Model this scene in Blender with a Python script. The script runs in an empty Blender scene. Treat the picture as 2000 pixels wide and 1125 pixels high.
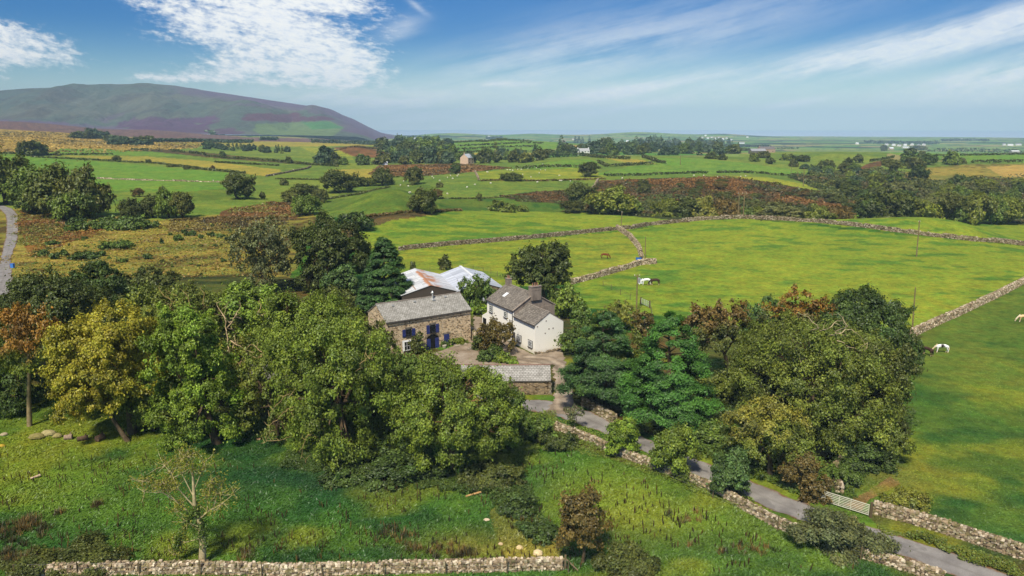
import bpy, math, random
import numpy as np
from math import sin, cos, tan, atan, radians, pi, sqrt, exp
sc = bpy.context.scene
COL = sc.collection
# ------------------------------------------------------------------ camera maths
F, H, PIT = 1400.0, 35.0, radians(12.7)
cP, sP = cos(PIT), sin(PIT)
def ray(x, y):
    u = (x-1000)/F; v = -(y-562.5)/F
    return np.array((u, cP+v*sP, -sP+v*cP))
def proj(X, Y, Z):
    z = Z-H; c = np.maximum(Y*cP-z*sP, 1e-3); v = Y*sP+z*cP
    return 1000+F*X/c, 562.5-F*v/c
def dep(y): return PIT-atan((562.5-y)/F)
def z_at(y, D): return H-D*tan(dep(y))
# ------------------------------------------------------------------ noise (numpy)
def _hash(ix, iy, seed):
    n = (ix.astype(np.int64)*374761393+iy.astype(np.int64)*668265263+seed*1442695041) & 0xffffffff
    n = ((n ^ (n >> 13))*1274126177) & 0xffffffff
    n = ((n ^ (n >> 16))*2246822519) & 0xffffffff
    return ((n ^ (n >> 15)) & 0xffffff)/float(0xffffff)
def vnoise(x, y, seed=0):
    x = np.asarray(x, float); y = np.asarray(y, float)
    ix = np.floor(x); iy = np.floor(y); fx = x-ix; fy = y-iy
    fx = fx*fx*(3-2*fx); fy = fy*fy*(3-2*fy)
    a = _hash(ix, iy, seed); b = _hash(ix+1, iy, seed); c = _hash(ix, iy+1, seed); d = _hash(ix+1, iy+1, seed)
    return (a*(1-fx)+b*fx)*(1-fy)+(c*(1-fx)+d*fx)*fy
def fbm(x, y, seed=0, o=4):
    s = 0; a = .5; t = 0
    for i in range(o):
        s = s+a*vnoise(x*2**i+i*17.3, y*2**i-i*9.1, seed+i); t += a; a *= .5
    return s/t
def sstep(a, b, x):
    t = np.clip((x-a)/(b-a), 0, 1); return t*t*(3-2*t)
# ------------------------------------------------------------------ terrain
DS = np.log(np.array([1, 150, 280, 400, 560, 750, 1000, 1500, 2000, 2600, 3200, 4200, 5500, 7000, 7600, 9000, 60000.]))
ss = np.array([-1500, -300, 0, 250, 500, 750, 1000, 1300, 1700, 2000, 3500.])
ZT = np.array([
 [0, 0, 0, 0, 0, 2, 9, 19, 31, 55, 40, 0, 0, -20, -60, -70, -70],
 [0, 0, 0, 0, 0, 2, 9, 19, 31, 54, 40, 0, -20, -20, -60, -70, -70],
 [0, 0, 0, 0, 0, 1, 8, 19, 31, 52, 40, 0, -20, -20, -60, -70, -70],
 [0, 0, 0, 0, 0, 0, 4, 10, 17, 27, 15, -20, -30, -40, -60, -70, -70],
 [0, 0, 0, -1, -1, 0, 2, 3, 4, 2, -10, -30, -40, -50, -60, -70, -70],
 [0, 0, 0, -3, -2, -2, -1, -2, -9, -16, -30, -36, -38, -48, -60, -70, -70],
 [0, 0, 0, -1, 0, 0, 0, 7, -6, -30, -40, -45, -33, -55, -62, -70, -70],
 [0, 0, 0, -6, -1, 4, -1, -8, -20, -36, -42, -42, -24, -52, -62, -70, -70],
 [0, 0, 0, -9, -6, -1, 3.5, -20, -34, -42, -46, -47, -49, -52, -62, -70, -70],
 [0, 0, -1, -9, -8, -2, 3, -10, -30, -42, -46, -47, -49, -52, -62, -70, -70],
 [0, 0, -1, -9, -8, -2, 3, -10, -30, -42, -46, -47, -49, -52, -62, -70, -70]], float)
def _cub(t): return t*t*(3-2*t)
BUMPS = [  # s, D, sigma_s, sigma_lnD, amp
 (755, 325, 95, .13, 9.5), (600, 400, 80, .1, -3), (1050, 345, 160, .1, -4.5), (1400, 335, 130, .08, -5), (1750, 335, 130, .08, -5),
 (2050, 300, 120, .1, -4), (1090, 690, 70, .1, 3.5), (985, 1350, 90, .09, 5), (690, 1050, 40, .1, 8), (1450, 520, 140, .12, 3), (1450, 284, 130, .06, 1.2), (1850, 300, 200, .085, 4.8),
 (1245, 5400, 70, .05, 20), (1040, 5400, 60, .05, 14), (880, 5400, 70, .05, 22), (1420, 5600, 50, .05, 10), (1640, 900, 70, .08, 3), (985, 130, 90, .06, 1.0), (850, 160, 100, .09, 1.0), (300, 470, 160, .1, 2)]
def hgt(X, Y):
    X = np.asarray(X, float); Y = np.asarray(Y, float)
    Yc = np.maximum(Y, 20.0)
    R = np.maximum(np.hypot(X, Y), 1.0)
    s = 1000+1435*X/Yc; s = np.where(Y < 20, np.where(X < 0, -1500, 3500)*1.0, s)
    s = np.clip(s, -1500, 3500)
    ld = np.log(R)
    i = np.clip(np.searchsorted(ss, s)-1, 0, len(ss)-2); j = np.clip(np.searchsorted(DS, ld)-1, 0, len(DS)-2)
    a = _cub(np.clip((s-ss[i])/(ss[i+1]-ss[i]), 0, 1)); b = _cub(np.clip((ld-DS[j])/(DS[j+1]-DS[j]), 0, 1))
    z = (ZT[i, j]*(1-b)+ZT[i, j+1]*b)*(1-a)+(ZT[i+1, j]*(1-b)+ZT[i+1, j+1]*b)*a
    for (bs, bd, ws, wd, am) in BUMPS:
        z = z+am*np.exp(-((s-bs)/ws)**2-((ld-math.log(bd))/wd)**2)
    k = sstep(130, 500, R)
    z = z+(fbm(X/45, Y/45, 5, 3)-.5)*.7*sstep(115, 160, R)+(fbm(X/160, Y/160, 9, 3)-.5)*3.0*k+(fbm(X/700, Y/700, 19, 3)-.5)*9*sstep(700, 2500, R)
    nf = (1-sstep(100, 130, R))
    z = z+(fbm(X/9, Y/9, 15, 3)-.5)*.35*nf*sstep(85, 70, R)
    return z
_DD = np.exp(np.linspace(math.log(35), math.log(9000), 1600))
def at(px, py):
    d = ray(px, py)
    t = _DD/d[1]; X = d[0]*t; Z = H+d[2]*t
    g = Z-hgt(X, _DD)
    k = np.argmax(g < 0) if (g < 0).any() else len(g)-1
    if k == 0: k = 1
    lo, hi = _DD[k-1], _DD[k]
    for _ in range(12):
        m = .5*(lo+hi); tt = m/d[1]
        if H+d[2]*tt-float(hgt(d[0]*tt, m)) < 0: hi = m
        else: lo = m
    tt = hi/d[1]
    return np.array((d[0]*tt, hi, float(hgt(d[0]*tt, hi))))
def atD(px, py, D):
    d = ray(px, py); t = D/d[1]
    return np.array((d[0]*t, D, H+d[2]*t))
def slant(p): return p[1]*cP-(p[2]-H)*sP
# ------------------------------------------------------------------ objects
def tag(o, label=None, cat=None, group=None, kind=None):
    if label: o['label'] = label
    if cat: o['category'] = cat
    if group: o['group'] = group
    if kind: o['kind'] = kind
    return o
def empty(name, loc, label, cat, group=None, rz=0):
    o = bpy.data.objects.new(name, None); COL.objects.link(o)
    o.location = tuple(map(float, loc)); o.rotation_euler = (0, 0, rz); o.empty_display_size = .3
    return tag(o, label, cat, group)
def mesh(name, V, faces, col=None, uv=None, smooth=False):
    V = np.ascontiguousarray(V, dtype=np.float32)
    me = bpy.data.meshes.new(name)
    me.vertices.add(len(V)); me.vertices.foreach_set('co', V.ravel())
    if not isinstance(faces, list): faces = [faces]
    faces = [np.asarray(f, dtype=np.int32) for f in faces if len(f)]
    nl = sum(f.size for f in faces); nf = sum(len(f) for f in faces)
    me.loops.add(nl); me.polygons.add(nf)
    me.loops.foreach_set('vertex_index', np.concatenate([f.ravel() for f in faces]))
    tot = np.concatenate([np.full(len(f), f.shape[1], np.int32) for f in faces])
    st = np.concatenate([[0], np.cumsum(tot)[:-1]]).astype(np.int32)
    me.polygons.foreach_set('loop_start', st)
    me.polygons.foreach_set('use_smooth', np.full(nf, smooth, bool))
    if col is not None:
        a = me.color_attributes.new('Col', 'FLOAT_COLOR', 'POINT')
        c = np.ones((len(V), 4), np.float32); c[:, :3] = np.asarray(col)[:, :3]
        a.data.foreach_set('color', c.ravel())
    if uv is not None:
        l = me.uv_layers.new(name='UVMap')
        vi = np.concatenate([f.ravel() for f in faces])
        l.data.foreach_set('uv', np.asarray(uv, np.float32)[vi].ravel())
    me.update(calc_edges=True)
    return me
def link(name, me, mat=None, parent=None, loc=None):
    o = bpy.data.objects.new(name, me); COL.objects.link(o)
    if mat is not None and not me.materials: me.materials.append(mat)
    if parent is not None: o.parent = parent
    if loc is not None: o.location = tuple(map(float, loc))
    return o
class MB:
    """collects shapes into one mesh"""
    def __init__(s): s.V = []; s.Q = []; s.T = []; s.N = []; s.C = []; s.U = []; s.n = 0
    def add(s, V, quads=None, tris=None, col=None, uv=None):
        V = np.asarray(V, float).reshape(-1, 3)
        s.V.append(V)
        if quads is not None and len(quads): s.Q.append(np.asarray(quads, int)+s.n)
        if tris is not None and len(tris): s.T.append(np.asarray(tris, int)+s.n)
        s.C.append(np.broadcast_to(np.array(col if col is not None else (1, 1, 1), float), (len(V), 3)))
        s.U.append(np.asarray(uv, float) if uv is not None else np.zeros((len(V), 2)))
        s.n += len(V); return s
    def box(s, c, size, rz=0, jit=None, rng=None, col=None, top=1.0):
        hx, hy, hz = [q/2 for q in size]
        P = np.array([(-hx, -hy, -hz), (hx, -hy, -hz), (hx, hy, -hz), (-hx, hy, -hz), (-hx*top, -hy*top, hz), (hx*top, -hy*top, hz), (hx*top, hy*top, hz), (-hx*top, hy*top, hz)])
        if jit: P = P+rng.uniform(-jit, jit, P.shape)
        if rz: P = P@np.array([[cos(rz), sin(rz), 0], [-sin(rz), cos(rz), 0], [0, 0, 1]])
        return s.add(P+np.array(c), [(0, 3, 2, 1), (4, 5, 6, 7), (0, 1, 5, 4), (1, 2, 6, 5), (2, 3, 7, 6), (3, 0, 4, 7)], col=col)
    def tube(s, P, r, n=6, col=None, cap=True):
        P = np.asarray(P, float); r = np.broadcast_to(np.asarray(r, float), (len(P),))
        T = np.gradient(P, axis=0); T /= np.linalg.norm(T, axis=1)[:, None]+1e-9
        ref = np.array((0.3, 1, 0.1)) if abs(T[0][1]) < .8 else np.array((1, .2, .1))
        A = np.cross(T, ref); A /= np.linalg.norm(A, axis=1)[:, None]+1e-9; B = np.cross(T, A)
        th = np.linspace(0, 2*pi, n, endpoint=False)
        V = P[:, None, :]+r[:, None, None]*(np.cos(th)[None, :, None]*A[:, None, :]+np.sin(th)[None, :, None]*B[:, None, :])
        k = len(P); i = np.arange(k-1)[:, None]*n; j = np.arange(n)[None, :]; j2 = (j+1) % n
        Q = np.stack([i+j, i+j2, i+n+j2, i+n+j], -1).reshape(-1, 4)
        tr = []
        if cap:
            tr = [(0, q+1, q) for q in range(1, n-1)]+[((k-1)*n, (k-1)*n+q, (k-1)*n+q+1) for q in range(1, n-1)]
        return s.add(V.reshape(-1, 3), Q, tr, col=col)
    def build(s, name, mat, parent=None, loc=None, smooth=False, uv=False):
        V = np.concatenate(s.V); fs = []
        if s.Q: fs.append(np.concatenate(s.Q))
        if s.T: fs.append(np.concatenate(s.T))
        me = mesh(name, V, fs, np.concatenate(s.C), np.concatenate(s.U) if uv else None, smooth)
        return link(name, me, mat, parent, loc)
# ------------------------------------------------------------------ materials
def lin(r, g=None, b=None):
    if g is None: r, g, b = r
    f = lambda c: (c/255/12.92) if c/255 <= .04045 else ((c/255+.055)/1.055)**2.4
    return np.array((f(r), f(g), f(b)))
class NT:
    def __init__(s, name, tree=None):
        if tree is None:
            s.m = bpy.data.materials.new(name); s.m.use_nodes = True; s.t = s.m.node_tree; s.t.nodes.clear()
        else: s.t = tree
    def n(s, typ, **kw):
        nd = s.t.nodes.new(typ)
        for k, v in kw.items():
            if k.startswith('_'): setattr(nd, k[1:], v)
            else: s.set(nd.inputs[k.replace('__', ' ')] if isinstance(k, str) else nd.inputs[k], v)
        return nd
    def set(s, inp, v):
        if hasattr(v, 'is_linked') or hasattr(v, 'links'): s.t.links.new(v, inp)
        else:
            if inp.type == 'RGBA' and len(v) == 3: v = (*v, 1)
            inp.default_value = v
    def m_(s, op, a, b=0, c=None, clamp=False):
        nd = s.t.nodes.new('ShaderNodeMath'); nd.operation = op; nd.use_clamp = clamp
        s.set(nd.inputs[0], a); s.set(nd.inputs[1], b)
        if c is not None: s.set(nd.inputs[2], c)
        return nd.outputs[0]
    def mix(s, f, a, b, typ='MIX'):
        nd = s.t.nodes.new('ShaderNodeMix'); nd.data_type = 'RGBA'; nd.blend_type = typ
        s.set(nd.inputs[0], f); s.set(nd.inputs[6], a); s.set(nd.inputs[7], b); return nd.outputs[2]
    def ramp(s, f, stops):
        nd = s.t.nodes.new('ShaderNodeValToRGB'); s.set(nd.inputs[0], f)
        e = nd.color_ramp.elements
        while len(e) < len(stops): e.new(.5)
        for q, (p, c) in zip(e, stops): q.position = p; q.color = (*c, 1) if len(c) == 3 else c
        return nd.outputs[0]
    def mr(s, v, a, b, c=0, d=1):
        nd = s.t.nodes.new('ShaderNodeMapRange'); nd.interpolation_type = 'SMOOTHSTEP'
        for i, q in enumerate((v, a, b, c, d)): s.set(nd.inputs[i], q)
        return nd.outputs[0]
    def noise(s, vec, scale, detail=3, rough=.55, dim='3D'):
        nd = s.t.nodes.new('ShaderNodeTexNoise'); nd.noise_dimensions = dim
        if vec is not None: s.set(nd.inputs['Vector'], vec)
        s.set(nd.inputs['Scale'], scale); s.set(nd.inputs['Detail'], detail); s.set(nd.inputs['Roughness'], rough)
        return nd.outputs[0]
    def coord(s, w='Object'): return s.n('ShaderNodeTexCoord').outputs[w]
    def attr(s): return s.n('ShaderNodeAttribute', _attribute_name='Col').outputs['Color']
    def bump(s, h, st, dist=.05):
        nd = s.t.nodes.new('ShaderNodeBump'); s.set(nd.inputs['Strength'], st); s.set(nd.inputs['Distance'], dist); s.set(nd.inputs['Height'], h); return nd.outputs[0]
    def out(s, col, rough=.9, bump=None, metal=0, spec=.2):
        p = s.t.nodes.new('ShaderNodeBsdfPrincipled')
        s.set(p.inputs['Base Color'], col); s.set(p.inputs['Roughness'], rough); s.set(p.inputs['Metallic'], metal); s.set(p.inputs['Specular IOR Level'], spec)
        if bump is not None: s.set(p.inputs['Normal'], bump)
        o = s.t.nodes.new('ShaderNodeOutputMaterial'); s.t.links.new(p.outputs[0], o.inputs[0]); return s.m
def plain(name, c, rough=.8, var=.25, scale=3, metal=0, spec=.2, attr=False):
    t = NT(name); n = t.noise(t.coord(), scale, 4)
    f = t.mr(n, .25, .75, 1-var, 1+var)
    base = t.attr() if attr else (*c, 1)
    col = t.mix(1.0, base, t.n('ShaderNodeCombineColor', Red=f, Green=f, Blue=f).outputs[0], 'MULTIPLY')
    return t.out(col, rough, t.bump(n, .25, .03), metal, spec)
M = {}
def build_materials():
    # ground
    t = NT('ground'); geo = t.n('ShaderNodeNewGeometry').outputs['Position']
    n1 = t.noise(geo, .9, 5, .65); n2 = t.noise(geo, 4.5, 3, .6)
    f = t.m_('MULTIPLY', t.mr(n1, .25, .75, .72, 1.28), t.mr(n2, .2, .8, .72, 1.28))
    cc = t.n('ShaderNodeCombineColor', Red=t.m_('MULTIPLY', f, t.mr(t.noise(geo, .35, 3), .3, .7, .85, 1.15)), Green=f, Blue=f).outputs[0]
    M['ground'] = t.out(t.mix(1.0, t.attr(), cc, 'MULTIPLY'), 1.0, t.bump(t.m_('ADD', n1, t.m_('MULTIPLY', n2, .5)), .55, .25), 0, .05)
    # leaves
    t = NT('leaf'); oi = t.n('ShaderNodeObjectInfo').outputs['Color']
    c = t.mix(1.0, t.attr(), oi, 'MULTIPLY')
    d = t.n('ShaderNodeBsdfDiffuse', Color=c); tr = t.n('ShaderNodeBsdfTranslucent', Color=t.mix(1.0, c, (1.15, 1.1, .5, 1), 'MULTIPLY'))
    gl = t.n('ShaderNodeBsdfGlossy', Color=(.8, .85, .8, 1), Roughness=.45)
    m1 = t.n('ShaderNodeMixShader', Fac=.2); t.t.links.new(d.outputs[0], m1.inputs[1]); t.t.links.new(tr.outputs[0], m1.inputs[2])
    m2 = t.n('ShaderNodeMixShader', Fac=.03); t.t.links.new(m1.outputs[0], m2.inputs[1]); t.t.links.new(gl.outputs[0], m2.inputs[2])
    o = t.n('ShaderNodeOutputMaterial'); t.t.links.new(m2.outputs[0], o.inputs[0]); M['leaf'] = t.m
    # bark
    t = NT('bark'); n = t.noise(t.coord(), 2.5, 5, .7)
    c = t.mix(1.0, t.n('ShaderNodeObjectInfo').outputs['Color'], t.ramp(n, [(.25, (.45, .42, .4)), (.55, (1, 1, 1)), (.8, (1.5, 1.45, 1.3))]), 'MULTIPLY')
    M['bark'] = t.out(c, .95, t.bump(n, .6, .05), 0, .1)
    # rubble wall
    def rubble(name, stops, scale, mortar, mf):
        t = NT(name); co = t.n('ShaderNodeMapping', Vector=t.coord(), Scale=(1, 1, 1.7)).outputs[0]
        v = t.n('ShaderNodeTexVoronoi', Vector=co, Scale=scale); e = t.n('ShaderNodeTexVoronoi', _feature='DISTANCE_TO_EDGE', Vector=co, Scale=scale)
        h = t.n('ShaderNodeSeparateColor', Color=v.outputs['Color']).outputs[0]
        c = t.ramp(h, stops)
        n = t.noise(t.coord(), 1.1, 4); c = t.mix(1.0, c, t.ramp(n, [(.3, (.72, .7, .68)), (.7, (1.2, 1.18, 1.12))]), 'MULTIPLY')
        c = t.mix(t.m_('MULTIPLY', t.mr(e.outputs['Distance'], .0, .09, 1, 0), mf), c, (*mortar, 1))
        return t.out(c, .95, t.bump(t.mr(e.outputs['Distance'], 0, .12), .7, .05), 0, .1)
    M['barn_stone'] = rubble('barn_stone', [(.05, lin(100, 84, 66)), (.2, lin(160, 136, 108)), (.4, lin(226, 202, 164)), (.62, lin(204, 180, 148)), (.8, lin(234, 214, 180)), (.97, lin(180, 168, 150))], 3.6, lin(214, 190, 154), .7)
    M['shed_stone'] = rubble('shed_stone', [(.05, lin(75, 62, 48)), (.3, lin(150, 130, 104)), (.6, lin(172, 150, 120)), (.95, lin(128, 116, 100))], 3.4, lin(118, 100, 78), .6)
    M['grey_stone'] = rubble('grey_stone', [(.05, lin(70, 65, 58)), (.4, lin(140, 130, 115)), (.95, lin(165, 155, 140))], 3.0, lin(90, 80, 66), .7)
    # slate
    def slate(name, c1, c2, mo, lich, sx=.42, sy=.3):
        t = NT(name); uv = t.coord('UV')
        b = t.n('ShaderNodeTexBrick', Vector=uv, Color1=(*c1, 1), Color2=(*c2, 1), Mortar=(*mo, 1), Scale=1.0)
        b.inputs['Mortar Size'].default_value = .03; b.inputs['Brick Width'].default_value = sx; b.inputs['Row Height'].default_value = sy; b.inputs['Bias'].default_value = -.1; b.inputs['Mortar Smooth'].default_value = .3
        n = t.noise(uv, .55, 5, .65); n2 = t.noise(uv, 5, 4, .7)
        c = t.mix(1.0, b.outputs['Color'], t.ramp(n, [(.3, (.75, .74, .72)), (.65, (1.2, 1.2, 1.2))]), 'MULTIPLY')
        c = t.mix(t.mr(n2, .56, .7), c, (*lich, 1))
        sx_ = t.n('ShaderNodeMapping', Vector=uv, Scale=(2.5, .35, 1)).outputs[0]
        c = t.mix(t.m_('MULTIPLY', t.mr(t.noise(sx_, 1, 3), .55, .75), .45), c, (*(c1*.45), 1))
        return t.out(c, .8, t.bump(b.outputs['Fac'], -.5, .04), 0, .25)
    M['barn_slate'] = slate('barn_slate', lin(146, 142, 132), lin(176, 172, 162), lin(96, 90, 82), lin(196, 192, 178))
    M['house_slate'] = slate('house_slate', lin(112, 104, 94), lin(146, 136, 122), lin(66, 60, 54), lin(186, 178, 162))
    M['shed_slate'] = slate('shed_slate', lin(150, 146, 138), lin(178, 174, 166), lin(95, 90, 84), lin(188, 184, 172))
    # render
    def render_(name, c, stain, lo=.52, hi=.8, amt=.35):
        t = NT(name); n = t.noise(t.n('ShaderNodeMapping', Vector=t.coord(), Scale=(1, 1, .35)).outputs[0], 1.3, 6, .65)
        c_ = t.mix(t.m_('MULTIPLY', t.mr(n, lo, hi), amt), (*c, 1), (*stain, 1))
        z = t.n('ShaderNodeSeparateXYZ', Vector=t.coord()).outputs['Z']
        c_ = t.mix(t.m_('MULTIPLY', t.mr(t.m_('ADD', z, t.m_('MULTIPLY', n, 1.2)), .5, 1.6, 1, 0), .5), c_, (*stain, 1))
        return t.out(c_, .9, t.bump(t.noise(t.coord(), 14, 4), .2, .02), 0, .15)
    M['white_render'] = render_('white_render', lin(250, 246, 234), lin(190, 172, 140), .56, .85, .3)
    M['grey_render'] = render_('grey_render', lin(150, 136, 122), lin(92, 80, 70), .4, .7, .7)
    # metal sheets
    def corr(name, base, rust, lo, hi, per=.25):
        t = NT(name); uv = t.coord('UV')
        w = t.n('ShaderNodeTexWave', _bands_direction='X', Vector=uv, Scale=1/per/3.14159*3.14159/6.283*3.0).outputs['Fac']
        n = t.noise(uv, .33, 6, .65); st = t.noise(t.n('ShaderNodeMapping', Vector=uv, Scale=(1.2, .12, 1)).outputs[0], 1, 4)
        c = t.mix(1.0, (*base, 1), t.ramp(st, [(.3, (.72, .74, .78)), (.7, (1.15, 1.15, 1.15))]), 'MULTIPLY')
        u = t.n('ShaderNodeSeparateXYZ', Vector=uv)
        sheet = t.n('ShaderNodeTexBrick', Vector=uv, Color1=(.82, .82, .82, 1), Color2=(1.1, 1.1, 1.1, 1), Mortar=(.6, .6, .6, 1), Scale=1.0, _offset=0.0)
        sheet.inputs['Brick Width'].default_value = 1.0; sheet.inputs['Row Height'].default_value = 2.4; sheet.inputs['Mortar Size'].default_value = .015
        c = t.mix(1.0, c, sheet.outputs['Color'], 'MULTIPLY')
        at_ = t.attr()
        rr = t.m_('ADD', n, t.m_('SUBTRACT', t.n('ShaderNodeSeparateColor', Color=at_).outputs[0], .5))
        c = t.mix(t.mr(rr, lo, hi), c, t.ramp(t.noise(uv, 3, 4), [(.3, rust*.8), (.7, rust*1.25)]))
        return t.out(c, .55, t.bump(w, .5, .04), .0, .15)
    M['rusty_roof'] = corr('rusty_roof', lin(214, 213, 210), lin(184, 128, 88), .5, .72)
    M['grey_roof'] = corr('grey_roof', lin(198, 201, 206), lin(190, 150, 120), .7, .85)
    M['dark_clad'] = corr('dark_clad', lin(62, 62, 64), lin(80, 70, 62), .75, .9)
    M['asphalt'] = None
    t = NT('asphalt'); geo = t.n('ShaderNodeNewGeometry').outputs['Position']; uv = t.coord('UV')
    n = t.noise(geo, .5, 5); n2 = t.noise(geo, 12, 3)
    c = t.ramp(n, [(.3, lin(120, 114, 108)), (.7, lin(152, 146, 138))])
    ux = t.n('ShaderNodeSeparateXYZ', Vector=uv).outputs['X']
    edge = t.mr(t.m_('ADD', t.m_('ABSOLUTE', t.m_('SUBTRACT', ux, .5)), t.m_('MULTIPLY', t.m_('SUBTRACT', t.noise(geo, 1.2, 4), .5), .3)), .40, .52)
    c = t.mix(edge, c, (*lin(120, 88, 56), 1))
    mid = t.mr(t.m_('ABSOLUTE', t.m_('SUBTRACT', ux, .5)), .0, .09, .35, 0)
    c = t.mix(mid, c, (*lin(112, 106, 96), 1))
    patch = t.mr(t.noise(geo, .23, 3), .6, .64, 0, .3); c = t.mix(patch, c, (*lin(86, 82, 80), 1))
    c = t.mix(1.0, c, t.ramp(n2, [(.3, (.85, .85, .85)), (.7, (1.12, 1.12, 1.12))]), 'MULTIPLY')
    M['asphalt'] = t.out(c, .95, t.bump(n2, .3, .02), 0, .15)
    t = NT('yard'); geo = t.n('ShaderNodeNewGeometry').outputs['Position']
    n = t.noise(geo, .35, 5, .65); n2 = t.noise(geo, 6, 4, .7)
    c = t.ramp(n, [(.25, lin(112, 96, 78)), (.5, lin(148, 132, 112)), (.75, lin(174, 160, 142))])
    c = t.mix(1.0, c, t.ramp(n2, [(.3, (.78, .76, .74)), (.7, (1.15, 1.15, 1.15))]), 'MULTIPLY')
    c = t.mix(1.0, c, t.attr(), 'MULTIPLY')
    M['yard'] = t.out(c, 1.0, t.bump(n2, .5, .04), 0, .1)
    # stones of the dry walls: colour per stone
    t = NT('field_stone'); n = t.noise(t.coord(), 5, 4, .7)
    c = t.mix(1.0, t.attr(), t.ramp(n, [(.3, (.7, .69, .66)), (.65, (1.15, 1.14, 1.1))]), 'MULTIPLY')
    c = t.mix(t.mr(t.noise(t.coord(), 1.4, 3), .58, .72, 0, .5), c, (*lin(96, 100, 52), 1))
    M['field_stone'] = t.out(c, .95, t.bump(n, .5, .04), 0, .1)
    M['paint'] = plain('paint', (1, 1, 1), .6, .12, 4, attr=True)
    M['coat'] = plain('coat', (1, 1, 1), .75, .1, 6, attr=True)
    M['wood'] = plain('weathered_wood', lin(120, 104, 78), .9, .3, 4)
    M['pole'] = plain('pole_wood', lin(128, 112, 76), .9, .3, 2)
    M['metal'] = plain('galvanised', lin(205, 205, 200), .45, .1, 5, .5, .5)
    M['glass'] = plain('window_glass', lin(34, 38, 42), .12, .2, 1.5, 0, .6)
    M['dark'] = plain('dark_interior', lin(22, 20, 20), .9, .2, 3)
    M['blue'] = plain('blue_paint', lin(52, 60, 116), .55, .18, 3)
    M['white'] = plain('white_paint', lin(228, 228, 224), .5, .08, 3)
    M['hill'] = None
build_materials()
# ------------------------------------------------------------------ ground: one sheet, painted field by field
PAL = {  # three colours mixed by noise: (a, b, dark streak), streak amount
 'lime': ((138, 150, 42), (126, 144, 40), (84, 122, 38), .9),
 'limey': ((156, 156, 46), (140, 148, 42), (100, 126, 40), .7),
 'deep': ((98, 116, 38), (78, 108, 34), (50, 88, 32), .9),
 'meadow': ((104, 128, 34), (66, 108, 30), (44, 84, 28), .9),
 'pasture': ((128, 140, 50), (104, 128, 46), (88, 112, 44), .6),
 'bright': ((104, 142, 46), (120, 146, 50), (84, 124, 44), .6),
 'mound': ((112, 128, 44), (94, 116, 40), (74, 100, 36), .6),
 'yellow': ((170, 152, 58), (156, 146, 56), (130, 134, 52), .5),
 'bracken': ((120, 84, 44), (92, 66, 36), (60, 54, 28), 1.0),
 'brackenred': ((136, 94, 50), (106, 74, 40), (84, 74, 36), 1.0),
 'rough': ((158, 140, 58), (122, 120, 48), (88, 72, 34), 1.0),
 'orange': ((146, 102, 44), (120, 84, 38), (110, 98, 42), .8),
 'moor': ((178, 150, 70), (148, 124, 58), (104, 92, 48), 1.0),
 'heather': ((120, 92, 84), (104, 82, 78), (132, 104, 86), .8),
 'scrub': ((84, 88, 38), (62, 70, 32), (44, 50, 26), 1.0),
 'brown': ((112, 92, 46), (88, 76, 40), (66, 58, 32), 1.0),
 'straw': ((190, 158, 78), (176, 146, 70), (160, 136, 64), .4),
 'earth': ((150, 112, 70), (128, 96, 60), (98, 84, 48), .8),
 'bank': ((84, 92, 36), (100, 84, 40), (54, 62, 26), 1.0),
}
PALL = {k: (lin(v[0]), lin(v[1]), lin(v[2]), v[3]) for k, v in PAL.items()}
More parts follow.
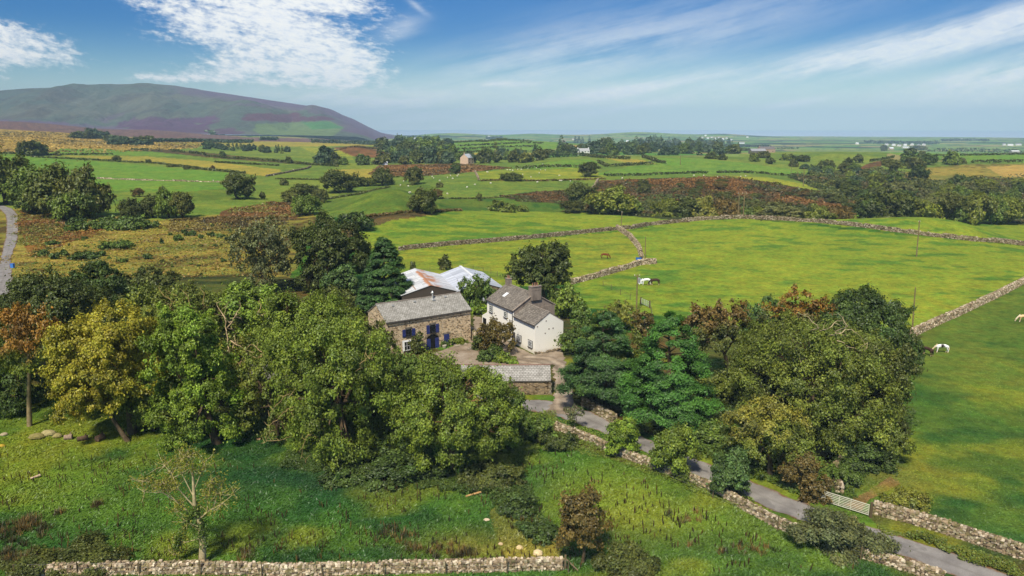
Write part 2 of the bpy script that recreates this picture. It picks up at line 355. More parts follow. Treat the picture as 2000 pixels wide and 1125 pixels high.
FIELDS = [
 ('heather', [(-500, 225), (0, 230), (120, 240), (330, 255), (480, 268), (700, 272), (770, 275), (600, 280), (350, 272), (130, 262), (-500, 254)]),
 ('moor', [(-500, 252), (0, 252), (140, 260), (300, 272), (420, 276), (380, 290), (250, 297), (0, 300), (-500, 300)]),
 ('yellow', [(290, 278), (520, 276), (760, 282), (740, 288), (480, 290)]),
 ('pasture', [(-500, 299), (0, 299), (250, 296), (400, 288), (780, 284), (780, 330), (480, 345), (0, 310), (-500, 310)]),
 ('bright', [(95, 300), (120, 290), (200, 291), (340, 300), (425, 307), (300, 304)]),
 ('brown', [(250, 291), (300, 290), (420, 300), (640, 322), (600, 322), (420, 309)]),
 ('pasture', [(440, 296), (600, 302), (680, 312), (560, 312)]),
 ('limey', [(580, 285), (680, 290), (690, 312), (640, 310)]),
 ('brackenred', [(650, 288), (700, 284), (760, 298), (770, 310), (690, 306)]),
 ('yellow', [(100, 304), (280, 305), (400, 314), (480, 324), (556, 332), (520, 344), (400, 331), (300, 319), (200, 311)]),
 ('bright', [(0, 302), (60, 304), (250, 320), (450, 338), (494, 352), (494, 380), (200, 372), (150, 345), (60, 330), (0, 320)]),
 ('mound', [(340, 375), (500, 366), (500, 394), (360, 396)]),
 ('pasture', [(490, 345), (600, 352), (640, 380), (600, 394), (500, 396)]),
 ('pasture', [(540, 325), (800, 324), (760, 352), (640, 350), (560, 346)]),
 ('yellow', [(640, 332), (780, 328), (800, 340), (740, 350), (660, 346)]),
 ('pasture', [(200, 385), (360, 396), (440, 388), (570, 386), (540, 402), (440, 418), (380, 422), (240, 420)]),
 ('rough', [(-500, 405), (0, 405), (200, 422), (320, 430), (480, 412), (600, 400), (620, 430), (560, 560), (300, 560), (0, 560), (-500, 560)]),
 ('orange', [(40, 408), (140, 428), (210, 445), (150, 470), (60, 500), (42, 470)]),
 ('brackenred', [(430, 412), (560, 394), (600, 398), (580, 426), (430, 428)]),
 ('brown', [(330, 432), (430, 426), (580, 427), (500, 450), (330, 452)]),
 ('bracken', [(740, 322), (900, 319), (1000, 327), (930, 335), (800, 346), (720, 340)]),
 ('pasture', [(780, 352), (930, 335), (1000, 330), (1130, 328), (1190, 345), (1170, 362), (980, 390), (860, 390)]),
 ('pasture', [(620, 400), (700, 380), (720, 420), (640, 425)]),
 ('deep', [(820, 392), (1000, 384), (1160, 388), (1150, 416), (900, 412), (760, 432), (700, 450)]),
 ('mound', [(610, 416), (650, 384), (720, 366), (830, 360), (868, 372), (852, 416), (740, 424)]),
 ('brown', [(690, 425), (850, 410), (850, 420), (720, 445)]),
 ('bracken', [(975, 382), (1050, 374), (1130, 370), (1130, 398), (1010, 392)]),
 ('limey', [(1010, 330), (1140, 328), (1190, 346), (1160, 352), (940, 352), (930, 336)]),
 ('pasture', [(1170, 345), (1380, 342), (1500, 345), (1612, 368), (1590, 372), (1400, 354), (1180, 352)]),
 ('bracken', [(1165, 352), (1400, 345), (1490, 352), (1612, 374), (1700, 396), (1680, 425), (1300, 428), (1150, 400)]),
 ('limey', [(1420, 344), (1500, 346), (1612, 368), (1590, 372), (1470, 352)]),
 ('scrub', [(1130, 392), (1300, 405), (1660, 415), (1700, 430), (1330, 432), (1150, 416)]),
 ('scrub', [(1540, 345), (1700, 325), (1800, 350), (2000, 345), (2600, 345), (2600, 460), (2000, 445), (1900, 425), (1700, 418), (1610, 376)]),
 ('bright', [(1005, 329), (1100, 312), (1150, 311), (1170, 317), (1130, 328), (1040, 331)]),
 ('yellow', [(1178, 308), (1250, 312), (1282, 320), (1230, 319)]),
 ('bright', [(1165, 340), (1230, 325), (1290, 322), (1262, 308), (1350, 309), (1450, 318), (1540, 330), (1606, 346), (1560, 344), (1480, 338), (1180, 344)]),
 ('pasture', [(1440, 303), (1570, 293), (1735, 291), (1730, 312), (1640, 322), (1600, 326), (1530, 318)]),
 ('bright', [(1340, 291), (1380, 285), (1460, 286), (1450, 296), (1390, 298)]),
 ('bright', [(1720, 296), (2600, 292), (2600, 322), (1900, 318), (1800, 312)]),
 ('bracken', [(1665, 333), (1700, 318), (1740, 310), (1730, 320), (1690, 338)]),
 ('rough', [(1740, 345), (1800, 328), (1900, 320), (2600, 320), (2600, 350), (1900, 358)]),
 ('straw', [(1925, 326), (2000, 322), (2600, 318), (2600, 352), (1960, 346)]),
 ('bright', [(820, 280), (860, 274), (950, 271), (1060, 276), (1130, 280), (1060, 296), (890, 292)]),
 ('straw', [(1090, 293), (1120, 284), (1170, 283), (1160, 291)]),
 ('yellow', [(820, 303), (1000, 296), (1066, 300), (1050, 306), (900, 312)]),
 ('lime', [(690, 456), (760, 432), (900, 411), (1150, 415), (1335, 431), (1216, 450), (1000, 470), (785, 490), (700, 484)]),
 ('limey', [(770, 492), (1000, 470), (1216, 452), (1272, 515), (1130, 556), (900, 560), (700, 560)]),
 ('lime', [(1216, 452), (1335, 431), (1450, 427), (1800, 462), (2000, 480), (2600, 520), (2600, 500), (2000, 545), (1790, 645), (1500, 640), (1130, 600), (1120, 554), (1272, 515)]),
 ('lime', [(1500, 428), (1600, 424), (1720, 417), (1900, 424), (2000, 440), (2600, 500), (2600, 520), (2000, 476), (1780, 456)]),
 ('deep', [(2600, 420), (2000, 548), (1790, 648), (1620, 960), (1710, 985), (2000, 1085), (2600, 1300)]),
 ('bank', [(880, 610), (1100, 610), (1140, 650), (1350, 645), (1500, 650), (1800, 655), (1640, 900), (1600, 960), (1300, 860), (1100, 780), (900, 720)]),
 ('bank', [(-500, 540), (560, 540), (700, 560), (900, 720), (1050, 800), (1000, 870), (0, 760), (-500, 760)]),
 ('earth', [(1645, 985), (1690, 962), (1740, 930), (1760, 945), (1700, 975), (1680, 1000)]),
 ('bank', [(1040, 800), (1190, 862), (1440, 975), (1600, 1040), (1860, 1130), (2000, 1200), (1780, 1130), (1560, 1030), (1420, 975), (1180, 890), (1040, 850)]),
 ('yellow', [(960, 1000), (1010, 960), (1080, 1050), (1100, 1100), (980, 1095)]),
 ('bank', [(1690, 1000), (1720, 1000), (2100, 1120), (2100, 1160), (1965, 1125), (1722, 1036)]),
]
def inpoly(px, py, poly):
    ins = np.zeros(px.shape, bool); n = len(poly)
    for i in range(n):
        x1, y1 = poly[i]; x2, y2 = poly[(i+1) % n]
        if y1 == y2: continue
        c = ((y1 > py) != (y2 > py)) & (px < (x2-x1)*(py-y1)/(y2-y1)+x1)
        ins ^= c
    return ins
def palmix(key, X, Y, R):
    a, b, d, am = PALL[key]
    L = np.clip(R/22, 4.0, 60)  # patch size grows a little with distance in the noise octave only
    n1 = fbm(X/18, Y/18, 31, 4); n2 = fbm(X/5.5+50, Y/3.5, 41, 4); n3 = fbm(X/60, Y/60, 51, 3); n4 = fbm(X/14+7, Y/30+3, 57, 4); n5 = fbm(X/1.3, Y/1.1, 59, 2)
    t = sstep(.38, .62, n1*.4+n3*.3+n4*.3)[:, None]
    c = a*(1-t)+b*t
    n6 = fbm(X/9+3, Y/4.5, 63, 5)
    k = (sstep(.5, .62, n2*.3+n3*.25+n6*.45)*am)[:, None]
    c = c*(1-k)+d*k
    return c*(1+(fbm(X/3.2, Y/2.4, 58, 3)-.5)*.5+(n5-.5)*.3*sstep(260, 120, R))[:, None]
def voro(X, Y, sx, sy, rot, seed):
    x = (X*cos(rot)+Y*sin(rot))/sx; y = (-X*sin(rot)+Y*cos(rot))/sy
    ix = np.floor(x); iy = np.floor(y)
    f1 = np.full(x.shape, 9.); f2 = np.full(x.shape, 9.); idh = np.zeros(x.shape)
    for dx in (-1, 0, 1):
        for dy in (-1, 0, 1):
            cx = ix+dx; cy = iy+dy
            px = cx+.15+.7*_hash(cx, cy, seed); py = cy+.15+.7*_hash(cx, cy, seed+7)
            d = np.abs(px-x)+np.abs(py-y)*.9
            h = _hash(cx, cy, seed+13)
            nb = d < f1
            f2 = np.where(nb, f1, np.minimum(f2, d)); idh = np.where(nb, h, idh); f1 = np.where(nb, d, f1)
    return idh, f2-f1
def paint(X, Y, Z):
    R = np.hypot(X, Y)
    px, py = proj(X, Y, Z)
    front = Y > 10
    wob = np.clip(900/np.maximum(R, 60), .6, 5)
    qx = px+(fbm(X/6, Y/6, 61, 3)-.5)*wob*3; qy = py+(fbm(X/6+9, Y/6, 62, 3)-.5)*wob*1.2
    col = palmix('meadow', X, Y, R)
    mid = R > 300
    c2 = palmix('pasture', X, Y, R); col = np.where(mid[:, None], c2, col)
    # far patchwork of fields and hedges
    far = R > 850
    idh, e = voro(X, Y, 190, 130, .35, 77)
    pal = np.array([lin(*c) for c in ((112, 142, 58), (92, 136, 52), (128, 148, 66), (104, 132, 56), (146, 148, 76), (84, 124, 52), (118, 150, 66), (150, 140, 82))])
    fc = pal[(idh*7.99).astype(int)]
    n = fbm(X/90, Y/90, 71, 4)
    hedge = sstep(.10, .05, e)*(vnoise(X/40, Y/40, 73) > .3)
    fc = fc*(1-hedge[:, None]*.75)+lin(48, 66, 34)*hedge[:, None]*.75
    wood = (sstep(.60, .63, fbm(X/420, Y/220, 81, 4))*(R > 1900))[:, None]
    fc = fc*(1-wood)+lin(40, 60, 36)*wood
    col = np.where(far[:, None], fc, col)
    for key, poly in FIELDS:
        m = inpoly(qx, qy, poly) & front & (R < 3300)
        if m.any():
            idx = np.nonzero(m)[0]
            col[idx] = palmix(key, X[idx], Y[idx], R[idx])
    # sun-bleached, darker and trampled patches in the near meadows
    near = (R < 115) & (py > 700)
    t = sstep(.5, .68, fbm(X/11, Y/8, 91, 4))[:, None]*.65
    c = np.where(near[:, None], col*(1-t)+lin(136, 142, 36)*t, col)
    t2 = sstep(.56, .72, fbm(X/7+40, Y/7, 95, 4))[:, None]*.6
    c = np.where(near[:, None], c*(1-t2)+lin(36, 84, 30)*t2, c)
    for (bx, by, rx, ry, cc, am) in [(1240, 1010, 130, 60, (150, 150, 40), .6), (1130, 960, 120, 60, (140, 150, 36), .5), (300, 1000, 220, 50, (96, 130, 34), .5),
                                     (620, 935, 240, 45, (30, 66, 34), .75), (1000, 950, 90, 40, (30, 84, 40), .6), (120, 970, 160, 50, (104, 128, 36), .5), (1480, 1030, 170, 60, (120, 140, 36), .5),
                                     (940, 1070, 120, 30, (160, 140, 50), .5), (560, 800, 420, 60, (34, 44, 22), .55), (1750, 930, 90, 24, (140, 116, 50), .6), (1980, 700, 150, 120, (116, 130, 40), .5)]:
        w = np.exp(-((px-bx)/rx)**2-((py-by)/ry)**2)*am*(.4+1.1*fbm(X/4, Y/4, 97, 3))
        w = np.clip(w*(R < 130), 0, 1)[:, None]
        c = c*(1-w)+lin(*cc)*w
    return c*.84+.004
def build_ground():
    azf = np.concatenate([np.linspace(-180, -60, 40, endpoint=False), np.linspace(-60, -40, 80, endpoint=False), np.linspace(-40, 40, 1150, endpoint=False), np.linspace(40, 60, 80, endpoint=False), np.linspace(60, 180, 40, endpoint=False)])
    d = [4., 10, 18, 26, 34, 40, 44]
    y = 1180.0
    while y > 262:
        D = H/tan(dep(y)); d.append(D) if D > d[-1] else None
        y -= 2.2 if y > 600 else (1.5 if y > 380 else (.85 if y > 290 else .55))
    Dn = d[-1]
    d += list(np.exp(np.linspace(math.log(Dn*1.02), math.log(8200), 70)))
    d = np.array(d); A = np.radians(azf)
    na, nd = len(A), len(d)
    Rr, Aa = np.meshgrid(d, A, indexing='ij')
    Yd = np.where(np.abs(Aa) < radians(62), 1.0, 1.0)
    X = (Rr*np.sin(Aa)).ravel(); Y = (Rr*np.cos(Aa)).ravel()
    Z = hgt(X, Y)
    Cc = paint(X, Y, Z)
    V = np.stack([X, Y, Z], 1)
    i = np.arange(nd-1)[:, None]*na; j = np.arange(na)[None, :]; j2 = (j+1) % na
    Q = np.stack([i+j, i+na+j, i+na+j2, i+j2], -1).reshape(-1, 4)
    c0 = len(V); V = np.vstack([V, [[0, 0, float(hgt(0, 0))]]]); Cc = np.vstack([Cc, Cc[:1]])
    T = np.stack([np.full(na, c0), np.arange(na), (np.arange(na)+1) % na], 1)[:, [0, 2, 1]]
    o = link('ground', mesh('ground', V, [Q, T], Cc, smooth=True), M['ground'])
    tag(o, 'rolling patchwork of green fields, rough pasture and bracken slopes', 'ground', kind='structure')
build_ground()
# sea
def build_sea():
    th = np.linspace(0, 2*pi, 96, endpoint=False)
    V = np.concatenate([np.stack([r*np.cos(th), r*np.sin(th), np.full(96, -56.)], 1) for r in (3000, 9000, 20000)])
    j = np.arange(96); j2 = (j+1) % 96
    Q = np.concatenate([np.stack([k*96+j, (k+1)*96+j, (k+1)*96+j2, k*96+j2], 1) for k in (0, 1)])
    t = NT('sea'); n = t.noise(t.n('ShaderNodeMapping', Vector=t.coord(), Scale=(.0006, .004, 1)).outputs[0], 1, 3)
    m = t.out(t.ramp(n, [(.3, lin(150, 168, 188)), (.7, lin(170, 184, 200))]), .5, None, 0, .3)
    tag(link('sea', mesh('sea', V, Q), m), 'calm pale blue sea along the horizon', 'sea', kind='structure')
build_sea()
# mountain
def build_mountain():
    prof = [(-1400, 215), (-900, 205), (-500, 196), (-250, 190), (0, 178), (60, 173), (150, 170), (220, 165), (300, 163), (350, 167), (400, 176), (450, 183), (520, 194), (600, 206), (650, 217), (690, 232), (720, 248), (745, 260), (775, 269), (830, 276), (950, 280)]
    px = np.array([p[0] for p in prof]); py = np.array([p[1] for p in prof])
    S = np.linspace(-1400, 950, 560); T = np.linspace(0, 1, 200)
    Sg, Tg = np.meshgrid(S, T, indexing='ij')
    D0 = 3050+0*Sg; Dr = 5400-np.clip((Sg-350)/600, 0, 1)*900
    D = D0+(Dr*1.55-D0)*Tg
    X = (Sg-1000)/1435*D
    ry = np.interp(Sg, px, py)
    zr = H-Dr*np.tan(PIT-np.arctan((562.5-ry)/F))
    u = (D-D0)/(Dr-D0)   # 0 foot, 1 ridge
    base = -12-55*sstep(690, 790, Sg)+0*D
    prf = np.where(u < 1, sstep(-.25, 1.03, u)**1.25, 1-.55*np.clip(u-1, 0, 1)**1.3)
    amp = np.maximum(zr-base, 4)
    z = base+amp*prf
    # spurs and gullies
    w = sstep(0, .35, u)*sstep(1.02, .7, u)
    gl = np.abs(fbm(X/420+.25*D/420, D/1500, 201, 4)-.5)*2
    z = z+w*amp*(.36*(gl-.35)+.22*(fbm(X/260, D/260, 203, 4)-.5)+.05*(fbm(X/90, D/90, 207, 3)-.5))
    sp = np.exp(-((u-.52-.00035*(Sg-450))/.10)**2)*sstep(330, 460, Sg)*sstep(760, 600, Sg)
    z = z+sp*sstep(600, 520, Sg)*26
    co = np.exp(-((Sg-215-180*(u-.3))/45)**2)*sstep(.1, .3, u)*sstep(.9, .6, u)
    z = z-co*34
    z = np.where(u < 0.0, base, z)
    V = np.stack([X, D, z], -1).reshape(-1, 3)
    qx, qy = proj(V[:, 0], V[:, 1], V[:, 2])
    fx, fy = V[:, 0], V[:, 1]
    n = fbm(fx/180, fy/180, 211, 5); n2 = fbm(fx/600, fy/500, 217, 4); n3 = fbm(fx/70, fy/120, 219, 4)
    g = lin(84, 93, 78); g2 = lin(101, 101, 84); hea = lin(92, 58, 82); hea2 = lin(102, 78, 100)
    t = sstep(.4, .62, n2)[:, None]; c = g*(1-t)+g2*t
    t = sstep(.48, .6, n*.5+n3*.5)[:, None]*.6; c = c*(1-t)+lin(78, 70, 62)*t
    up = (u.ravel() > .8)
    t = (sstep(290, 430, qx)*sstep(790, 740, qx)*sstep(.66, .85, u.ravel()+.2*(n-.5)))[:, None]; c = c*(1-t)+hea2*t
    t = (sstep(620, 700, qx+60*(n-.5))*sstep(.1, .22, u.ravel())*sstep(800, 770, qx))[:, None]*.9; c = c*(1-t)+hea2*t
    wx = qx+(fbm(fx/110, fy/160, 223, 5)-.5)*110; wy = qy+(fbm(fx/110, fy/160, 227, 5)-.5)*16
    def pp(poly, cc, am=1):
        nonlocal c
        m = inpoly(wx, wy, poly); k = (m*am*(.75+.5*n))[:, None].clip(0, 1); c = c*(1-k)+np.array(cc)*k
    pp([(245, 240), (290, 230), (400, 226), (430, 232), (395, 245), (400, 262), (300, 262), (240, 255)], hea)
    pp([(400, 262), (440, 250), (470, 255), (500, 266), (430, 268)], hea, .8)
    pp([(470, 226), (560, 222), (640, 232), (620, 240), (540, 240), (480, 235)], lin(92, 50, 64))
    pp([(450, 203), (560, 203), (640, 214), (700, 236), (660, 232), (560, 212), (470, 208)], hea2, .6)
    pp([(0, 262), (0, 236), (130, 242), (330, 258), (470, 268), (300, 272)], hea2, .8)
    pp([(195, 235), (235, 222), (250, 224), (215, 242)], hea2, .5)
    m = inpoly(qx, qy, [(500, 242), (590, 238), (645, 236), (672, 250), (650, 266), (520, 268), (495, 255)])
    c = np.where(m[:, None], lin(104, 122, 70)*(.8+.4*n)[:, None], c)
    m = inpoly(qx, qy, [(590, 239), (640, 237), (672, 250), (610, 253)]); c = np.where(m[:, None], lin(78, 124, 62), c)
    ns, nt = Sg.shape
    i = np.arange(ns-1)[:, None]*nt; j = np.arange(nt-1)[None, :]
    Q = np.stack([i+j, i+nt+j, i+nt+j+1, i+j+1], -1).reshape(-1, 4)
    t = NT('mountain'); pos = t.n('ShaderNodeNewGeometry').outputs['Position']
    f = t.mr(t.noise(pos, .03, 6, .7), .25, .75, .75, 1.25)
    m = t.out(t.mix(1.0, t.attr(), t.n('ShaderNodeCombineColor', Red=f, Green=f, Blue=f).outputs[0], 'MULTIPLY'), 1, t.bump(t.noise(pos, .02, 6, .7), .8, 30), 0, .05)
    tag(link('mountain', mesh('mountain', V, Q, c, smooth=True), m), 'broad heather and grass covered mountain with a long sloping ridge', 'mountain', kind='structure')
build_mountain()
# ------------------------------------------------------------------ sheets on the ground
def resample(P, step):
    P = np.asarray(P, float); L = np.concatenate([[0], np.cumsum(np.linalg.norm(np.diff(P, axis=0), axis=1))])
    n = max(2, int(L[-1]/step)+1); t = np.linspace(0, L[-1], n)
    return np.stack([np.interp(t, L, P[:, k]) for k in range(P.shape[1])], 1)
def smooth_line(P, it=3):
    P = np.asarray(P, float)
    for _ in range(it):
        Q = P.copy(); Q[1:-1] = (P[:-2]+2*P[1:-1]+P[2:])/4; P = Q
    return P
def strip(name, left, right, mat, lift, nx=8, step=.5, label=None):
    A = np.array([at(*p)[:2] for p in left]); B = np.array([at(*p)[:2] for p in right])
    n = max(len(resample(A, step)), len(resample(B, step)))
    rs = lambda P: smooth_line(np.stack([np.interp(np.linspace(0, 1, n), np.concatenate([[0], np.cumsum(np.linalg.norm(np.diff(P, axis=0), axis=1))])/np.sum(np.linalg.norm(np.diff(P, axis=0), axis=1)), P[:, k]) for k in (0, 1)], 1), 12)
    A, B = rs(A), rs(B)
    w = np.linspace(0, 1, nx+1)
    G = A[:, None, :]*(1-w)[None, :, None]+B[:, None, :]*w[None, :, None]
    jit = (fbm(G[..., 0]*.9, G[..., 1]*.9, 301, 4)-.5)*1.3
    nrm = (B-A)/np.linalg.norm(B-A, axis=1)[:, None]
    G = G+nrm[:, None, :]*(jit*(np.abs(w-.5)*2)[None, :]**4)[:, :, None]
    Zs = hgt(G[..., 0], G[..., 1])+lift
    V = np.concatenate([G, Zs[..., None]], -1).reshape(-1, 3)
    m = nx+1; i = np.arange(n-1)[:, None]*m; j = np.arange(nx)[None, :]
    Q = np.stack([i+j, i+j+1, i+m+j+1, i+m+j], -1).reshape(-1, 4)
    uv = np.stack([np.tile(w, n), np.repeat(np.arange(n)*step, m)], 1)
    o = link(name, mesh(name, V, Q, None, uv, True), mat)
    return tag(o, label, name, kind='structure'), .5*(A+B)
ROADC = None
def build_roads():
    global ROADC
    up = [(2120, 1172), (1965, 1122), (1840, 1075), (1722, 1036), (1640, 1010), (1560, 980), (1480, 946), (1397, 912), (1340, 888), (1280, 864), (1200, 828), (1150, 803), (1106, 785), (1034, 780), (900, 762), (760, 748), (620, 728), (500, 706), (440, 690), (340, 668)]
    lo = [(2000, 1175), (1852, 1123), (1780, 1093), (1700, 1063), (1600, 1030), (1525, 1004), (1440, 968), (1359, 930), (1310, 909), (1270, 891), (1193, 853), (1120, 826), (1085, 812), (1034, 802), (900, 790), (760, 778), (620, 760), (500, 742), (430, 722), (330, 700)]
    o, ROADC = strip('road', up, lo, M['asphalt'], .05, 10, .5, 'narrow grey tarmac lane passing the farm')
    o, _ = strip('lane', [(-60, 392), (-20, 400), (0, 408), (11, 420), (13, 440), (11, 465), (3, 495), (-2, 520), (-12, 545), (-30, 580)], [(-50, 388), (0, 400), (24, 407), (35, 420), (36, 440), (34, 472), (22, 500), (20, 520), (26, 540), (20, 575)], M['asphalt'], .06, 6, 1.0, 'pale grey country lane curving past the rough pasture')
build_roads()
def sheet(name, poly, cell, mat, lift, label, wheel=None):
    P = np.array([at(*p)[:2] for p in poly])
    mn, mx = P.min(0)-cell, P.max(0)+cell
    xs = np.arange(mn[0], mx[0], cell); ys = np.arange(mn[1], mx[1], cell)
    Xg, Yg = np.meshgrid(xs, ys, indexing='ij')
    wx = Xg+(fbm(Xg/1.2, Yg/1.2, 311, 3)-.5)*1.0; wy = Yg+(fbm(Xg/1.2, Yg/1.2, 313, 3)-.5)*1.0
    ins = inpoly(wx, wy, [tuple(p) for p in P])
    Z = hgt(Xg, Yg)+lift
    V = np.stack([Xg, Yg, Z], -1).reshape(-1, 3)
    ny = len(ys); a, b = np.nonzero(ins[:-1, :-1] & ins[1:, :-1] & ins[:-1, 1:] & ins[1:, 1:])
    k = a*ny+b
    Q = np.stack([k, k+ny, k+ny+1, k+1], 1)
    col = np.ones((len(V), 3))
    if wheel:
        for W in wheel:
            L = resample(np.array([at(*p)[:2] for p in W]), .3)
            dd = np.full(len(V), 9.)
            for q in L: dd = np.minimum(dd, np.hypot(V[:, 0]-q[0], V[:, 1]-q[1]))
            col *= 1+.35*np.exp(-(dd/.45)**2)[:, None]-.25*np.exp(-((dd-.8)/.3)**2)[:, None]
    us = np.unique(Q); rm = np.zeros(len(V), int); rm[us] = np.arange(len(us))
    o = link(name, mesh(name, V[us], rm[Q], col[us], None, True), mat)
    return tag(o, label, name, kind='structure')
sheet('farmyard', [(840, 690), (868, 684), (905, 664), (922, 640), (925, 615), (948, 625), (968, 640), (985, 662), (1000, 672), (1045, 694), (1098, 676), (1112, 740), (1128, 800), (1108, 812), (1066, 806), (1082, 776), (1080, 714), (912, 714), (880, 712)], .2, M['yard'], .09,
      'brownish gravel farmyard between barn, white house and shed',
      [[(1092, 800), (1088, 760), (1086, 725), (1050, 712), (960, 700)], [(1108, 795), (1103, 755), (1098, 715), (1070, 700), (1030, 698)]])
# ------------------------------------------------------------------ buildings
def tint_paint(c): return tuple(lin(*c))
def gable_wall(name, parent, x0, x1, y0, y1, eave, ridge, mat, zb=-1.6):
    ym = (y0+y1)/2
    V = [(x0, y0, zb), (x1, y0, zb), (x1, y1, zb), (x0, y1, zb), (x0, y0, eave), (x1, y0, eave), (x1, y1, eave), (x0, y1, eave), (x0, ym, ridge), (x1, ym, ridge)]
    b = MB(); b.add(V, [(0, 1, 5, 4), (2, 3, 7, 6), (1, 2, 6, 5), (3, 0, 4, 7)], [(5, 6, 9), (7, 4, 8)])
    return b.build(name, mat, parent)
def roof(parent, x0, x1, y0, y1, eave, ridge, mat, th=.14, ov=.22, gx=.12, name='roof', rust=None, sag=0.05, seed=1, gx1=None):
    b = MB(); ym = (y0+y1)/2; rng = np.random.default_rng(seed)
    xa, xb = x0-gx, x1+(gx if gx1 is None else gx1)
    nx, ns = max(4, int((xb-xa)/.8)), 8
    sl = (ridge-eave)/(ym-y0)
    for sgn in (0, 1):
        ye = (y0-ov) if sgn == 0 else (y1+ov); ze = eave-ov*sl
        L = math.hypot(ym-ye, ridge-ze)
        xs = np.linspace(xa, xb, nx+1); ts = np.linspace(0, 1, ns+1)
        Xg, Tg = np.meshgrid(xs, ts, indexing='ij')
        dip = -sag*(np.sin(np.linspace(0, pi, nx+1))[:, None]+.6*(vnoise(Xg*.5+sgn*30+seed, Tg*3, seed)-.5))*np.minimum(1, 4*Tg*(1-Tg)+.6)
        Yg = ye+(ym-ye)*Tg; Zg = ze+(ridge-ze)*Tg+th+dip
        top = np.stack([Xg, Yg, Zg], -1).reshape(-1, 3); bot = top-np.array([0, 0, th])
        uv = np.stack([Xg+40*sgn, Tg*L], -1).reshape(-1, 2)
        m = ns+1; i = np.arange(nx)[:, None]*m; j = np.arange(ns)[None, :]
        Q = np.stack([i+j, i+m+j, i+m+j+1, i+j+1], -1).reshape(-1, 4)
        if sgn: Q = Q[:, ::-1]
        n = len(top); QB = Q[:, ::-1]+n
        rim = list(range(0, m))+[q*m+ns for q in range(1, nx+1)]+[nx*m+q for q in range(ns-1, -1, -1)]+[q*m for q in range(nx-1, 0, -1)]
        QS = [(a, rim[(k+1) % len(rim)], rim[(k+1) % len(rim)]+n, a+n) for k, a in enumerate(rim)]
        if not sgn: QS = [q[::-1] for q in QS]
        col = np.full((2*n, 3), .5)
        if rust is not None: col[:, 0] = np.tile(rust(Xg, Tg, sgn).ravel(), 2)
        b.add(np.vstack([top, bot]), np.vstack([Q, QB, np.array(QS)]), col=col, uv=np.vstack([uv, uv]))
    return b.build(name, mat, parent, uv=True)
def ridge_cap(parent, x0, x1, ym, z, mat, w=.22, gap=.0):
    b = MB(); n = max(3, int((x1-x0)/.5)); rng = np.random.default_rng(5)
    for k in range(n):
        xa = x0+(x1-x0)*k/n; xb = x0+(x1-x0)*(k+1)/n
        s = -.05*sin(pi*(k+.5)/n)
        b.box(((xa+xb)/2, ym, z+s+rng.uniform(0, .02)), (xb-xa-.015, w, .10), col=np.array((1, 1, 1))*rng.uniform(.8, 1.15))
    return b.build('ridge_tiles', mat, parent)
class Frame:
    def __init__(s, O, rz): s.O = np.array(O, float); s.rz = rz; s.x = np.array((cos(rz), sin(rz), 0)); s.y = np.array((-sin(rz), cos(rz), 0))
    def hit(s, px, py, axis='front', off=0):
        n = s.y if axis == 'front' else s.x
        P0 = s.O+(s.y if axis == 'front' else s.x)*off; d = ray(px, py); C = np.array((0, 0, H))
        t = np.dot(P0-C, n)/np.dot(d, n); P = C+d*t-s.O
        return (np.dot(P, s.x) if axis == 'front' else np.dot(P, s.y)), P[2]
def window(parent, x, z, w, h, axis='front', pos=0., frame=None, bars=(1, 2), proud=.05, fw=.07, sill=True, name='window', pane=None):
    """frame centred at x, z on the wall plane; pane a sub-part"""
    frame = frame or M['white']
    def B(b, cx, cz, sx, sz, d0, d1):
        if axis == 'front': b.box((cx, pos-(d0+d1)/2, cz), (sx, d1-d0, sz))
        else: b.box((pos+(d0+d1)/2, cx, cz), (d1-d0, sx, sz))
    b = MB()
    B(b, x-w/2+fw/2, z, fw, h, .0, proud); B(b, x+w/2-fw/2, z, fw, h, .0, proud)
    B(b, x, z+h/2-fw/2, w-2*fw, fw, .0, proud); B(b, x, z-h/2+fw/2, w-2*fw, fw, .0, proud)
    for k in range(1, bars[0]+1): B(b, x-w/2+w*k/(bars[0]+1), z, fw*.55, h-2*fw, .002, proud*.8)
    for k in range(1, bars[1]+1): B(b, x, z-h/2+h*k/(bars[1]+1), w-2*fw, fw*.55, .002, proud*.7)
    o = b.build(name, frame, parent)
    b = MB(); B(b, x, z, w-fw, h-fw, -.02, proud*.45); b.build('pane', pane or M['glass'], o)
    if sill:
        b = MB(); B(b, x, z-h/2-.06, w+.16, .1, -.02, .16); b.build('sill', M['slate_sill'], o)
    return o
M['slate_sill'] = plain('sill_stone', lin(70, 64, 60), .8, .2, 3)
M['plinth'] = plain('pot_clay', lin(150, 110, 84), .8, .2, 3)
M['chim'] = M['grey_render']
def chimney(parent, x, y, z0, w, d, h, pots=2, along='x', mat=None):
    b = MB(); b.box((x, y, z0+h/2), (w, d, h)); b.box((x, y, z0+h+.06), (w+.14, d+.14, .12)); b.box((x, y, z0+h*.78), (w+.06, d+.06, .1))
    o = b.build('chimney', mat or M['chim'], parent)
    for k in range(pots):
        t = (k-(pots-1)/2)*.45
        b = MB(); px_, py_ = (x+t, y) if along == 'x' else (x, y+t)
        b.tube([(px_, py_, z0+h+.10), (px_, py_, z0+h+.16), (px_, py_, z0+h+.55), (px_, py_, z0+h+.62)], [.15, .12, .1, .13], 8); b.build('chimney_pot', M['plinth'], o)
    return o
def P4(x, y): return 680+x/3.75, 480+y/3.75     # a point measured in the enlarged farmyard view
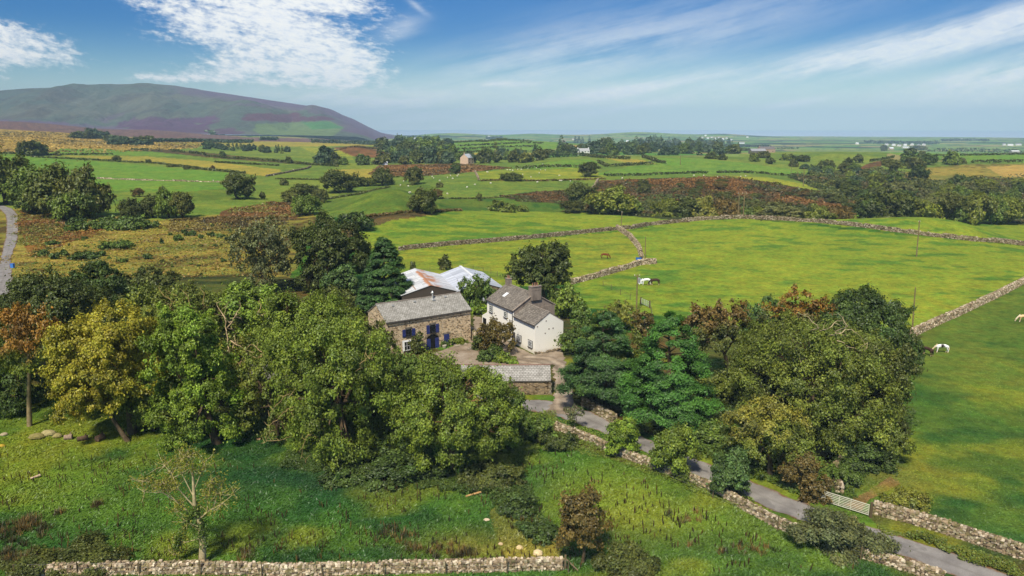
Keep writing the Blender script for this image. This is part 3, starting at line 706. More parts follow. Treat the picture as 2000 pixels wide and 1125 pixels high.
# --- white farmhouse
def house():
    rz = radians(-60); A = np.array((3.6, 107.7)); u = np.array((-.5, .866))
    O2 = A+u*15.9; z0 = float(hgt(*A)); Fh = Frame((O2[0], O2[1], z0), rz)
    e = empty('farmhouse', Fh.O, 'whitewashed farmhouse in two steps with grey slate roofs beside the farmyard', 'farmhouse', rz=rz)
    gable_wall('main_wall', e, 0, 9.1, 0, 8, 5.6, 7.9, M['white_render'])
    gable_wall('lower_wall', e, 9.103, 15.9, 0.04, 5.3, 4.75, 6.4, M['white_render'])
    roof(e, 0, 9.1, 0, 8, 5.6, 7.9, M['house_slate'], seed=3, name='main_roof', gx=.1)
    roof(e, 9.4, 15.9, .04, 5.3, 4.75, 6.4, M['house_slate'], seed=4, name='lower_roof', gx=.06, gx1=.05)
    # bare rendered upper gable beyond the lower roof and the raised verge
    b = MB(); b.add([(9.13, 2.9, 6.0), (9.13, 8.02, 3.6), (9.13, 8.02, 5.6), (9.13, 4.0, 7.88), (9.13, .1, 5.66), (9.13, 0.1, 4.9), (9.13, 2.65, 6.0)], None, [(0, 1, 2), (0, 2, 3), (0, 3, 4), (0, 4, 5)])
    b.box((9.2, 6.7, 3.0), (.1, 2.6, 5.3)); b.build('rendered_gable', M['grey_render'], e)
    b = MB()
    for s0, s1 in (((0-.2, 5.6-.1), (4, 7.9)), ((8.2, 5.6-.1), (4, 7.9))):
        P = np.array([(9.18, s0[0], s0[1]+.1), (9.18, s1[0], s1[1]+.12)])
        b.tube(P, .13, 4)
    b.build('verge', M['grey_render'], e)
    ridge_cap(e, 0, 8.9, 4, 8.08, M['stone_cap'])
    ridge_cap(e, 9.4, 15.9, 2.67, 6.57, M['stone_cap'])
    chimney(e, .55, 4, 7.2, 1.0, .75, 1.75, 2, 'x')
    chimney(e, 8.95, 4.25, 6.9, .95, 1.9, 2.25, 3, 'y')
    # lean-to porch at the far end
    b = MB(); b.add([(-1.9, 0, -1), (-.003, 0, -1), (-.003, 3, -1), (-1.9, 3, -1), (-1.9, 0, 2.3), (-.003, 0, 3.3), (-.003, 3, 3.3), (-1.9, 3, 2.3)], [(0, 1, 5, 4), (1, 2, 6, 5), (2, 3, 7, 6), (3, 0, 4, 7), (4, 5, 6, 7)])
    po = b.build('porch', M['white_render'], e)
    b = MB(); b.box((-.95, -.02, 1.0), (1.2, .06, 2.0)); b.build('doorway', M['dark'], po)
    # windows read off the photograph and laid on the facade plane
    for a, c, kk in (((1036, 424), (1058, 494), 2), ((1142, 470), (1164, 530), 2), ((1046, 524), (1066, 574), 2), ((1241, 648), (1266, 706), 3), ((1320, 686), (1348, 746), 3)):
        x0, z1 = Fh.hit(*P4(a[0], a[1]+8)); x1, z2 = Fh.hit(*P4(c[0], c[1]-4))
        w = max(.85, abs(x1-x0)); h = max(1.0, min(1.7, abs(z1-z2)))
        x, z = (x0+x1)/2, (z1+z2)/2
        b = MB(); b.box((x, -.012, z), (w+.26, .035, h+.2)); b.build('window_surround', M['slate_sill'], e)
        window(e, x, z, w, h, bars=(1, kk), proud=.09, pos=-.02 if x < 9.1 else .0)
    x, z = Fh.hit(*P4(1212, 690)); d = MB(); d.box((x, -.03, 1.0), (.95, .1, 2.0)); dd = d.build('door', M['slate_sill'], e)
    d = MB(); d.box((x+.3, -.1, 1.0), (.06, .06, .12)); d.build('handle', M['metal'], dd)
    # gutters, downpipe, dish, rooflight
    b = MB(); b.tube([(-.1, -.28, 5.5), (9.1, -.28, 5.47)], .06, 6); b.tube([(9.0, -.12, 5.45), (9.0, -.08, 0)], .05, 6); b.build('gutter', M['slate_sill'], e)
    b = MB(); b.tube([(9.5, -.26, 4.66), (15.9, -.26, 4.63)], .06, 6); b.build('gutter', M['slate_sill'], e)
    b = MB(); sl = 2.3/4; b.box((3.2, 1.9, 0), (.8, .9, .06)); 
    V = b.V[0]; V[:, 2] += 5.6+V[:, 1]*sl+.19; b.build('rooflight', M['white'], e)
    b = MB(); V = []
    for r, dz in ((0, .1), (.2, .07), (.38, 0)):
        for k in range(12): V.append((r*cos(k*pi/6), -dz, r*sin(k*pi/6)))
    Q = [(i*12+k, i*12+(k+1) % 12, (i+1)*12+(k+1) % 12, (i+1)*12+k) for i in (0, 1) for k in range(12)]
    b.add(np.array(V)+np.array((-.45, -.45, 5.5)), Q); b.tube([(-.45, -.4, 5.5), (-.1, -.1, 5.2)], .03, 5); b.tube([(-.45, -.45, 5.2), (-.45, -.85, 5.45)], .02, 5)
    b.build('satellite_dish', M['metal'], e)
    # small vents / pattress marks on the gable
    for q in ((1450, 550), (1500, 603), (1470, 608), (1385, 592), (1443, 640)):
        y, z = Fh.hit(*P4(*q), axis='end', off=15.9)
        b = MB(); b.box((15.91, y, z), (.08, .2, .16)); b.build('wall_vent', M['grey_render'], e)
    # stone footing
    b = MB(); rng = np.random.default_rng(8)
    for y in np.arange(.1, 5.2, .32):
        b.box((16.05+rng.uniform(-.1, .25), y, .05+rng.uniform(-.1, .2)), (.4, .34, .45), jit=.07, rng=rng, col=np.array(lin(140, 125, 104))*rng.uniform(.6, 1.2))
    b.build('footing_stones', M['field_stone'], e)
M['stone_cap'] = plain('ridge_stone', lin(150, 138, 124), .9, .25, 3)
house()
# --- stone barn
def barn():
    rz = radians(32.75); z0 = float(hgt(-10, 112)); Fb = Frame((-19.4, 106.7, z0), rz)
    e = empty('stone_barn', Fb.O, 'rubble stone barn with blue shutters and a pale slate roof', 'barn', rz=rz)
    gable_wall('wall', e, 0, 14.9, 0, 7.5, 5.5, 7.5, M['barn_stone'])
    roof(e, 0, 14.9, 0, 7.5, 5.5, 7.5, M['barn_slate'], seed=7, gx=.1, ov=.2)
    ridge_cap(e, -.1, 15, 3.75, 7.68, M['stone_cap'])
    def rect(a, c):
        x0, z1 = Fb.hit(*P4(*a)); x1, z2 = Fb.hit(*P4(*c)); return (x0+x1)/2, (z1+z2)/2, abs(x1-x0), abs(z1-z2)
    def lintel(x, z, w):
        b = MB(); b.box((x, -.03, z), (w, .1, .24)); b.build('lintel', M['grey_stone'], e)
    for win, shs, tall in (((428, 615, 457, 657), ((396, 622, 420, 656), (466, 608, 490, 660)), 1.45), ((604, 581, 632, 634), ((572, 583, 597, 648), (640, 573, 664, 637)), 1.75)):
        x, z, w, h = rect(win[:2], win[2:]); h = min(tall, max(1.1, h))
        b = MB(); b.box((x, -.01, z), (w+.3, .05, h+.25)); b.build('window_surround', M['white'] if False else M['stone_cap'], e)
        window(e, x, z, max(.9, w), h, bars=(2, 1), proud=.10, pos=-.02, frame=M['dark'], sill=True)
        lintel(x, z+h/2+.24, w+.5)
        for q in shs:
            sx, sz, sw, sh = rect(q[:2], q[2:]); b = MB()
            sw = max(.55, sw); hh = h+.1
            for k in range(4): b.box((sx-sw/2+sw*(k+.5)/4, -.07, z), (sw/4-.012, .06, hh))
            b.box((sx, -.115, z+hh*.3), (sw*.95, .03, .1)); b.box((sx, -.115, z-hh*.3), (sw*.95, .03, .1)); b.build('shutter', M['blue'], e)
    # arched cart door with blue leaves
    x, z, w, h = rect((583, 680), (656, 745)); w = max(2.2, min(w, 2.9)); h = 2.35; zb = 0
    b = MB(); n = 14; V = [(x-w/2, -.02, zb-.3)]+[(x-w/2+w*k/n, -.02, zb+h-.45+.45*sin(pi*k/n)) for k in range(n+1)]+[(x+w/2, -.02, zb-.3)]
    V2 = [(a, -.0, c) for a, _, c in V]
    b.add(V, None, [(0, k, k+1) for k in range(1, len(V)-1)]); b.build('cart_doorway', M['dark'], e)
    b = MB(); k_ = 12
    for k in range(k_):
        t0 = pi*(k+.5)/k_; b.box((x-(w/2+.15)*cos(t0), -.03, zb+h-.45+.6*sin(t0)), (.42, .08, .26), jit=.03, rng=np.random.default_rng(k), col=lin(150, 135, 112)*(.8+.4*(k % 3)/3))
    b.build('arch_stones', M['field_stone'], e)
    for sx in (-1, 1):
        b = MB(); lw = w*.30
        for k in range(4): b.box((x+sx*(w/2-lw*(k+.5)/4-.03), -.05-.012*(k % 2), .85-.06*k*0), (lw/4-.012, .06, 1.7))
        for zz in (.35, 1.4): b.box((x+sx*(w/2-lw/2), -.095, zz), (lw*.95, .03, .12))
        b.build('door_leaf', M['blue'], e)
    x, z, w, h = rect((704, 652), (736, 712)); b = MB(); w = max(.95, w)
    for k in range(5): b.box((x-w/2+w*(k+.5)/5, -.04, 1.0), (w/5-.015, .08, 2.0))
    d = b.build('door', M['blue'], e); b = MB(); b.box((x+w*.35, -.1, 1.0), (.05, .05, .14)); b.build('handle', M['metal'], d); lintel(x, 2.16, w+.5)
    # lower left window and its white surround, half hidden by leaves
    x, z, w, h = rect((412, 700), (468, 770)); b = MB(); b.box((x, -.02, 1.2), (2.0, .06, 1.9)); b.build('window_surround', M['white'], e)
    window(e, x, 1.2, 1.5, 1.5, bars=(2, 1), proud=.12, pos=-.03, frame=M['white'])
    y, z = Fb.hit(*P4(238, 540), axis='end', off=0)
    b = MB(); b.box((-.02, 3.7, 4.4), (.08, .8, 1.1)); b.build('gable_opening', M['dark'], e)
    # flue and roof vents
    sl = 2/3.75
    x = 9.6; b = MB(); b.tube([(x, 3.2, 7.1), (x, 3.2, 8.35)], .11, 8); b.tube([(x, 3.2, 8.35), (x, 3.2, 8.45), (x, 3.2, 8.7)], [.2, .2, .05], 8); b.box((x, 3.0, 7.25), (.55, .6, .2)); b.build('flue', M['metal'], e)
    for x, y in ((2.4, 2.9), (6.3, 3.1), (11.9, 3.2)):
        b = MB(); b.box((x, y, 5.5+y*sl+.22), (.35, .4, .16)); b.build('roof_vent', M['metal'], e)
    b = MB(); b.tube([(-.1, -.27, 5.36), (15, -.27, 5.33)], .06, 6); b.build('gutter', M['slate_sill'], e)
    # ramp wall
    return e
barn()
# --- low slated outhouse by the road
def outhouse():
    z0 = float(hgt(0, 91)); e = empty('outhouse', (-6.8, 90.35, z0), 'long low stone outhouse with a slate roof next to the lane', 'outhouse')
    gable_wall('wall', e, 0, 11.9, 0, 4.3, 2.0, 3.35, M['shed_stone'])
    roof(e, 0, 11.9, 0, 4.3, 2.0, 3.35, M['shed_slate'], seed=11, gx=.1, ov=.15)
    ridge_cap(e, -.1, 12, 2.15, 3.53, M['terracotta'])
    b = MB(); rng = np.random.default_rng(2)
    for side in (0,):
        for k in range(6): b.box((11.86, .2+0*k, .15+k*.33), (.32 if k % 2 else .5, .46 if k % 2 else .3, .31), jit=.02, rng=rng, col=lin(150, 138, 120)*rng.uniform(.8, 1.1))
    b.build('quoins', M['field_stone'], e)
M['terracotta'] = plain('ridge_clay', lin(150, 120, 104), .9, .25, 3)
outhouse()
# --- two metal sheds behind the barn
def metal_sheds():
    rz = radians(107.5)
    z0 = float(hgt(-15, 136))
    e = empty('metal_barn', (-10.2, 134.5, z0), 'metal farm shed with a rust streaked roof and black gable behind the stone barn', 'shed', 'metal farm sheds', rz)
    def rust(X, T, sgn):
        r = np.zeros_like(X)
        if sgn == 0: r = .60-.5*np.abs(T-.75)+.10*np.exp(-((X-8)/5)**2)
        else: r = .52-.9*np.clip(1-T, 0, .6)
        r = np.maximum(r, np.where((T > .9) & (X < 14), .8, 0)); return r
    gable_wall('wall', e, 0, 17, 0, 11, 4.0-z0, 5.6-z0, M['dark_clad'])
    roof(e, 0, 17, 0, 11, 4.0-z0, 5.6-z0, M['rusty_roof'], seed=21, gx=.15, ov=.25, th=.06, rust=rust, sag=.03)
    # missing-sheet battens
    b = MB(); sl = 1.6/5.5
    for x, y, l in ((2.5, 8.3, 4.0), (6.0, 8.9, 3.2), (10.0, 9.4, 2.6)):
        b.box((x, y, 4.0-z0+(11-y)*sl+.09), (l, .16, .05), col=lin(160, 120, 90))
    b.build('batten', M['paint'], e)
    b = MB(); b.box((-.06, 5.4, 4.1-z0), (.1, .25, .25)); b.build('lamp', M['metal'], e)
    z1 = float(hgt(-4, 140))
    e2 = empty('metal_barn', (-1.5, 137.2, z1), 'metal farm shed with a clean blue grey roof behind the rusty one', 'shed', 'metal farm sheds', rz)
    gable_wall('wall', e2, 0, 17, 0, 9.5, 4.0-z1, 5.5-z1, M['shed_stone'])
    def rust2(X, T, sgn): return np.where((T < .08) | (T > .93), .75, .45)
    roof(e2, 0, 17, 0, 9.5, 4.0-z1, 5.5-z1, M['grey_roof'], seed=23, gx=.15, ov=.3, th=.06, rust=rust2, sag=.03)
    ridge_cap(e2, -.1, 17.1, 4.75, 5.62-z1, M['white'], .5)
metal_sheds()
# --- far houses
def cottage(px, py, L, W, eave, ridge, rot, wall, rf, label, name='cottage', chims=1, nwin=3, wcol=None, group=None, cat='house'):
    p = at(px, py); e = empty(name, p, label, cat, group, radians(rot))
    key = 'w%s' % (wall,)
    if key not in M: M[key] = plain('wash', lin(*wall), .9, .12, 1.5)
    k2 = 'r%s' % (rf,)
    if k2 not in M: M[k2] = plain('slates', lin(*rf), .8, .2, 1.5)
    gable_wall('wall', e, -L/2, L/2, 0, W, eave, ridge, M[key], -2)
    roof(e, -L/2, L/2, 0, W, eave, ridge, M[k2], seed=2, sag=0)
    for k in range(chims): chimney(e, -L/2+.7+k*(L-1.4), W/2, ridge-.4, 1, .8, 1.6, 2, mat=M[key])
    for k in range(nwin):
        for z in ((1.5, 4.0) if eave > 4.5 else (1.5,)):
            window(e, -L/2+L*(k+.5)/nwin, z, 1.1, 1.3, bars=(1, 1), frame=M['dark'], pane=M['glass'], sill=False)
    return e
cottage(1140, 303, 15, 7, 5, 8, 10, (236, 234, 226), (168, 168, 166), 'long whitewashed house among trees right of the tall pine', chims=2, nwin=4)
cottage(920, 320, 11, 9, 6, 9.5, 62, (208, 180, 150), (178, 182, 186), 'pinkish gable ended house with grey roof in the wooded dip', chims=1, nwin=2)
cottage(1102, 278, 17, 9, 6, 9, 15, (184, 160, 132), (120, 112, 110), 'sandstone manor house on the skyline beside the tall dark pines', chims=2, nwin=4)
cottage(1742, 293, 16, 9, 5.5, 9, 12, (182, 160, 130), (214, 218, 222), 'stone farmhouse with pale roof on the green hilltop', chims=2, nwin=3)
cottage(1770, 290, 26, 10, 4, 6.5, 8, (196, 190, 180), (226, 228, 230), 'long pale farm building beyond the hilltop stone farmhouse', 'farm_building', 0, 0, cat='barn')
cottage(1500, 298, 22, 9, 4.5, 7.5, 16, (176, 152, 130), (112, 106, 104), 'stone farmstead range lying on the hillside above the wooded stream', 'farm_building', 1, 3, cat='barn')
cottage(1482, 300, 20, 9, 3.5, 6, 8, (110, 104, 100), (150, 150, 152), 'low dark farm shed below the stone farmstead range', 'farm_building', 0, 0, cat='barn')
cottage(1984, 300, 14, 8, 4, 5, 2, (150, 146, 140), (240, 240, 236), 'small white roofed shed by the hedges at the far right edge', 'farm_building', 0, 0, cat='barn')
cottage(951, 317, 5, 3, 2.2, 3, 5, (226, 226, 226), (230, 230, 230), 'tiny white caravan-like shed among dark trees', 'garden_shed', 0, 0, cat='shed')
cottage(752, 322, 5, 3, 2.2, 3, 15, (220, 222, 226), (220, 224, 230), 'tiny white shed below the dark wood at left', 'garden_shed', 0, 0, cat='shed')
cottage(650, 271, 14, 8, 5, 8, 20, (224, 214, 200), (190, 186, 180), 'pale cottage at the foot of the mountain', chims=1, nwin=2)
rngH = np.random.default_rng(77)
far_spots = [(1372, 270), (1383, 271), (1390, 269), (1396, 272), (1405, 270), (1412, 273), (1420, 271), (1378, 266), (1428, 274), (1366, 273), (1450, 281), (1675, 282), (1732, 284), (1746, 285), (1758, 286), (1783, 284), (1796, 286), (1768, 285), (1806, 284), (1880, 273), (1962, 284), (1974, 285), (1990, 284), (1225, 277), (1310, 277), (810, 272), (957, 269), (955, 268), (1120, 273), (1460, 269)]
for i, (px, py) in enumerate(far_spots):
    big = px in (1880, 1974, 1990, 1450)
    cottage(px, py, 24 if big else 13, 9, 5, 8.5, rngH.uniform(-20, 30), (238, 236, 230), (206, 206, 206) if i % 2 else (150, 148, 150), 'tiny pale house on the hazy coastal plain', 'distant_house', 0, 0, group='scattered houses on the coastal plain')
# ------------------------------------------------------------------ foliage
def unit(v): return v/(np.linalg.norm(v, axis=-1, keepdims=True)+1e-9)
def leaf_cards(P, N, size, rng, col, asp=.62):
    n = len(P); N = unit(N)
    t = unit(np.cross(N, rng.normal(size=(n, 3)))); b = np.cross(N, t)
    s = (size*rng.uniform(.5, 1.5, n))[:, None]
    V = np.stack([P+t*s*.5, P+b*s*.5*asp+N*s*.08, P-t*s*.5, P-b*s*.5*asp+N*s*.08], 1).reshape(-1, 3)
    return V, np.arange(4*n).reshape(-1, 4), np.repeat(col, 4, axis=0)
def sph(n, rng):
    v = rng.normal(size=(n, 3)); return unit(v)
def fib(n, rng, up=-.35):
    k = np.arange(n)+.5; z = 1-(1-up)*k/n; th = pi*(1+5**.5)*k+rng.uniform(0, 6)
    r = np.sqrt(np.maximum(0, 1-z*z)); v = np.stack([r*np.cos(th), r*np.sin(th), z], 1)
    return unit(v+rng.normal(0, .16, v.shape))
def crown(seed, rx, ry, rz, leaf, k=3.0, nl=9, dens=1.0, style='broad', hue=.5, cmax=None, gapk=.26, pw=.72):
    """leaf positions in three scales: boughs, clumps on each bough, leaves on each clump. returns V, Q, C, bough centres"""
    rng = np.random.default_rng(seed); R = (rx+ry+rz)/3
    if style == 'conifer':
        nc = int(90+34*R*rz/6)
        t = rng.beta(1.0, 1.35, nc); t[:4] = (.97, .93, .9, .86)
        prof = (1-t)**pw*(.72+.28*np.minimum(1, t/.12))
        th = rng.uniform(0, 2*pi, nc); lob = 1+.16*np.sin(3*th+seed)+.14*np.sin(4*th+2+seed+7*t)
        rad = prof*lob*rng.uniform(.62, 1.0, nc)
        c = np.stack([rx*rad*np.cos(th), ry*rad*np.sin(th), -rz+2*rz*t], 1)
        cr = np.minimum((.12+.11*(1-t))*R, 1.2)*rng.uniform(.75, 1.3, nc)
        outw = unit(np.stack([np.cos(th), np.sin(th), np.full(nc, .35)], 1))
        squash = np.array((1.0, 1.0, .5))
        lobes = c[::max(1, nc//10)]
    else:
        d = fib(nl, rng, -.55 if style != 'dome' else -.05)
        lr = rng.uniform(.22, .42, nl)
        lobes = d*np.array((rx, ry, rz))*(1-lr)[:, None]*rng.uniform(.78, 1.22, nl)[:, None]
        lobes = np.vstack([lobes, [[0, 0, rz*.05]]]); lr = np.append(lr, .42)
        cs = []; os_ = []
        for L, r in zip(lobes, lr):
            m = int(max(9, 30*(r/.46)**2*min(3.2, max(.8, R/3.2))))
            dd = fib(m, rng, -.6)
            cs.append(L+dd*r*np.array((rx, ry, rz))*rng.uniform(.7, 1.14, m)[:, None]); os_.append(dd)
        c = np.vstack(cs); outw = np.vstack(os_)
        E = np.linalg.norm(c/np.array((rx, ry, rz)), axis=1)
        keep = np.ones(len(c), bool)
        for L, r in zip(lobes, lr):
            q = np.linalg.norm((c-L)/(r*np.array((rx, ry, rz))), axis=1); keep &= ~((q < .74))
        g = vnoise(c[:, 0]/R*3.1+c[:, 2]/R*1.9+seed, c[:, 1]/R*3.1-c[:, 2]/R*2.3, seed); keep &= g > gapk
        if style == 'dome': keep &= c[:, 2] > -rz*.55
        c = c[keep]; outw = outw[keep]; nc = len(c)
        outw = unit(outw*.7+unit(c/np.array((rx, ry, rz))**1.0)*.6)
        cr = rng.uniform(.07, .17, nc)*R*(1+.75*sstep(4.5, 2.0, R))
        ns = nc//4; so = rng.choice(nc, ns); c = np.vstack([c, c[so]*rng.uniform(1.04, 1.2, (ns, 1))+rng.normal(0, .03*R, (ns, 3))]); outw = np.vstack([outw, outw[so]]); cr = np.append(cr, cr[so]*.5)   # ragged sprays outside the outline
        if cmax: cr = np.minimum(cr, cmax*rng.uniform(.75, 1.1, len(cr)))
        squash = np.array((1, 1, .72))
    area = np.sum(cr**2)*pi*2.2
    n = int(k*dens*area/(leaf*leaf*.62)); n = min(max(n, 150), 90000)
    w = cr**2; w = w/w.sum()
    ci = rng.choice(len(c), n, p=w)
    dd = sph(n, rng); fl = (dd*outw[ci]).sum(1) < -.25; dd[fl] *= -1
    rr = cr[ci]*rng.uniform(.3, 1.08, n)*np.where(rng.random(n) < (.16 if style != 'conifer' else .0), rng.uniform(1.1, 1.75, n), 1)
    st = rng.uniform(-.15, .9, len(c))[ci]*(0 if style == 'conifer' else 1); along = (dd*outw[ci]).sum(1)
    P = c[ci]+dd*rr[:, None]*squash+outw[ci]*(along*rr*st)[:, None]   # clumps drawn out into sprays of different length
    if style == 'conifer':
        sp = rng.uniform(0, 1, n)**1.3*cr[ci]*.7; P += outw[ci]*sp[:, None]*np.array((1, 1, -.15))
        N = dd*.4+np.array((0, 0, .75))+outw[ci]*.45+rng.normal(0, .3, (n, 3))
    else:
        N = dd*.65+outw[ci]*.3+np.array((0, 0, .5))+rng.normal(0, .55, (n, 3))
    cc = rng.uniform(.66, 1.36, len(c))[ci]*rng.uniform(.6, 1.45, n)
    yel = np.clip(rng.normal(0, .5, len(c))[ci]*.5+rng.normal(0, .35, n), -1, 1)*hue
    col = np.stack([cc*(1+.32*yel), cc*(1+.06*yel), cc*(1-.3*yel)], 1)
    V, Q, C = leaf_cards(P, N, leaf*(1.25 if style == 'conifer' else 1), rng, col, .42 if style == 'conifer' else .66)
    return V, Q, C, lobes, c
def limb_mesh(seed, base, cz, lobes, clumps, r0, lean=(0, 0), twigs=3, fork=.5, tw=1.0):
    rng = np.random.default_rng(seed+99); b = MB()
    top = np.array((lean[0], lean[1], cz))
    fk = np.array(base)*(1-fork)+top*fork+np.array((rng.normal(0, .15), rng.normal(0, .15), 0))
    mid = (np.array(base)+fk)/2+np.array((rng.normal(0, .12), rng.normal(0, .12), 0))
    b.tube([np.array(base)+(0, 0, -.5), np.array(base)+(0, 0, .05), mid, fk, fk*.4+top*.6, top], [r0*1.5, r0*1.25, r0*.9, r0*.75, r0*.55, r0*.3], 8)
    for L in lobes:
        s = fk+(top-fk)*rng.uniform(0, .7); m = (s+L)/2+rng.normal(0, .25, 3)+np.array((0, 0, .05*np.linalg.norm(L-s)))
        b.tube([s, m, L], [r0*.42, r0*.28, r0*.13], 5, cap=False)
        if len(clumps) and twigs:
            dist = np.linalg.norm(clumps-L, axis=1); idx = np.argsort(dist)[:twigs*4]
            for q in rng.choice(idx, min(twigs, len(idx)), replace=False):
                e = clumps[q]; m2 = (L+e)/2+rng.normal(0, .12, 3)
                b.tube([m, (m+m2)/2+rng.normal(0, .1, 3), m2, e+(e-m2)*.25], [r0*.16*tw, r0*.12*tw, r0*.08*tw, r0*.03*tw], 4, cap=False)
    return b
C_ = {  # leaf tints
 'ashy': lin(158, 150, 44), 'lightgreen': lin(120, 142, 42), 'green': lin(114, 130, 42), 'midgreen': lin(94, 114, 42), 'olive': lin(110, 120, 42), 'darkolive': lin(90, 96, 40),
 'dark': lin(80, 90, 36), 'deepgreen': lin(74, 92, 36), 'conifer': lin(76, 118, 42), 'conifer2': lin(66, 96, 42), 'rust': lin(142, 104, 38), 'brown': lin(108, 92, 44), 'bronze': lin(106, 92, 40),
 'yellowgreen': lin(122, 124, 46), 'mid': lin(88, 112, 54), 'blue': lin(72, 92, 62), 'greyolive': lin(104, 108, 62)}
BARK = lin(104, 88, 66)
def paint_obj(o, c, rng=None, v=.0):
    k = 1+(rng.uniform(-v, v) if rng is not None else 0); o.color = (c[0]*k, c[1]*k, c[2]*k, 1)
NT_ = 0
def tree(kind, base, cx, top, bot, hw, tint, label, cat='tree', style='broad', leaf=None, k=3.0, nl=9, seed=None, r0=None, twigs=3, fork=.45, dens=1.0, depth=.9, tw=1.0, bark=None, group=None, hue=.5, cap=None, back=0.0, gapk=.26, pw=.72):
    """a single tree read off the photograph: base on the ground, crown from its outline"""
    global NT_
    NT_ += 1; seed = seed or NT_*31
    p = at(*base) if len(base) == 2 else np.array(base, float)
    Dc = p[1]+back
    ct = atD(cx, top, Dc); s = slant(ct); cb = atD(cx, bot, Dc-hw*s/F*.45)
    rx = hw*s/F; ztop = ct[2]-.12*rx; zbot = max(cb[2], p[2]+.1)
    rz = max((ztop-zbot)/2, .4*rx if style == 'broad' else .3*rx); cz = ztop-rz
    leaf = leaf or max(.2, .0026*s); k = k*.92; nl = int(nl*1.35) if style != 'conifer' else nl
    V, Q, C, lobes, clumps = crown(seed, rx, rx*depth, rz, leaf, k, nl, dens, style, hue, cmax=1.15 if s < 140 else None, gapk=gapk, pw=pw)
    # settle the outline on the measured box
    off = np.array((ct[0]-p[0], Dc-p[1], cz-p[2]))
    q = np.percentile(V, [1, 99], axis=0); sc_ = np.array((2*rx, 2*rx*depth, 2*rz))/(q[1]-q[0]); md = (q[0]+q[1])/2
    V = (V-md)*sc_+off; lobes = (lobes-md)*sc_+off; clumps = (clumps-md)*sc_+off
    low = V[:, 2]+p[2]-hgt(V[:, 0]+p[0], V[:, 1]+p[1]); V[low < .05, 2] += (.05-low)[low < .05]
    e = empty(kind, p, label, cat, group)
    if cap is not None:   # autumn leaves turned first in the outer top of the crown
        zc = V.reshape(-1, 4, 3).mean(1); q_ = (zc-off)/np.array((rx, rx*depth, rz)); w = sstep(cap[1], cap[1]+.5, q_[:, 2]+.9*(vnoise(q_[:, 0]*2.2+seed, q_[:, 1]*2.2, seed)-.5)+.35*q_[:, 0]*cap[2])
        C = C*(1+(np.array(cap[0])/np.array(tint)-1)*np.repeat(w, 4)[:, None])
    o = link('crown', mesh('crown', V, Q, C), M['leaf'], e); paint_obj(o, tint)
    r0 = r0 or max(.12, .035*rx+.018*(ztop-p[2]))
    if style == 'conifer':
        b = MB(); b.tube([(0, 0, -.4), (off[0]*.5, off[1]*.5, (off[2])*.7), (off[0], off[1], off[2]+rz*.8)], [r0*1.2, r0*.8, .05], 8)
        rg = np.random.default_rng(seed)
        for q_ in clumps[rg.choice(len(clumps), min(26, len(clumps)), replace=False)]:
            t_ = max(.05, q_[2]-.3*np.hypot(q_[0]-off[0], q_[1]-off[1])); b.tube([(off[0]*t_/(off[2]+rz), off[1]*t_/(off[2]+rz), t_), q_], [r0*.22, .02], 4, cap=False)
    else:
        b = limb_mesh(seed, (0, 0, 0), off[2]+.25*rz, lobes, clumps, r0, (off[0], off[1]), twigs, fork, tw)
    o = b.build('trunk', M['bark'], e, smooth=True); paint_obj(o, BARK if bark is None else bark)
    return e, o
def bush(base, hw, hpx, tint, label, name='bush', cat='bush', group=None, leaf=None, k=2.6, depth=.8, hue=.5, nl=6, dens=1.0):
    """low shrub standing on the ground without a visible stem"""
    global NT_
    NT_ += 1
    p = at(*base); s = slant(p); rx = hw*s/F; h = max(.5, hpx*s/F); leaf = leaf or max(.17, .0028*s)
    V, Q, C, _, _ = crown(NT_*17, rx, rx*depth, h*.62, leaf, k*1.25, nl, dens, 'broad', hue, cmax=.8, gapk=.12)
    q = np.percentile(V, [1, 99], axis=0); V = (V-(q[0]+q[1])/2)*np.array((2*rx, 2*rx*depth, h*1.15))/(q[1]-q[0]); V[:, 2] += h*.48
    zz = hgt(V[:, 0]+p[0], V[:, 1]+p[1])-p[2]; V[:, 2] += zz; V[:, 2] = np.maximum(V[:, 2], zz+.02)
    o = link(name, mesh(name, V, Q, C), M['leaf'], None, p); paint_obj(o, tint)
    return tag(o, label, cat, group)
def ground_cover(poly, n, h, size, tint, name, label, seed=1, hue=.6, lump=3.0):
    P = np.array([at(*p)[:2] for p in poly]); rng = np.random.default_rng(seed)
    mn, mx = P.min(0), P.max(0); X = rng.uniform(mn[0], mx[0], n*3); Y = rng.uniform(mn[1], mx[1], n*3)
    wx = X+(fbm(X/1.5, Y/1.5, 5, 3)-.5)*2.5; wy = Y+(fbm(X/1.5, Y/1.5, 6, 3)-.5)*2.5
    m = inpoly(wx, wy, [tuple(p) for p in P]); X, Y = X[m][:n], Y[m][:n]
    lumpz = sstep(.3, .75, fbm(X/lump, Y/lump, seed+3, 3))
    Z = hgt(X, Y)+h*(.15+.85*lumpz)*rng.uniform(.35, 1, len(X))
    N = rng.normal(0, .45, (len(X), 3))+np.array((0, -.1, 1))
    cc = rng.uniform(.7, 1.3, len(X))*(.8+.4*fbm(X/2, Y/2, 9, 2)); y = rng.normal(0, .35, len(X))*hue
    V, Q, C = leaf_cards(np.stack([X, Y, Z], 1), N, size, rng, np.stack([cc*(1+.3*y), cc, cc*(1-.25*y)], 1))
    o = link(name, mesh(name, V, Q, C), M['leaf']); paint_obj(o, tint)
    return tag(o, label, name.replace('_', ' '), kind='stuff')
T = tree
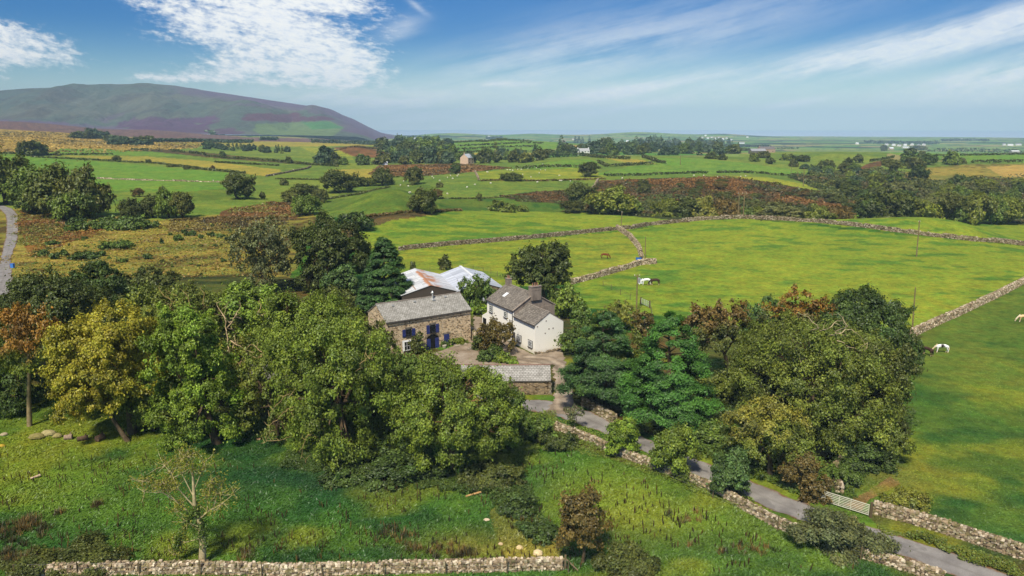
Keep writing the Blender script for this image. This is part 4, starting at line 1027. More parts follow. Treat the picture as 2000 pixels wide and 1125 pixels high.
def deadwood(e, lines, toward, c=lin(188, 166, 128), r=.085):
    """bare pale branches standing out of a crown; points read off the photograph, set at the crown's near side"""
    p = np.array(e.location); rg = np.random.default_rng(abs(int(p[0]*10))+5)
    for L in lines:
        b = MB(); D = p[1]-toward; P = [atD(x, y, D+.5*i)-p for i, (x, y) in enumerate(L)]
        P = [P[0]+np.array((0, 2.2, -1.0))]+P
        P = resample(np.array(P), .5)+rg.normal(0, .06, (len(resample(np.array(P), .5)), 3))
        b.tube(P, np.linspace(r, .012, len(P)), 5, cap=False)
        for q in P[2::2]:
            d = unit(rg.normal(size=3)+np.array((0, -.2, .5))); b.tube([q, q+d*.4, q+d*.8+rg.normal(0, .15, 3)], [.03, .02, .008], 4, cap=False)
        o = b.build('dead_branch', M['bark'], e); paint_obj(o, c)
# ---- the line of tall trees along the near meadow
T('deciduous_tree', (58, 832), 44, 592, 742, 80, C_['olive'], 'rust brown tall tree with a bare slim pale trunk at the meadow edge', nl=10, k=1.5, r0=.24, fork=.72, bark=lin(150, 132, 96), style='dome', dens=.9, cap=(C_['rust'], -.25, 0), twigs=4)
T('ash_tree', (258, 846), 205, 597, 790, 100, C_['ashy'], 'yellow leaved ash beside the rust brown tree', nl=11, k=2.6, twigs=4)
T('ash_tree', (250, 862), 160, 690, 815, 62, C_['ashy'], 'lower yellow ash leaning left over the meadow', nl=7, k=2.4, r0=.26)
T('deciduous_tree', (424, 866), 366, 594, 862, 80, C_['lightgreen'], 'light green tree just right of the yellow ash', nl=11, k=2.8)
T('ash_tree', (300, 842), 288, 735, 868, 52, C_['olive'], 'olive leaved low tree under the yellow ash', nl=6, k=2.4, r0=.2)
TW, _ = T('withered_tree', (466, 792), 455, 655, 790, 48, C_['yellowgreen'], 'thin ailing tree with bare dead top branches', nl=6, k=1.0, dens=.8, twigs=5, tw=1.6, bark=lin(176, 150, 112))
TL5, _ = T('ash_tree', (690, 886), 646, 618, 890, 116, C_['green'], 'largest leafy green ash in the meadow edge row', nl=20, k=2.6, twigs=4)
TL6, _ = T('ash_tree', (595, 770), 582, 568, 735, 112, C_['green'], 'tall olive green ash rising behind the largest one', nl=18, k=2.6)
T('ash_tree', (540, 850), 520, 690, 872, 68, C_['olive'], 'sparse olive tree with pale twigs over the lane', nl=7, k=1.7, twigs=6, tw=1.4)
T('deciduous_tree', (738, 800), 728, 636, 800, 54, C_['darkolive'], 'dark brownish tree overlapping the left gable of the barn', nl=8, k=2.6)
T('ash_tree', (878, 914), 886, 694, 903, 120, C_['green'], 'broad leafy ash in front of the slated outhouse', nl=19, k=2.6, twigs=4, bark=lin(140, 108, 72))
T('deciduous_tree', (985, 868), 985, 745, 880, 52, C_['midgreen'], 'green tree at the end of the row touching the lane', nl=6, k=2.7)
T('deciduous_tree', (800, 830), 790, 690, 835, 50, C_['midgreen'], 'shaded tree between the two broad ashes', nl=6, k=2.4)
T('deciduous_tree', (95, 720), 92, 528, 700, 115, C_['dark'], 'wide dark green tree behind the rust brown one', nl=11, k=2.6)
T('deciduous_tree', (185, 620), 188, 508, 625, 58, C_['deepgreen'], 'dark tree rising behind the wide dark one', nl=7)
TB3, _ = T('deciduous_tree', (335, 690), 335, 546, 680, 118, C_['olive'], 'low wide olive dome with bare branches showing through', nl=10, k=2.1, twigs=5, tw=1.5, style='dome', bark=lin(150, 130, 92))
T('deciduous_tree', (292, 575), 292, 524, 580, 62, C_['darkolive'], 'low dark tree behind the olive dome', nl=6)
T('deciduous_tree', (492, 680), 496, 548, 680, 62, C_['lightgreen'], 'loose light green tree in front of the bare twiggy one', nl=7, k=2.2)
T('deciduous_tree', (20, 800), 10, 690, 810, 62, C_['deepgreen'], 'shaded green tree filling the gap left of the pale trunk', nl=6)
T('deciduous_tree', (165, 800), 165, 700, 800, 70, C_['darkolive'], 'gloomy understorey tree between pale trunk and yellow ash', nl=6, k=2.0)
T('deciduous_tree', (430, 790), 425, 690, 800, 50, C_['dark'], 'shaded understorey tree behind the light green one', nl=6, k=2.2)
T('deciduous_tree', (620, 640), 640, 560, 640, 40, C_['darkolive'], 'small round shrubby tree in the hollow left of the cypress', nl=5)
# ---- behind the farm
T('bare_tree', (512, 568), 515, 425, 556, 70, C_['greyolive'], 'half bare twiggy tree beside the big dark sycamore', nl=8, k=.85, twigs=8, tw=1.5, bark=lin(138, 118, 82))
T('sycamore_tree', (640, 566), 640, 420, 566, 70, C_['dark'], 'big dark rounded sycamore left of the cypress', nl=11, k=2.8)
T('deciduous_tree', (668, 580), 664, 514, 578, 36, C_['mid'], 'small lighter tree at the foot of the dark sycamore', nl=5)
T('cypress_tree', (748, 606), 750, 462, 602, 46, C_['conifer2'], 'blue green conifer beside the rusty metal shed', style='conifer', depth=1, k=2.6)
T('cypress_tree', (722, 612), 722, 520, 606, 26, C_['conifer2']*.85, 'lower dark conifer left against the blue green one', style='conifer', depth=1, k=2.4)
T('deciduous_tree', (930, 606), 930, 538, 602, 36, C_['midgreen'], 'leafy green tree between barn and white house', nl=6)
T('sycamore_tree', (1062, 590), 1054, 470, 580, 58, C_['dark'], 'big dark sycamore standing behind the white house', nl=10, k=2.8)
T('deciduous_tree', (1108, 620), 1108, 554, 622, 32, C_['green'], 'rounded green tree right of the white house chimneys', nl=5)
T('rowan_tree', (972, 690), 970, 622, 688, 34, C_['bronze'], 'small bronze autumn tree in the farmyard bed', nl=6, k=2.0, twigs=3)
# ---- trees right of the house and along the lane
T('deciduous_tree', (1150, 690), 1148, 592, 720, 52, C_['midgreen'], 'green tree against the white gable', nl=7)
T('deciduous_tree', (1205, 640), 1205, 586, 650, 44, C_['yellowgreen'], 'pale yellowish twiggy tree behind the dark cypresses', nl=6, k=1.5)
T('deciduous_tree', (1258, 660), 1258, 608, 660, 22, C_['bronze'], 'small brownish shrub tree behind the emerald cypress', nl=5, k=1.8)
T('cypress_tree', (1185, 796), 1178, 606, 778, 74, C_['conifer2'], 'dark green cypress above the track corner', style='conifer', depth=1, k=2.7, pw=.5)
T('cypress_tree', (1310, 842), 1308, 612, 822, 84, C_['conifer'], 'large emerald green cypress by the lane', style='conifer', depth=1, k=2.7, pw=.5)
T('deciduous_tree', (1222, 800), 1222, 648, 790, 40, C_['olive'], 'olive leaved tree squeezed between the two cypresses', nl=7, k=2.2)
T('deciduous_tree', (1165, 790), 1150, 700, 790, 40, C_['dark'], 'dark shaded tree at the bend of the track', nl=6)
T('oak_tree', (1428, 742), 1402, 582, 690, 66, C_['darkolive'], 'bronze topped oak with a dark visible trunk', nl=10, k=2.2, twigs=4, fork=.4, cap=(lin(116, 94, 44), -.1, 0))
T('deciduous_tree', (1492, 690), 1490, 574, 680, 40, C_['mid'], 'light green loose tree between the oak and the rust topped one', nl=6, k=1.9)
T('oak_tree', (1572, 730), 1562, 562, 690, 64, C_['darkolive'], 'rust topped oak behind the great olive dome', nl=9, k=2.0, twigs=4, style='dome', cap=(lin(142, 106, 40), -.1, 0))
T('oak_tree', (1712, 740), 1684, 567, 722, 92, C_['deepgreen'], 'dark green dome tree below the field wall', nl=13, k=3.6, gapk=.08)
TR7, _ = T('sycamore_tree', (1640, 862), 1612, 612, 862, 150, C_['olive'], 'great olive sycamore dome with dead branches', nl=24, k=2.5, twigs=4, tw=1.2, gapk=.3)
T('sycamore_tree', (1712, 870), 1722, 660, 872, 68, C_['darkolive'], 'dark flank tree on the right of the great olive dome', nl=9)
T('sycamore_tree', (1682, 884), 1676, 768, 884, 84, C_['olive']*1.1, 'lower pale olive tree in front of the great dome', nl=9)
T('deciduous_tree', (1504, 928), 1506, 778, 902, 78, C_['olive'], 'yellow green bushy tree beside the lane', nl=12, k=2.4, cap=(lin(138, 134, 50), -.1, -1.0))
T('deciduous_tree', (1568, 956), 1562, 878, 945, 36, C_['brown'], 'brownish thicket tree left of the field gate', nl=6, k=2.2)
T('deciduous_tree', (1396, 800), 1398, 726, 800, 36, C_['olive'], 'small olive bush tree right of the emerald cypress', nl=5)
T('deciduous_tree', (1470, 800), 1470, 680, 800, 55, C_['darkolive'], 'shaded tree under the bronze topped oak', nl=7)
T('deciduous_tree', (1540, 860), 1540, 740, 860, 60, C_['dark'], 'dark tree inside the copse below the great dome', nl=7)
T('ivy_tree', (1790, 725), 1790, 660, 722, 16, C_['deepgreen'], 'ivy clad stump hanging over the wall near the ponies', nl=4)
T('sapling', (1124, 838), 1122, 785, 826, 20, C_['greyolive'], 'nearly leafless sapling in front of the lane', nl=4, k=.6, twigs=7, r0=.05, bark=lin(150, 136, 110))
T('sapling', (1216, 890), 1217, 816, 886, 30, C_['lightgreen'], 'leafy sapling by the lane, lightest of the roadside four', nl=6, k=4.2, r0=.1, gapk=.05)
T('sapling', (1320, 928), 1320, 832, 926, 42, C_['green'], 'fullest rounded sapling by the lane wall', nl=8, k=4.6, r0=.13, gapk=.05)
T('sapling', (1430, 968), 1430, 880, 966, 36, C_['mid'], 'silvery green sapling nearest the gate by the lane', nl=7, k=4.4, r0=.11, gapk=.05)
T('hawthorn_tree', (1138, 1098), 1140, 952, 1075, 46, C_['brown'], 'brown leaved hawthorn in the near meadow', nl=8, k=2.6, twigs=6, r0=.13)
bush((1630, 1062), 88, 70, C_['greyolive'], 'wide willow bush between the lane wall and the gate', k=2.4)
bush((1090, 872), 38, 26, C_['dark'], 'dark bramble on the verge by the lane', 'bramble')
bush((1045, 860), 40, 44, C_['midgreen'], 'leafy bramble at the end of the ash row', 'bramble')
bush((1385, 868), 56, 46, C_['midgreen'], 'leafy undergrowth below the emerald cypress', 'bramble')
bush((1440, 830), 60, 55, C_['deepgreen'], 'dense green undergrowth inside the copse', 'bramble')
bush((1680, 910), 60, 46, C_['deepgreen'], 'dark green scrub below the pale olive tree', 'bramble')
bush((1640, 945), 34, 36, C_['midgreen'], 'green scrub along the old wall behind the gate', 'bramble')
bush((1770, 985), 40, 22, C_['yellowgreen'], 'weedy mound with pale boulders behind the gate wall', 'weed_clump')
bush((1590, 975), 30, 50, C_['brown'], 'brown thorn bush left of the gate post', 'thorn_bush', k=2.0)
bush((760, 915), 110, 36, C_['deepgreen'], 'long bed of nettles under the ash row', 'nettle_bed')
bush((960, 940), 60, 30, C_['darkolive'], 'scrubby nettles at the foot of the broad ash', 'nettle_bed')
bush((1225, 1118), 62, 40, C_['darkolive'], 'dark bramble at the bottom edge of the meadow', 'bramble')
bush((1010, 1000), 36, 34, C_['deepgreen'], 'ditch bramble upper, in the middle of the meadow', 'bramble')
bush((1055, 1050), 36, 30, C_['deepgreen'], 'ditch bramble lower, beside the brown hawthorn', 'bramble')
bush((140, 1100), 100, 26, C_['darkolive'], 'long bramble against the meadow wall', 'bramble')
bush((960, 702), 26, 24, C_['deepgreen'], 'dark shrub in the farmyard bed', 'shrub')
bush((985, 706), 20, 18, C_['green'], 'bright green shrub in the farmyard bed', 'shrub')
bush((945, 682), 22, 26, C_['dark'], 'dark shrub by the steps of the farmyard', 'shrub')
bush((1000, 712), 12, 10, C_['lightgreen'], 'small yellowish plant at the tip of the farmyard bed', 'shrub')
bush((868, 676), 10, 12, C_['deepgreen'], 'clipped pot shrub beside the blue barn door', 'shrub')
bush((895, 672), 18, 12, C_['olive'], 'low creeper at the barn wall', 'shrub')
bush((938, 612), 20, 18, C_['lightgreen'], 'light green shrub in front of the white house porch', 'shrub')
bush((815, 690), 14, 40, C_['darkolive'], 'climber growing beside the barn windows', 'shrub')
bush((830, 590), 12, 12, C_['green'], 'green shrub showing above the barn ridge', 'shrub')
bush((868, 527), 12, 26, C_['darkolive'], 'upright dark shrub behind the metal sheds', 'shrub')
bush((806, 528), 6, 16, C_['darkolive'], 'thin dark shrub left of the metal sheds', 'shrub')
bush((655, 590), 38, 20, C_['darkolive'], 'low olive shrub in the hollow below the dark sycamore', 'shrub')
bush((690, 450), 38, 32, C_['deepgreen'], 'dense dark green thicket at the field corner', 'thicket')
bush((680, 462), 18, 18, C_['brown'], 'brown leaved bush below the dark thicket', 'bush')
bush((980, 413), 26, 20, C_['olive'], 'light willow bush at the top of the lime field', 'bush')
bush((1020, 413), 12, 11, C_['olive'], 'small willow bush right of the larger one', 'bush')
# ---- rough pasture bushes on the left
rng = np.random.default_rng(5)
SC = [(230, 445, 60, 18), (150, 440, 16, 16), (270, 445, 40, 22), (85, 500, 10, 12), (108, 506, 9, 12), (165, 505, 26, 12), (232, 485, 30, 14), (205, 487, 10, 10), (290, 506, 9, 10), (348, 470, 9, 11), (372, 460, 12, 9), (412, 462, 8, 8), (430, 465, 9, 8), (450, 470, 10, 10), (316, 476, 4, 10), (240, 512, 9, 7), (275, 530, 5, 8), (437, 512, 5, 6), (125, 500, 8, 12), (360, 455, 6, 7), (393, 466, 5, 8), (140, 452, 14, 10), (195, 500, 12, 10), (100, 478, 14, 7)]
for i, (x, y, hw, h) in enumerate(SC):
    bush((x, y), hw, h, C_['deepgreen']*rng.uniform(.9, 1.3) if i % 3 else C_['midgreen'], 'self sown dark green bush in the tawny rough pasture' if hw < 15 else 'sprawling gorse thicket in the tawny rough pasture, %s' % {230: 'longest of all', 270: 'behind the longest', 165: 'left of the paired bushes', 232: 'in the middle', 150: 'uppermost at left'}.get(x, 'wide'), 'bush', group='bushes in the rough pasture' if hw < 15 else None, nl=5)

deadwood(TB3, [[(372, 600), (350, 580), (322, 566)], [(372, 600), (366, 578), (352, 562)], [(340, 590), (318, 575), (310, 560)], [(395, 596), (400, 575), (388, 560)], [(330, 604), (336, 588), (350, 574)]], 4.5, lin(176, 150, 96))
deadwood(TW, [[(447, 690), (443, 650), (438, 615), (446, 590)], [(443, 640), (458, 620), (468, 612)], [(441, 625), (430, 605), (422, 592)], [(458, 618), (470, 600), (468, 588)], [(450, 665), (490, 690), (510, 705)], [(452, 680), (462, 668), (458, 655)]], 1.0, lin(206, 180, 138), .11)
deadwood(TR7, [[(1600, 640), (1580, 622), (1560, 612)], [(1640, 650), (1655, 640), (1672, 650), (1690, 668)], [(1655, 640), (1648, 622), (1638, 612)], [(1640, 665), (1660, 680), (1690, 682)], [(1690, 682), (1694, 670)], [(1560, 700), (1580, 702)], [(1620, 640), (1632, 628), (1650, 626)]], 5.0, lin(190, 172, 132))
deadwood(TL5, [[(560, 800), (530, 830), (520, 862)], [(560, 770), (540, 790), (525, 812)], [(600, 850), (590, 880), (596, 905)], [(545, 860), (525, 862), (510, 866)], [(720, 700), (712, 690), (716, 676)], [(700, 715), (716, 700), (724, 690)]], 6.5, lin(168, 144, 96), .06)
deadwood(TL6, [[(520, 700), (506, 680), (490, 672)], [(512, 696), (500, 700), (488, 692)], [(500, 610), (512, 600), (505, 590)]], 5.5, lin(206, 172, 128), .09)
# ------------------------------------------------------------------ trees further off: shared crowns, each tree its own object
VAR = []
for i in range(9):
    V, Q, C, lobes, clumps = crown(900+i, 1, .95, .85 if i < 6 else .68, .105, 2.6, 10, 1.0, 'broad' if i < 6 else 'dome', .5, gapk=.16)
    q = np.percentile(V, [1, 99], axis=0); s_ = np.array((2, 1.9, 2.0))/(q[1]-q[0]); md = (q[0]+q[1])/2; V = (V-md)*s_+(0, 0, 1.0)
    lobes = (lobes-md)*s_+(0, 0, 1.0); clumps = (clumps-md)*s_+(0, 0, 1.0)
    tr = limb_mesh(900+i, (0, 0, 0), 1.3, lobes, clumps, .06, (0, 0), 1, .4)
    VAR.append((mesh('crown', V, Q, C), mesh('trunk', np.concatenate(tr.V), [np.concatenate(tr.Q), np.concatenate(tr.T)])))
FARV = []
for i in range(7):
    V, Q, C, lobes, clumps = crown(950+i, 1, .95, .9, .26, 2.8, 8, 1.0, 'broad', .35, gapk=.05)
    q = np.percentile(V, [1, 99], axis=0); V = (V-(q[0]+q[1])/2)*np.array((2, 1.9, 2.0))/(q[1]-q[0])+(0, 0, .98)
    FARV.append(mesh('crown', V, Q, C))
CONV = []
for i in range(4):
    V, Q, C, lobes, clumps = crown(980+i, .5, .5, 1, .15, 2.4, 8, 1.0, 'conifer', .3)
    q = np.percentile(V, [1, 99], axis=0); V = (V-(q[0]+q[1])/2)*np.array((1.0, 1.0, 2.0))/(q[1]-q[0])+(0, 0, 1.0)
    CONV.append(mesh('crown', V, Q, C))
rgM = np.random.default_rng(42); MIDK = np.array((1.2, 1.12, 1.0))
def mtree(base, hw, hpx, tint, label, kind='field_tree', group=None, cat='tree', trunkpx=None, conifer=False, hidden=0):
    """distant tree: half width and height in photo pixels; two parts when large enough to show them"""
    p = at(*base) if len(base) == 2 else np.array(base, float)
    s = slant(p); rx = hw*s/F; h = hpx*s/F
    rz = rgM.uniform(0, 6.28)
    if conifer:
        o = link(kind, CONV[rgM.integers(4)], M['leaf'], None, p); o.scale = (rx*2, rx*2, h/2); o.rotation_euler = (0, 0, rz); paint_obj(o, np.array(tint)*MIDK, rgM, .14); return tag(o, label, cat, group)
    if s > 620 or hw < 11:
        o = link(kind, FARV[rgM.integers(7)], M['leaf'], None, p-np.array((0, 0, .06*h))); o.scale = (rx, rx, h/1.96); o.rotation_euler = (0, 0, rz); paint_obj(o, np.array(tint)*MIDK, rgM, .14); return tag(o, label, cat, group)
    k = rgM.integers(9); e = empty(kind, p, label, cat, group, rz)
    tp = (trunkpx if trunkpx is not None else .12*hpx)*s/F
    o = link('crown', VAR[k][0], M['leaf'], e); o.scale = (rx, rx, (h-tp)/2); o.location = (0, 0, tp); paint_obj(o, np.array(tint)*MIDK, rgM, .14)
    o = link('trunk', VAR[k][1], M['bark'], e); o.scale = (rx*1.3, rx*1.3, (h-tp*.3)/2); paint_obj(o, BARK*.6); o.location = (0, 0, -.2)
    return e
D_, MG, OL, G_ = C_['dark'], C_['midgreen'], C_['olive'], C_['green']
DO, BR, DG = C_['darkolive'], C_['brown'], C_['deepgreen']
MT = [
 ((12, 399), 48, 94, D_, 'tall dark tree at the photo edge above the lane bend'), ((80, 412), 50, 82, MG, 'second tree of the dark clump above the lane, left half'), ((125, 422), 56, 92, D_, 'broad middle tree of the dark clump above the lane'),
 ((172, 424), 42, 92, DO, 'brown tinged right end tree of the dark clump above the lane'), ((72, 417), 32, 52, DG, 'low front tree of the dark clump above the lane'), ((150, 428), 40, 56, MG, 'low green front tree, right half of the dark clump'),
 ((257, 429), 21, 40, D_, 'small round tree between the dark clump and the trio'), ((300, 425), 22, 42, D_, 'left tree of the trio in the rough pasture'), ((330, 426), 24, 54, MG, 'tallest middle tree of the trio in the rough pasture'), ((358, 425), 24, 48, DO, 'brownish right tree of the trio in the rough pasture'),
 ((270, 384), 11, 16, BR, 'small rust brown field tree above the trio'), ((318, 380), 8, 16, DO, 'small leaning tree behind the trio'),
 ((468, 389), 28, 50, D_, 'lone round dark tree casting shade on the green field'), ((513, 389), 6, 14, DO, 'tiny tree right of the lone round tree'), ((555, 362), 8, 12, DO, 'tiny windblown tree in the middle pasture'),
 ((592, 392), 28, 32, D_, 'back tree of the three beside the mound'), ((570, 398), 18, 26, DO, 'left tree of the three beside the mound'), ((600, 420), 28, 36, MG, 'front tree of the three beside the mound'), ((625, 396), 16, 26, DO, 'right tree of the group beside the mound'),
 ((662, 376), 32, 42, D_, 'large dark tree behind the mound'), ((700, 364), 20, 18, D_, 'low dark tree joining the large one behind the mound'), ((722, 362), 14, 14, DO, 'lowest tree at the right end behind the mound'),
 ((747, 362), 21, 32, D_, 'tree with a gap in its crown above the mound'), ((809, 360), 17, 32, DO, 'neat dark tree above the right end of the mound'), ((826, 416), 25, 46, D_, 'dark tree at the foot of the mound'), ((852, 388), 12, 18, BR, 'brownish tree next to the one at the foot of the mound'),
 ((889, 340), 11, 20, DG, 'small tree on the brown moor strip'), ((1000, 353), 20, 15, D_, 'low double bush like tree among the sheep'), ((982, 352), 7, 9, DO, 'tiny bush left of the low double tree among the sheep'),
 ((1150, 345), 20, 27, D_, 'windswept dark tree at the wall end'), ((936, 392), 6, 14, DO, 'tiny bare tree at the bracken edge'), ((858, 366), 7, 10, DO, 'tiny thorn at the mound wall'),
 ((1134, 400), 28, 42, D_, 'dark tree left of the big pale willow'), ((1120, 415), 24, 22, DO, 'scrubby tree under the dark one by the willow'), ((1196, 419), 46, 52, C_['olive'], 'big pale olive willow behind the lime field'), ((1235, 418), 20, 26, MG, 'green tree on the right skirt of the pale willow'), ((1160, 416), 18, 22, BR, 'brownish thorn at the left skirt of the pale willow'),
 ((1256, 366), 10, 16, DO, 'small dark tree on the red bracken'), ((1258, 376), 12, 16, DO, 'rounded dark thorn lower on the red bracken'),
 ((1310, 430), 26, 40, OL, 'olive tree at the left end of the row behind the field wall'), ((1345, 430), 30, 42, D_, 'dark tree second from the left behind the field wall'), ((1385, 431), 34, 44, C_['yellowgreen']*.8, 'yellow green tree behind the wall left of the twin pole'), ((1425, 431), 28, 42, BR, 'bronze tree behind the wall beside the twin pole'), ((1335, 432), 18, 24, MG, 'low green tree in front of the row behind the field wall'),
 ((1468, 430), 24, 22, MG, 'low green tree right of the twin pole'), ((1530, 432), 46, 34, C_['greyolive'], 'wide grey green willow behind the field wall'), ((1500, 430), 24, 24, OL, 'olive thorn left of the wide grey willow'), ((1612, 428), 30, 24, OL, 'low olive thorn at the wall right of the wide willow'), ((1650, 426), 30, 22, BR, 'brownish scrub tree before the valley grove'),
 ((1745, 424), 48, 50, D_, 'large dark tree at the left of the valley grove front row'), ((1718, 424), 26, 36, DG, 'green tree at the left flank of the valley grove front row'), ((1775, 422), 26, 42, D_, 'dark tree of the front row beside the large dark one'), ((1730, 424), 16, 20, BR, 'brown thorn in front of the large dark valley tree'),
 ((1820, 424), 36, 32, OL, 'low olive tree of the valley front row'), ((1880, 428), 30, 50, DO, 'brown green tree in the valley front row'), ((1925, 436), 32, 58, C_['olive'], 'light olive tree with pale trunk in the valley front row'), ((1965, 442), 28, 52, MG, 'leafy tree near the right end of the valley front row'), ((1995, 448), 30, 50, OL, 'end tree of the valley front row at the photo edge'), ((1900, 432), 24, 34, MG, 'shorter green tree inside the valley front row'),
 ((1793, 352), 17, 27, C_['deepgreen']*.8, 'dark blue green round tree standing alone on the brown slope'), ((1748, 356), 16, 20, MG, 'green tree left of the round blue green one'), ((1710, 352), 14, 12, MG, 'low green bush tree on the slope'),
 ((1740, 334), 18, 22, DO, 'olive tree cluster below the hilltop farm, left'), ((1770, 322), 14, 20, DG, 'dark tree below the hilltop farm'), ((1785, 330), 18, 22, DO, 'round olive tree below the hilltop farm, right'), ((1812, 322), 16, 20, DG, 'dark green tree in the hilltop hedge'), ((1775, 306), 13, 16, C_['deepgreen']*.8, 'dark round tree just right of the hilltop farm'), ((1800, 305), 8, 10, D_, 'small dark tree right of the hilltop farm'), ((1726, 295), 6, 12, D_, 'dark tree against the left gable of the hilltop farm'), ((1790, 293), 12, 9, DO, 'flat topped tree behind the hilltop farm'), ((1803, 293), 8, 8, DO, 'small flat tree behind the hilltop farm'),
 ((1857, 322), 15, 26, MG, 'tall loose tree on the hedge of the bright field'), ((1880, 320), 6, 12, DO, 'small tree right of the tall loose one on the hedge'),
 ((1676, 318), 10, 16, D_, 'dark tree at the head of the brown slope'), ((1655, 324), 10, 16, D_, 'second dark tree at the head of the brown slope'),
 ((65, 303), 24, 28, D_, 'dark tree pair with boulders on the moor edge, right one'), ((48, 303), 14, 26, DO, 'dark tree pair with boulders on the moor edge, left one'), ((113, 304), 6, 8, DO, 'tiny thorn on the moor edge'), ((229, 314), 8, 10, DO, 'small windblown thorn on the yellow field hedge'), ((290, 318), 6, 7, DO, 'tiny thorn on the yellow field hedge'), ((415, 332), 5, 9, BR, 'tiny bare tree on the yellow field edge'), ((365, 331), 7, 7, DO, 'small bush pair on the green field hedge, left'), ((382, 331), 7, 7, DO, 'small bush pair on the green field hedge, right'), ((338, 326), 10, 6, DO, 'flat bush on the green field hedge'),
 ((640, 320), 24, 34, C_['blue'], 'dark conical grove tree in the middle distance'), ((628, 321), 14, 24, C_['blue'], 'left shoulder of the dark middle distance grove'), ((655, 321), 14, 22, D_, 'right shoulder tree of the middle distance grove'), ((672, 322), 10, 15, MG, 'bright green tree beside the middle distance grove'), ((709, 322), 14, 20, DG, 'round green tree between the grove and the dark wood'),
 ((564, 319), 7, 13, D_, 'dark tree below the plantation strip'), ((434, 304), 6, 9, DG, 'small round tree left of the plantation strip'),
]
for b, hw, h, c, lab in MT:
    if (1290 < b[0] < 1670 or b[0] > 1690) and 417 < b[1] < 450:      # rooted in the dip behind the field's crest
        D = 318.0 if b[0] < 1690 else 330.0; X = (b[0]-1000)/1435*D; z = float(hgt(X, D)); top = b[1]-h; p = np.array((X, D, z))
        h = max(h, (float(atD(b[0], top, D)[2])-z)*F/slant(p)); b = tuple(p)
    mtree(b, hw, h, c, lab)
def grove(poly, n, hw, hp, tints, label, group, kind='woodland_tree', conf=0.0, seed=1, cat='tree'):
    rg = np.random.default_rng(seed); P = np.array(poly, float); mn, mx = P.min(0), P.max(0); pts = []; tries = 0
    while len(pts) < n and tries < 6000:
        tries += 1
        q = rg.uniform(mn, mx)
        if inpoly(np.array([q[0]]), np.array([q[1]]), [tuple(p) for p in P])[0] and all(abs(q[0]-a[0])/hw[1]+abs(q[1]-a[1])/(hp[1]*.45) > .7 for a in pts): pts.append(q)
    for q in sorted(pts, key=lambda a: a[1]):
        t = tints[rg.integers(len(tints))]; cf = rg.random() < conf
        w = rg.uniform(*hw)*(.6 if cf else 1); mtree(tuple(q), w, rg.uniform(*hp)*(1.15 if cf else 1), t, label, kind, group, cat, conifer=cf)
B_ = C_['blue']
grove([(1330, 302), (1420, 303), (1560, 310), (1700, 342), (1760, 350), (1700, 372), (1620, 352), (1540, 326), (1440, 314), (1340, 312)], 34, (8, 13), (9, 16), [D_, MG, B_, DO, G_*.8], 'tree of the wooded stream valley on the right', 'trees in the stream valley', seed=3)
grove([(1620, 375), (1700, 362), (1800, 360), (2000, 362), (2000, 425), (1900, 415), (1800, 405), (1690, 410)], 34, (13, 22), (15, 27), [D_, MG, OL, DO, DG, C_['greyolive']], 'tree in the dense valley wood behind the front row', 'trees in the valley wood', seed=4)
grove([(740, 322), (880, 322), (1000, 318), (1060, 322), (1060, 306), (920, 309), (840, 300), (740, 298)], 36, (10, 17), (16, 28), [D_, MG, B_, DO], 'tree of the dark wood around the pinkish house', 'trees of the dark wood', seed=6, conf=.12)
grove([(770, 300), (880, 296), (880, 284), (800, 280), (740, 290)], 15, (10, 15), (14, 22), [B_, MG, D_], 'tree of the wood below the skyline fields', 'trees below the skyline fields', seed=7)
grove([(1060, 306), (1160, 303), (1260, 302), (1250, 292), (1100, 297)], 20, (9, 14), (11, 20), [D_, DG, B_, MG], 'tree beside the long whitewashed house', 'trees by the whitewashed house', seed=8)
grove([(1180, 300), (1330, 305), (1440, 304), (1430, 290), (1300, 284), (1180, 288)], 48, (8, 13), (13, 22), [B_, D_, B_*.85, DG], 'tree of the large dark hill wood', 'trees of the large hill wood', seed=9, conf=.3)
grove([(400, 292), (560, 302), (566, 297), (400, 286)], 22, (5, 8), (9, 14), [B_, B_*.8, D_], 'conifer in the plantation strip on the pasture', 'plantation strip trees', conf=.5, seed=10)
grove([(142, 271), (206, 271), (206, 268), (142, 268)], 9, (10, 16), (12, 18), [B_, D_], 'tree of the left round clump on the moor', 'left moor clump trees', seed=11)
grove([(212, 282), (295, 284), (290, 278), (215, 276)], 11, (10, 14), (10, 16), [B_, D_], 'tree of the right clump on the moor', 'right moor clump trees', seed=12)
grove([(1225, 290), (1240, 290), (1240, 287), (1225, 287)], 2, (6, 8), (10, 14), [DG], 'small tree at the near edge of the hill wood', 'hill wood edge trees', seed=13)
for x, y, h, w in ((1096, 297, 31, 9), (1123, 280, 13, 4), (1131, 280, 14, 4), (1137, 280, 12, 4), (1151, 279, 14, 3), (1162, 298, 22, 16), (1105, 299, 16, 16), (868, 298, 18, 6), (835, 305, 16, 5)):
    mtree((x, y), w, h, C_['blue']*.85, {1096: 'tall dark pine on the skyline left of the manor house', 1162: 'broad dark cedar right of the whitewashed house', 1105: 'bushy tree below the tall skyline pine'}.get(x, 'dark narrow conifer on the skyline'), 'pine_tree', None if x in (1096, 1162, 1105) else 'narrow skyline conifers', conifer=x not in (1105, 1162))
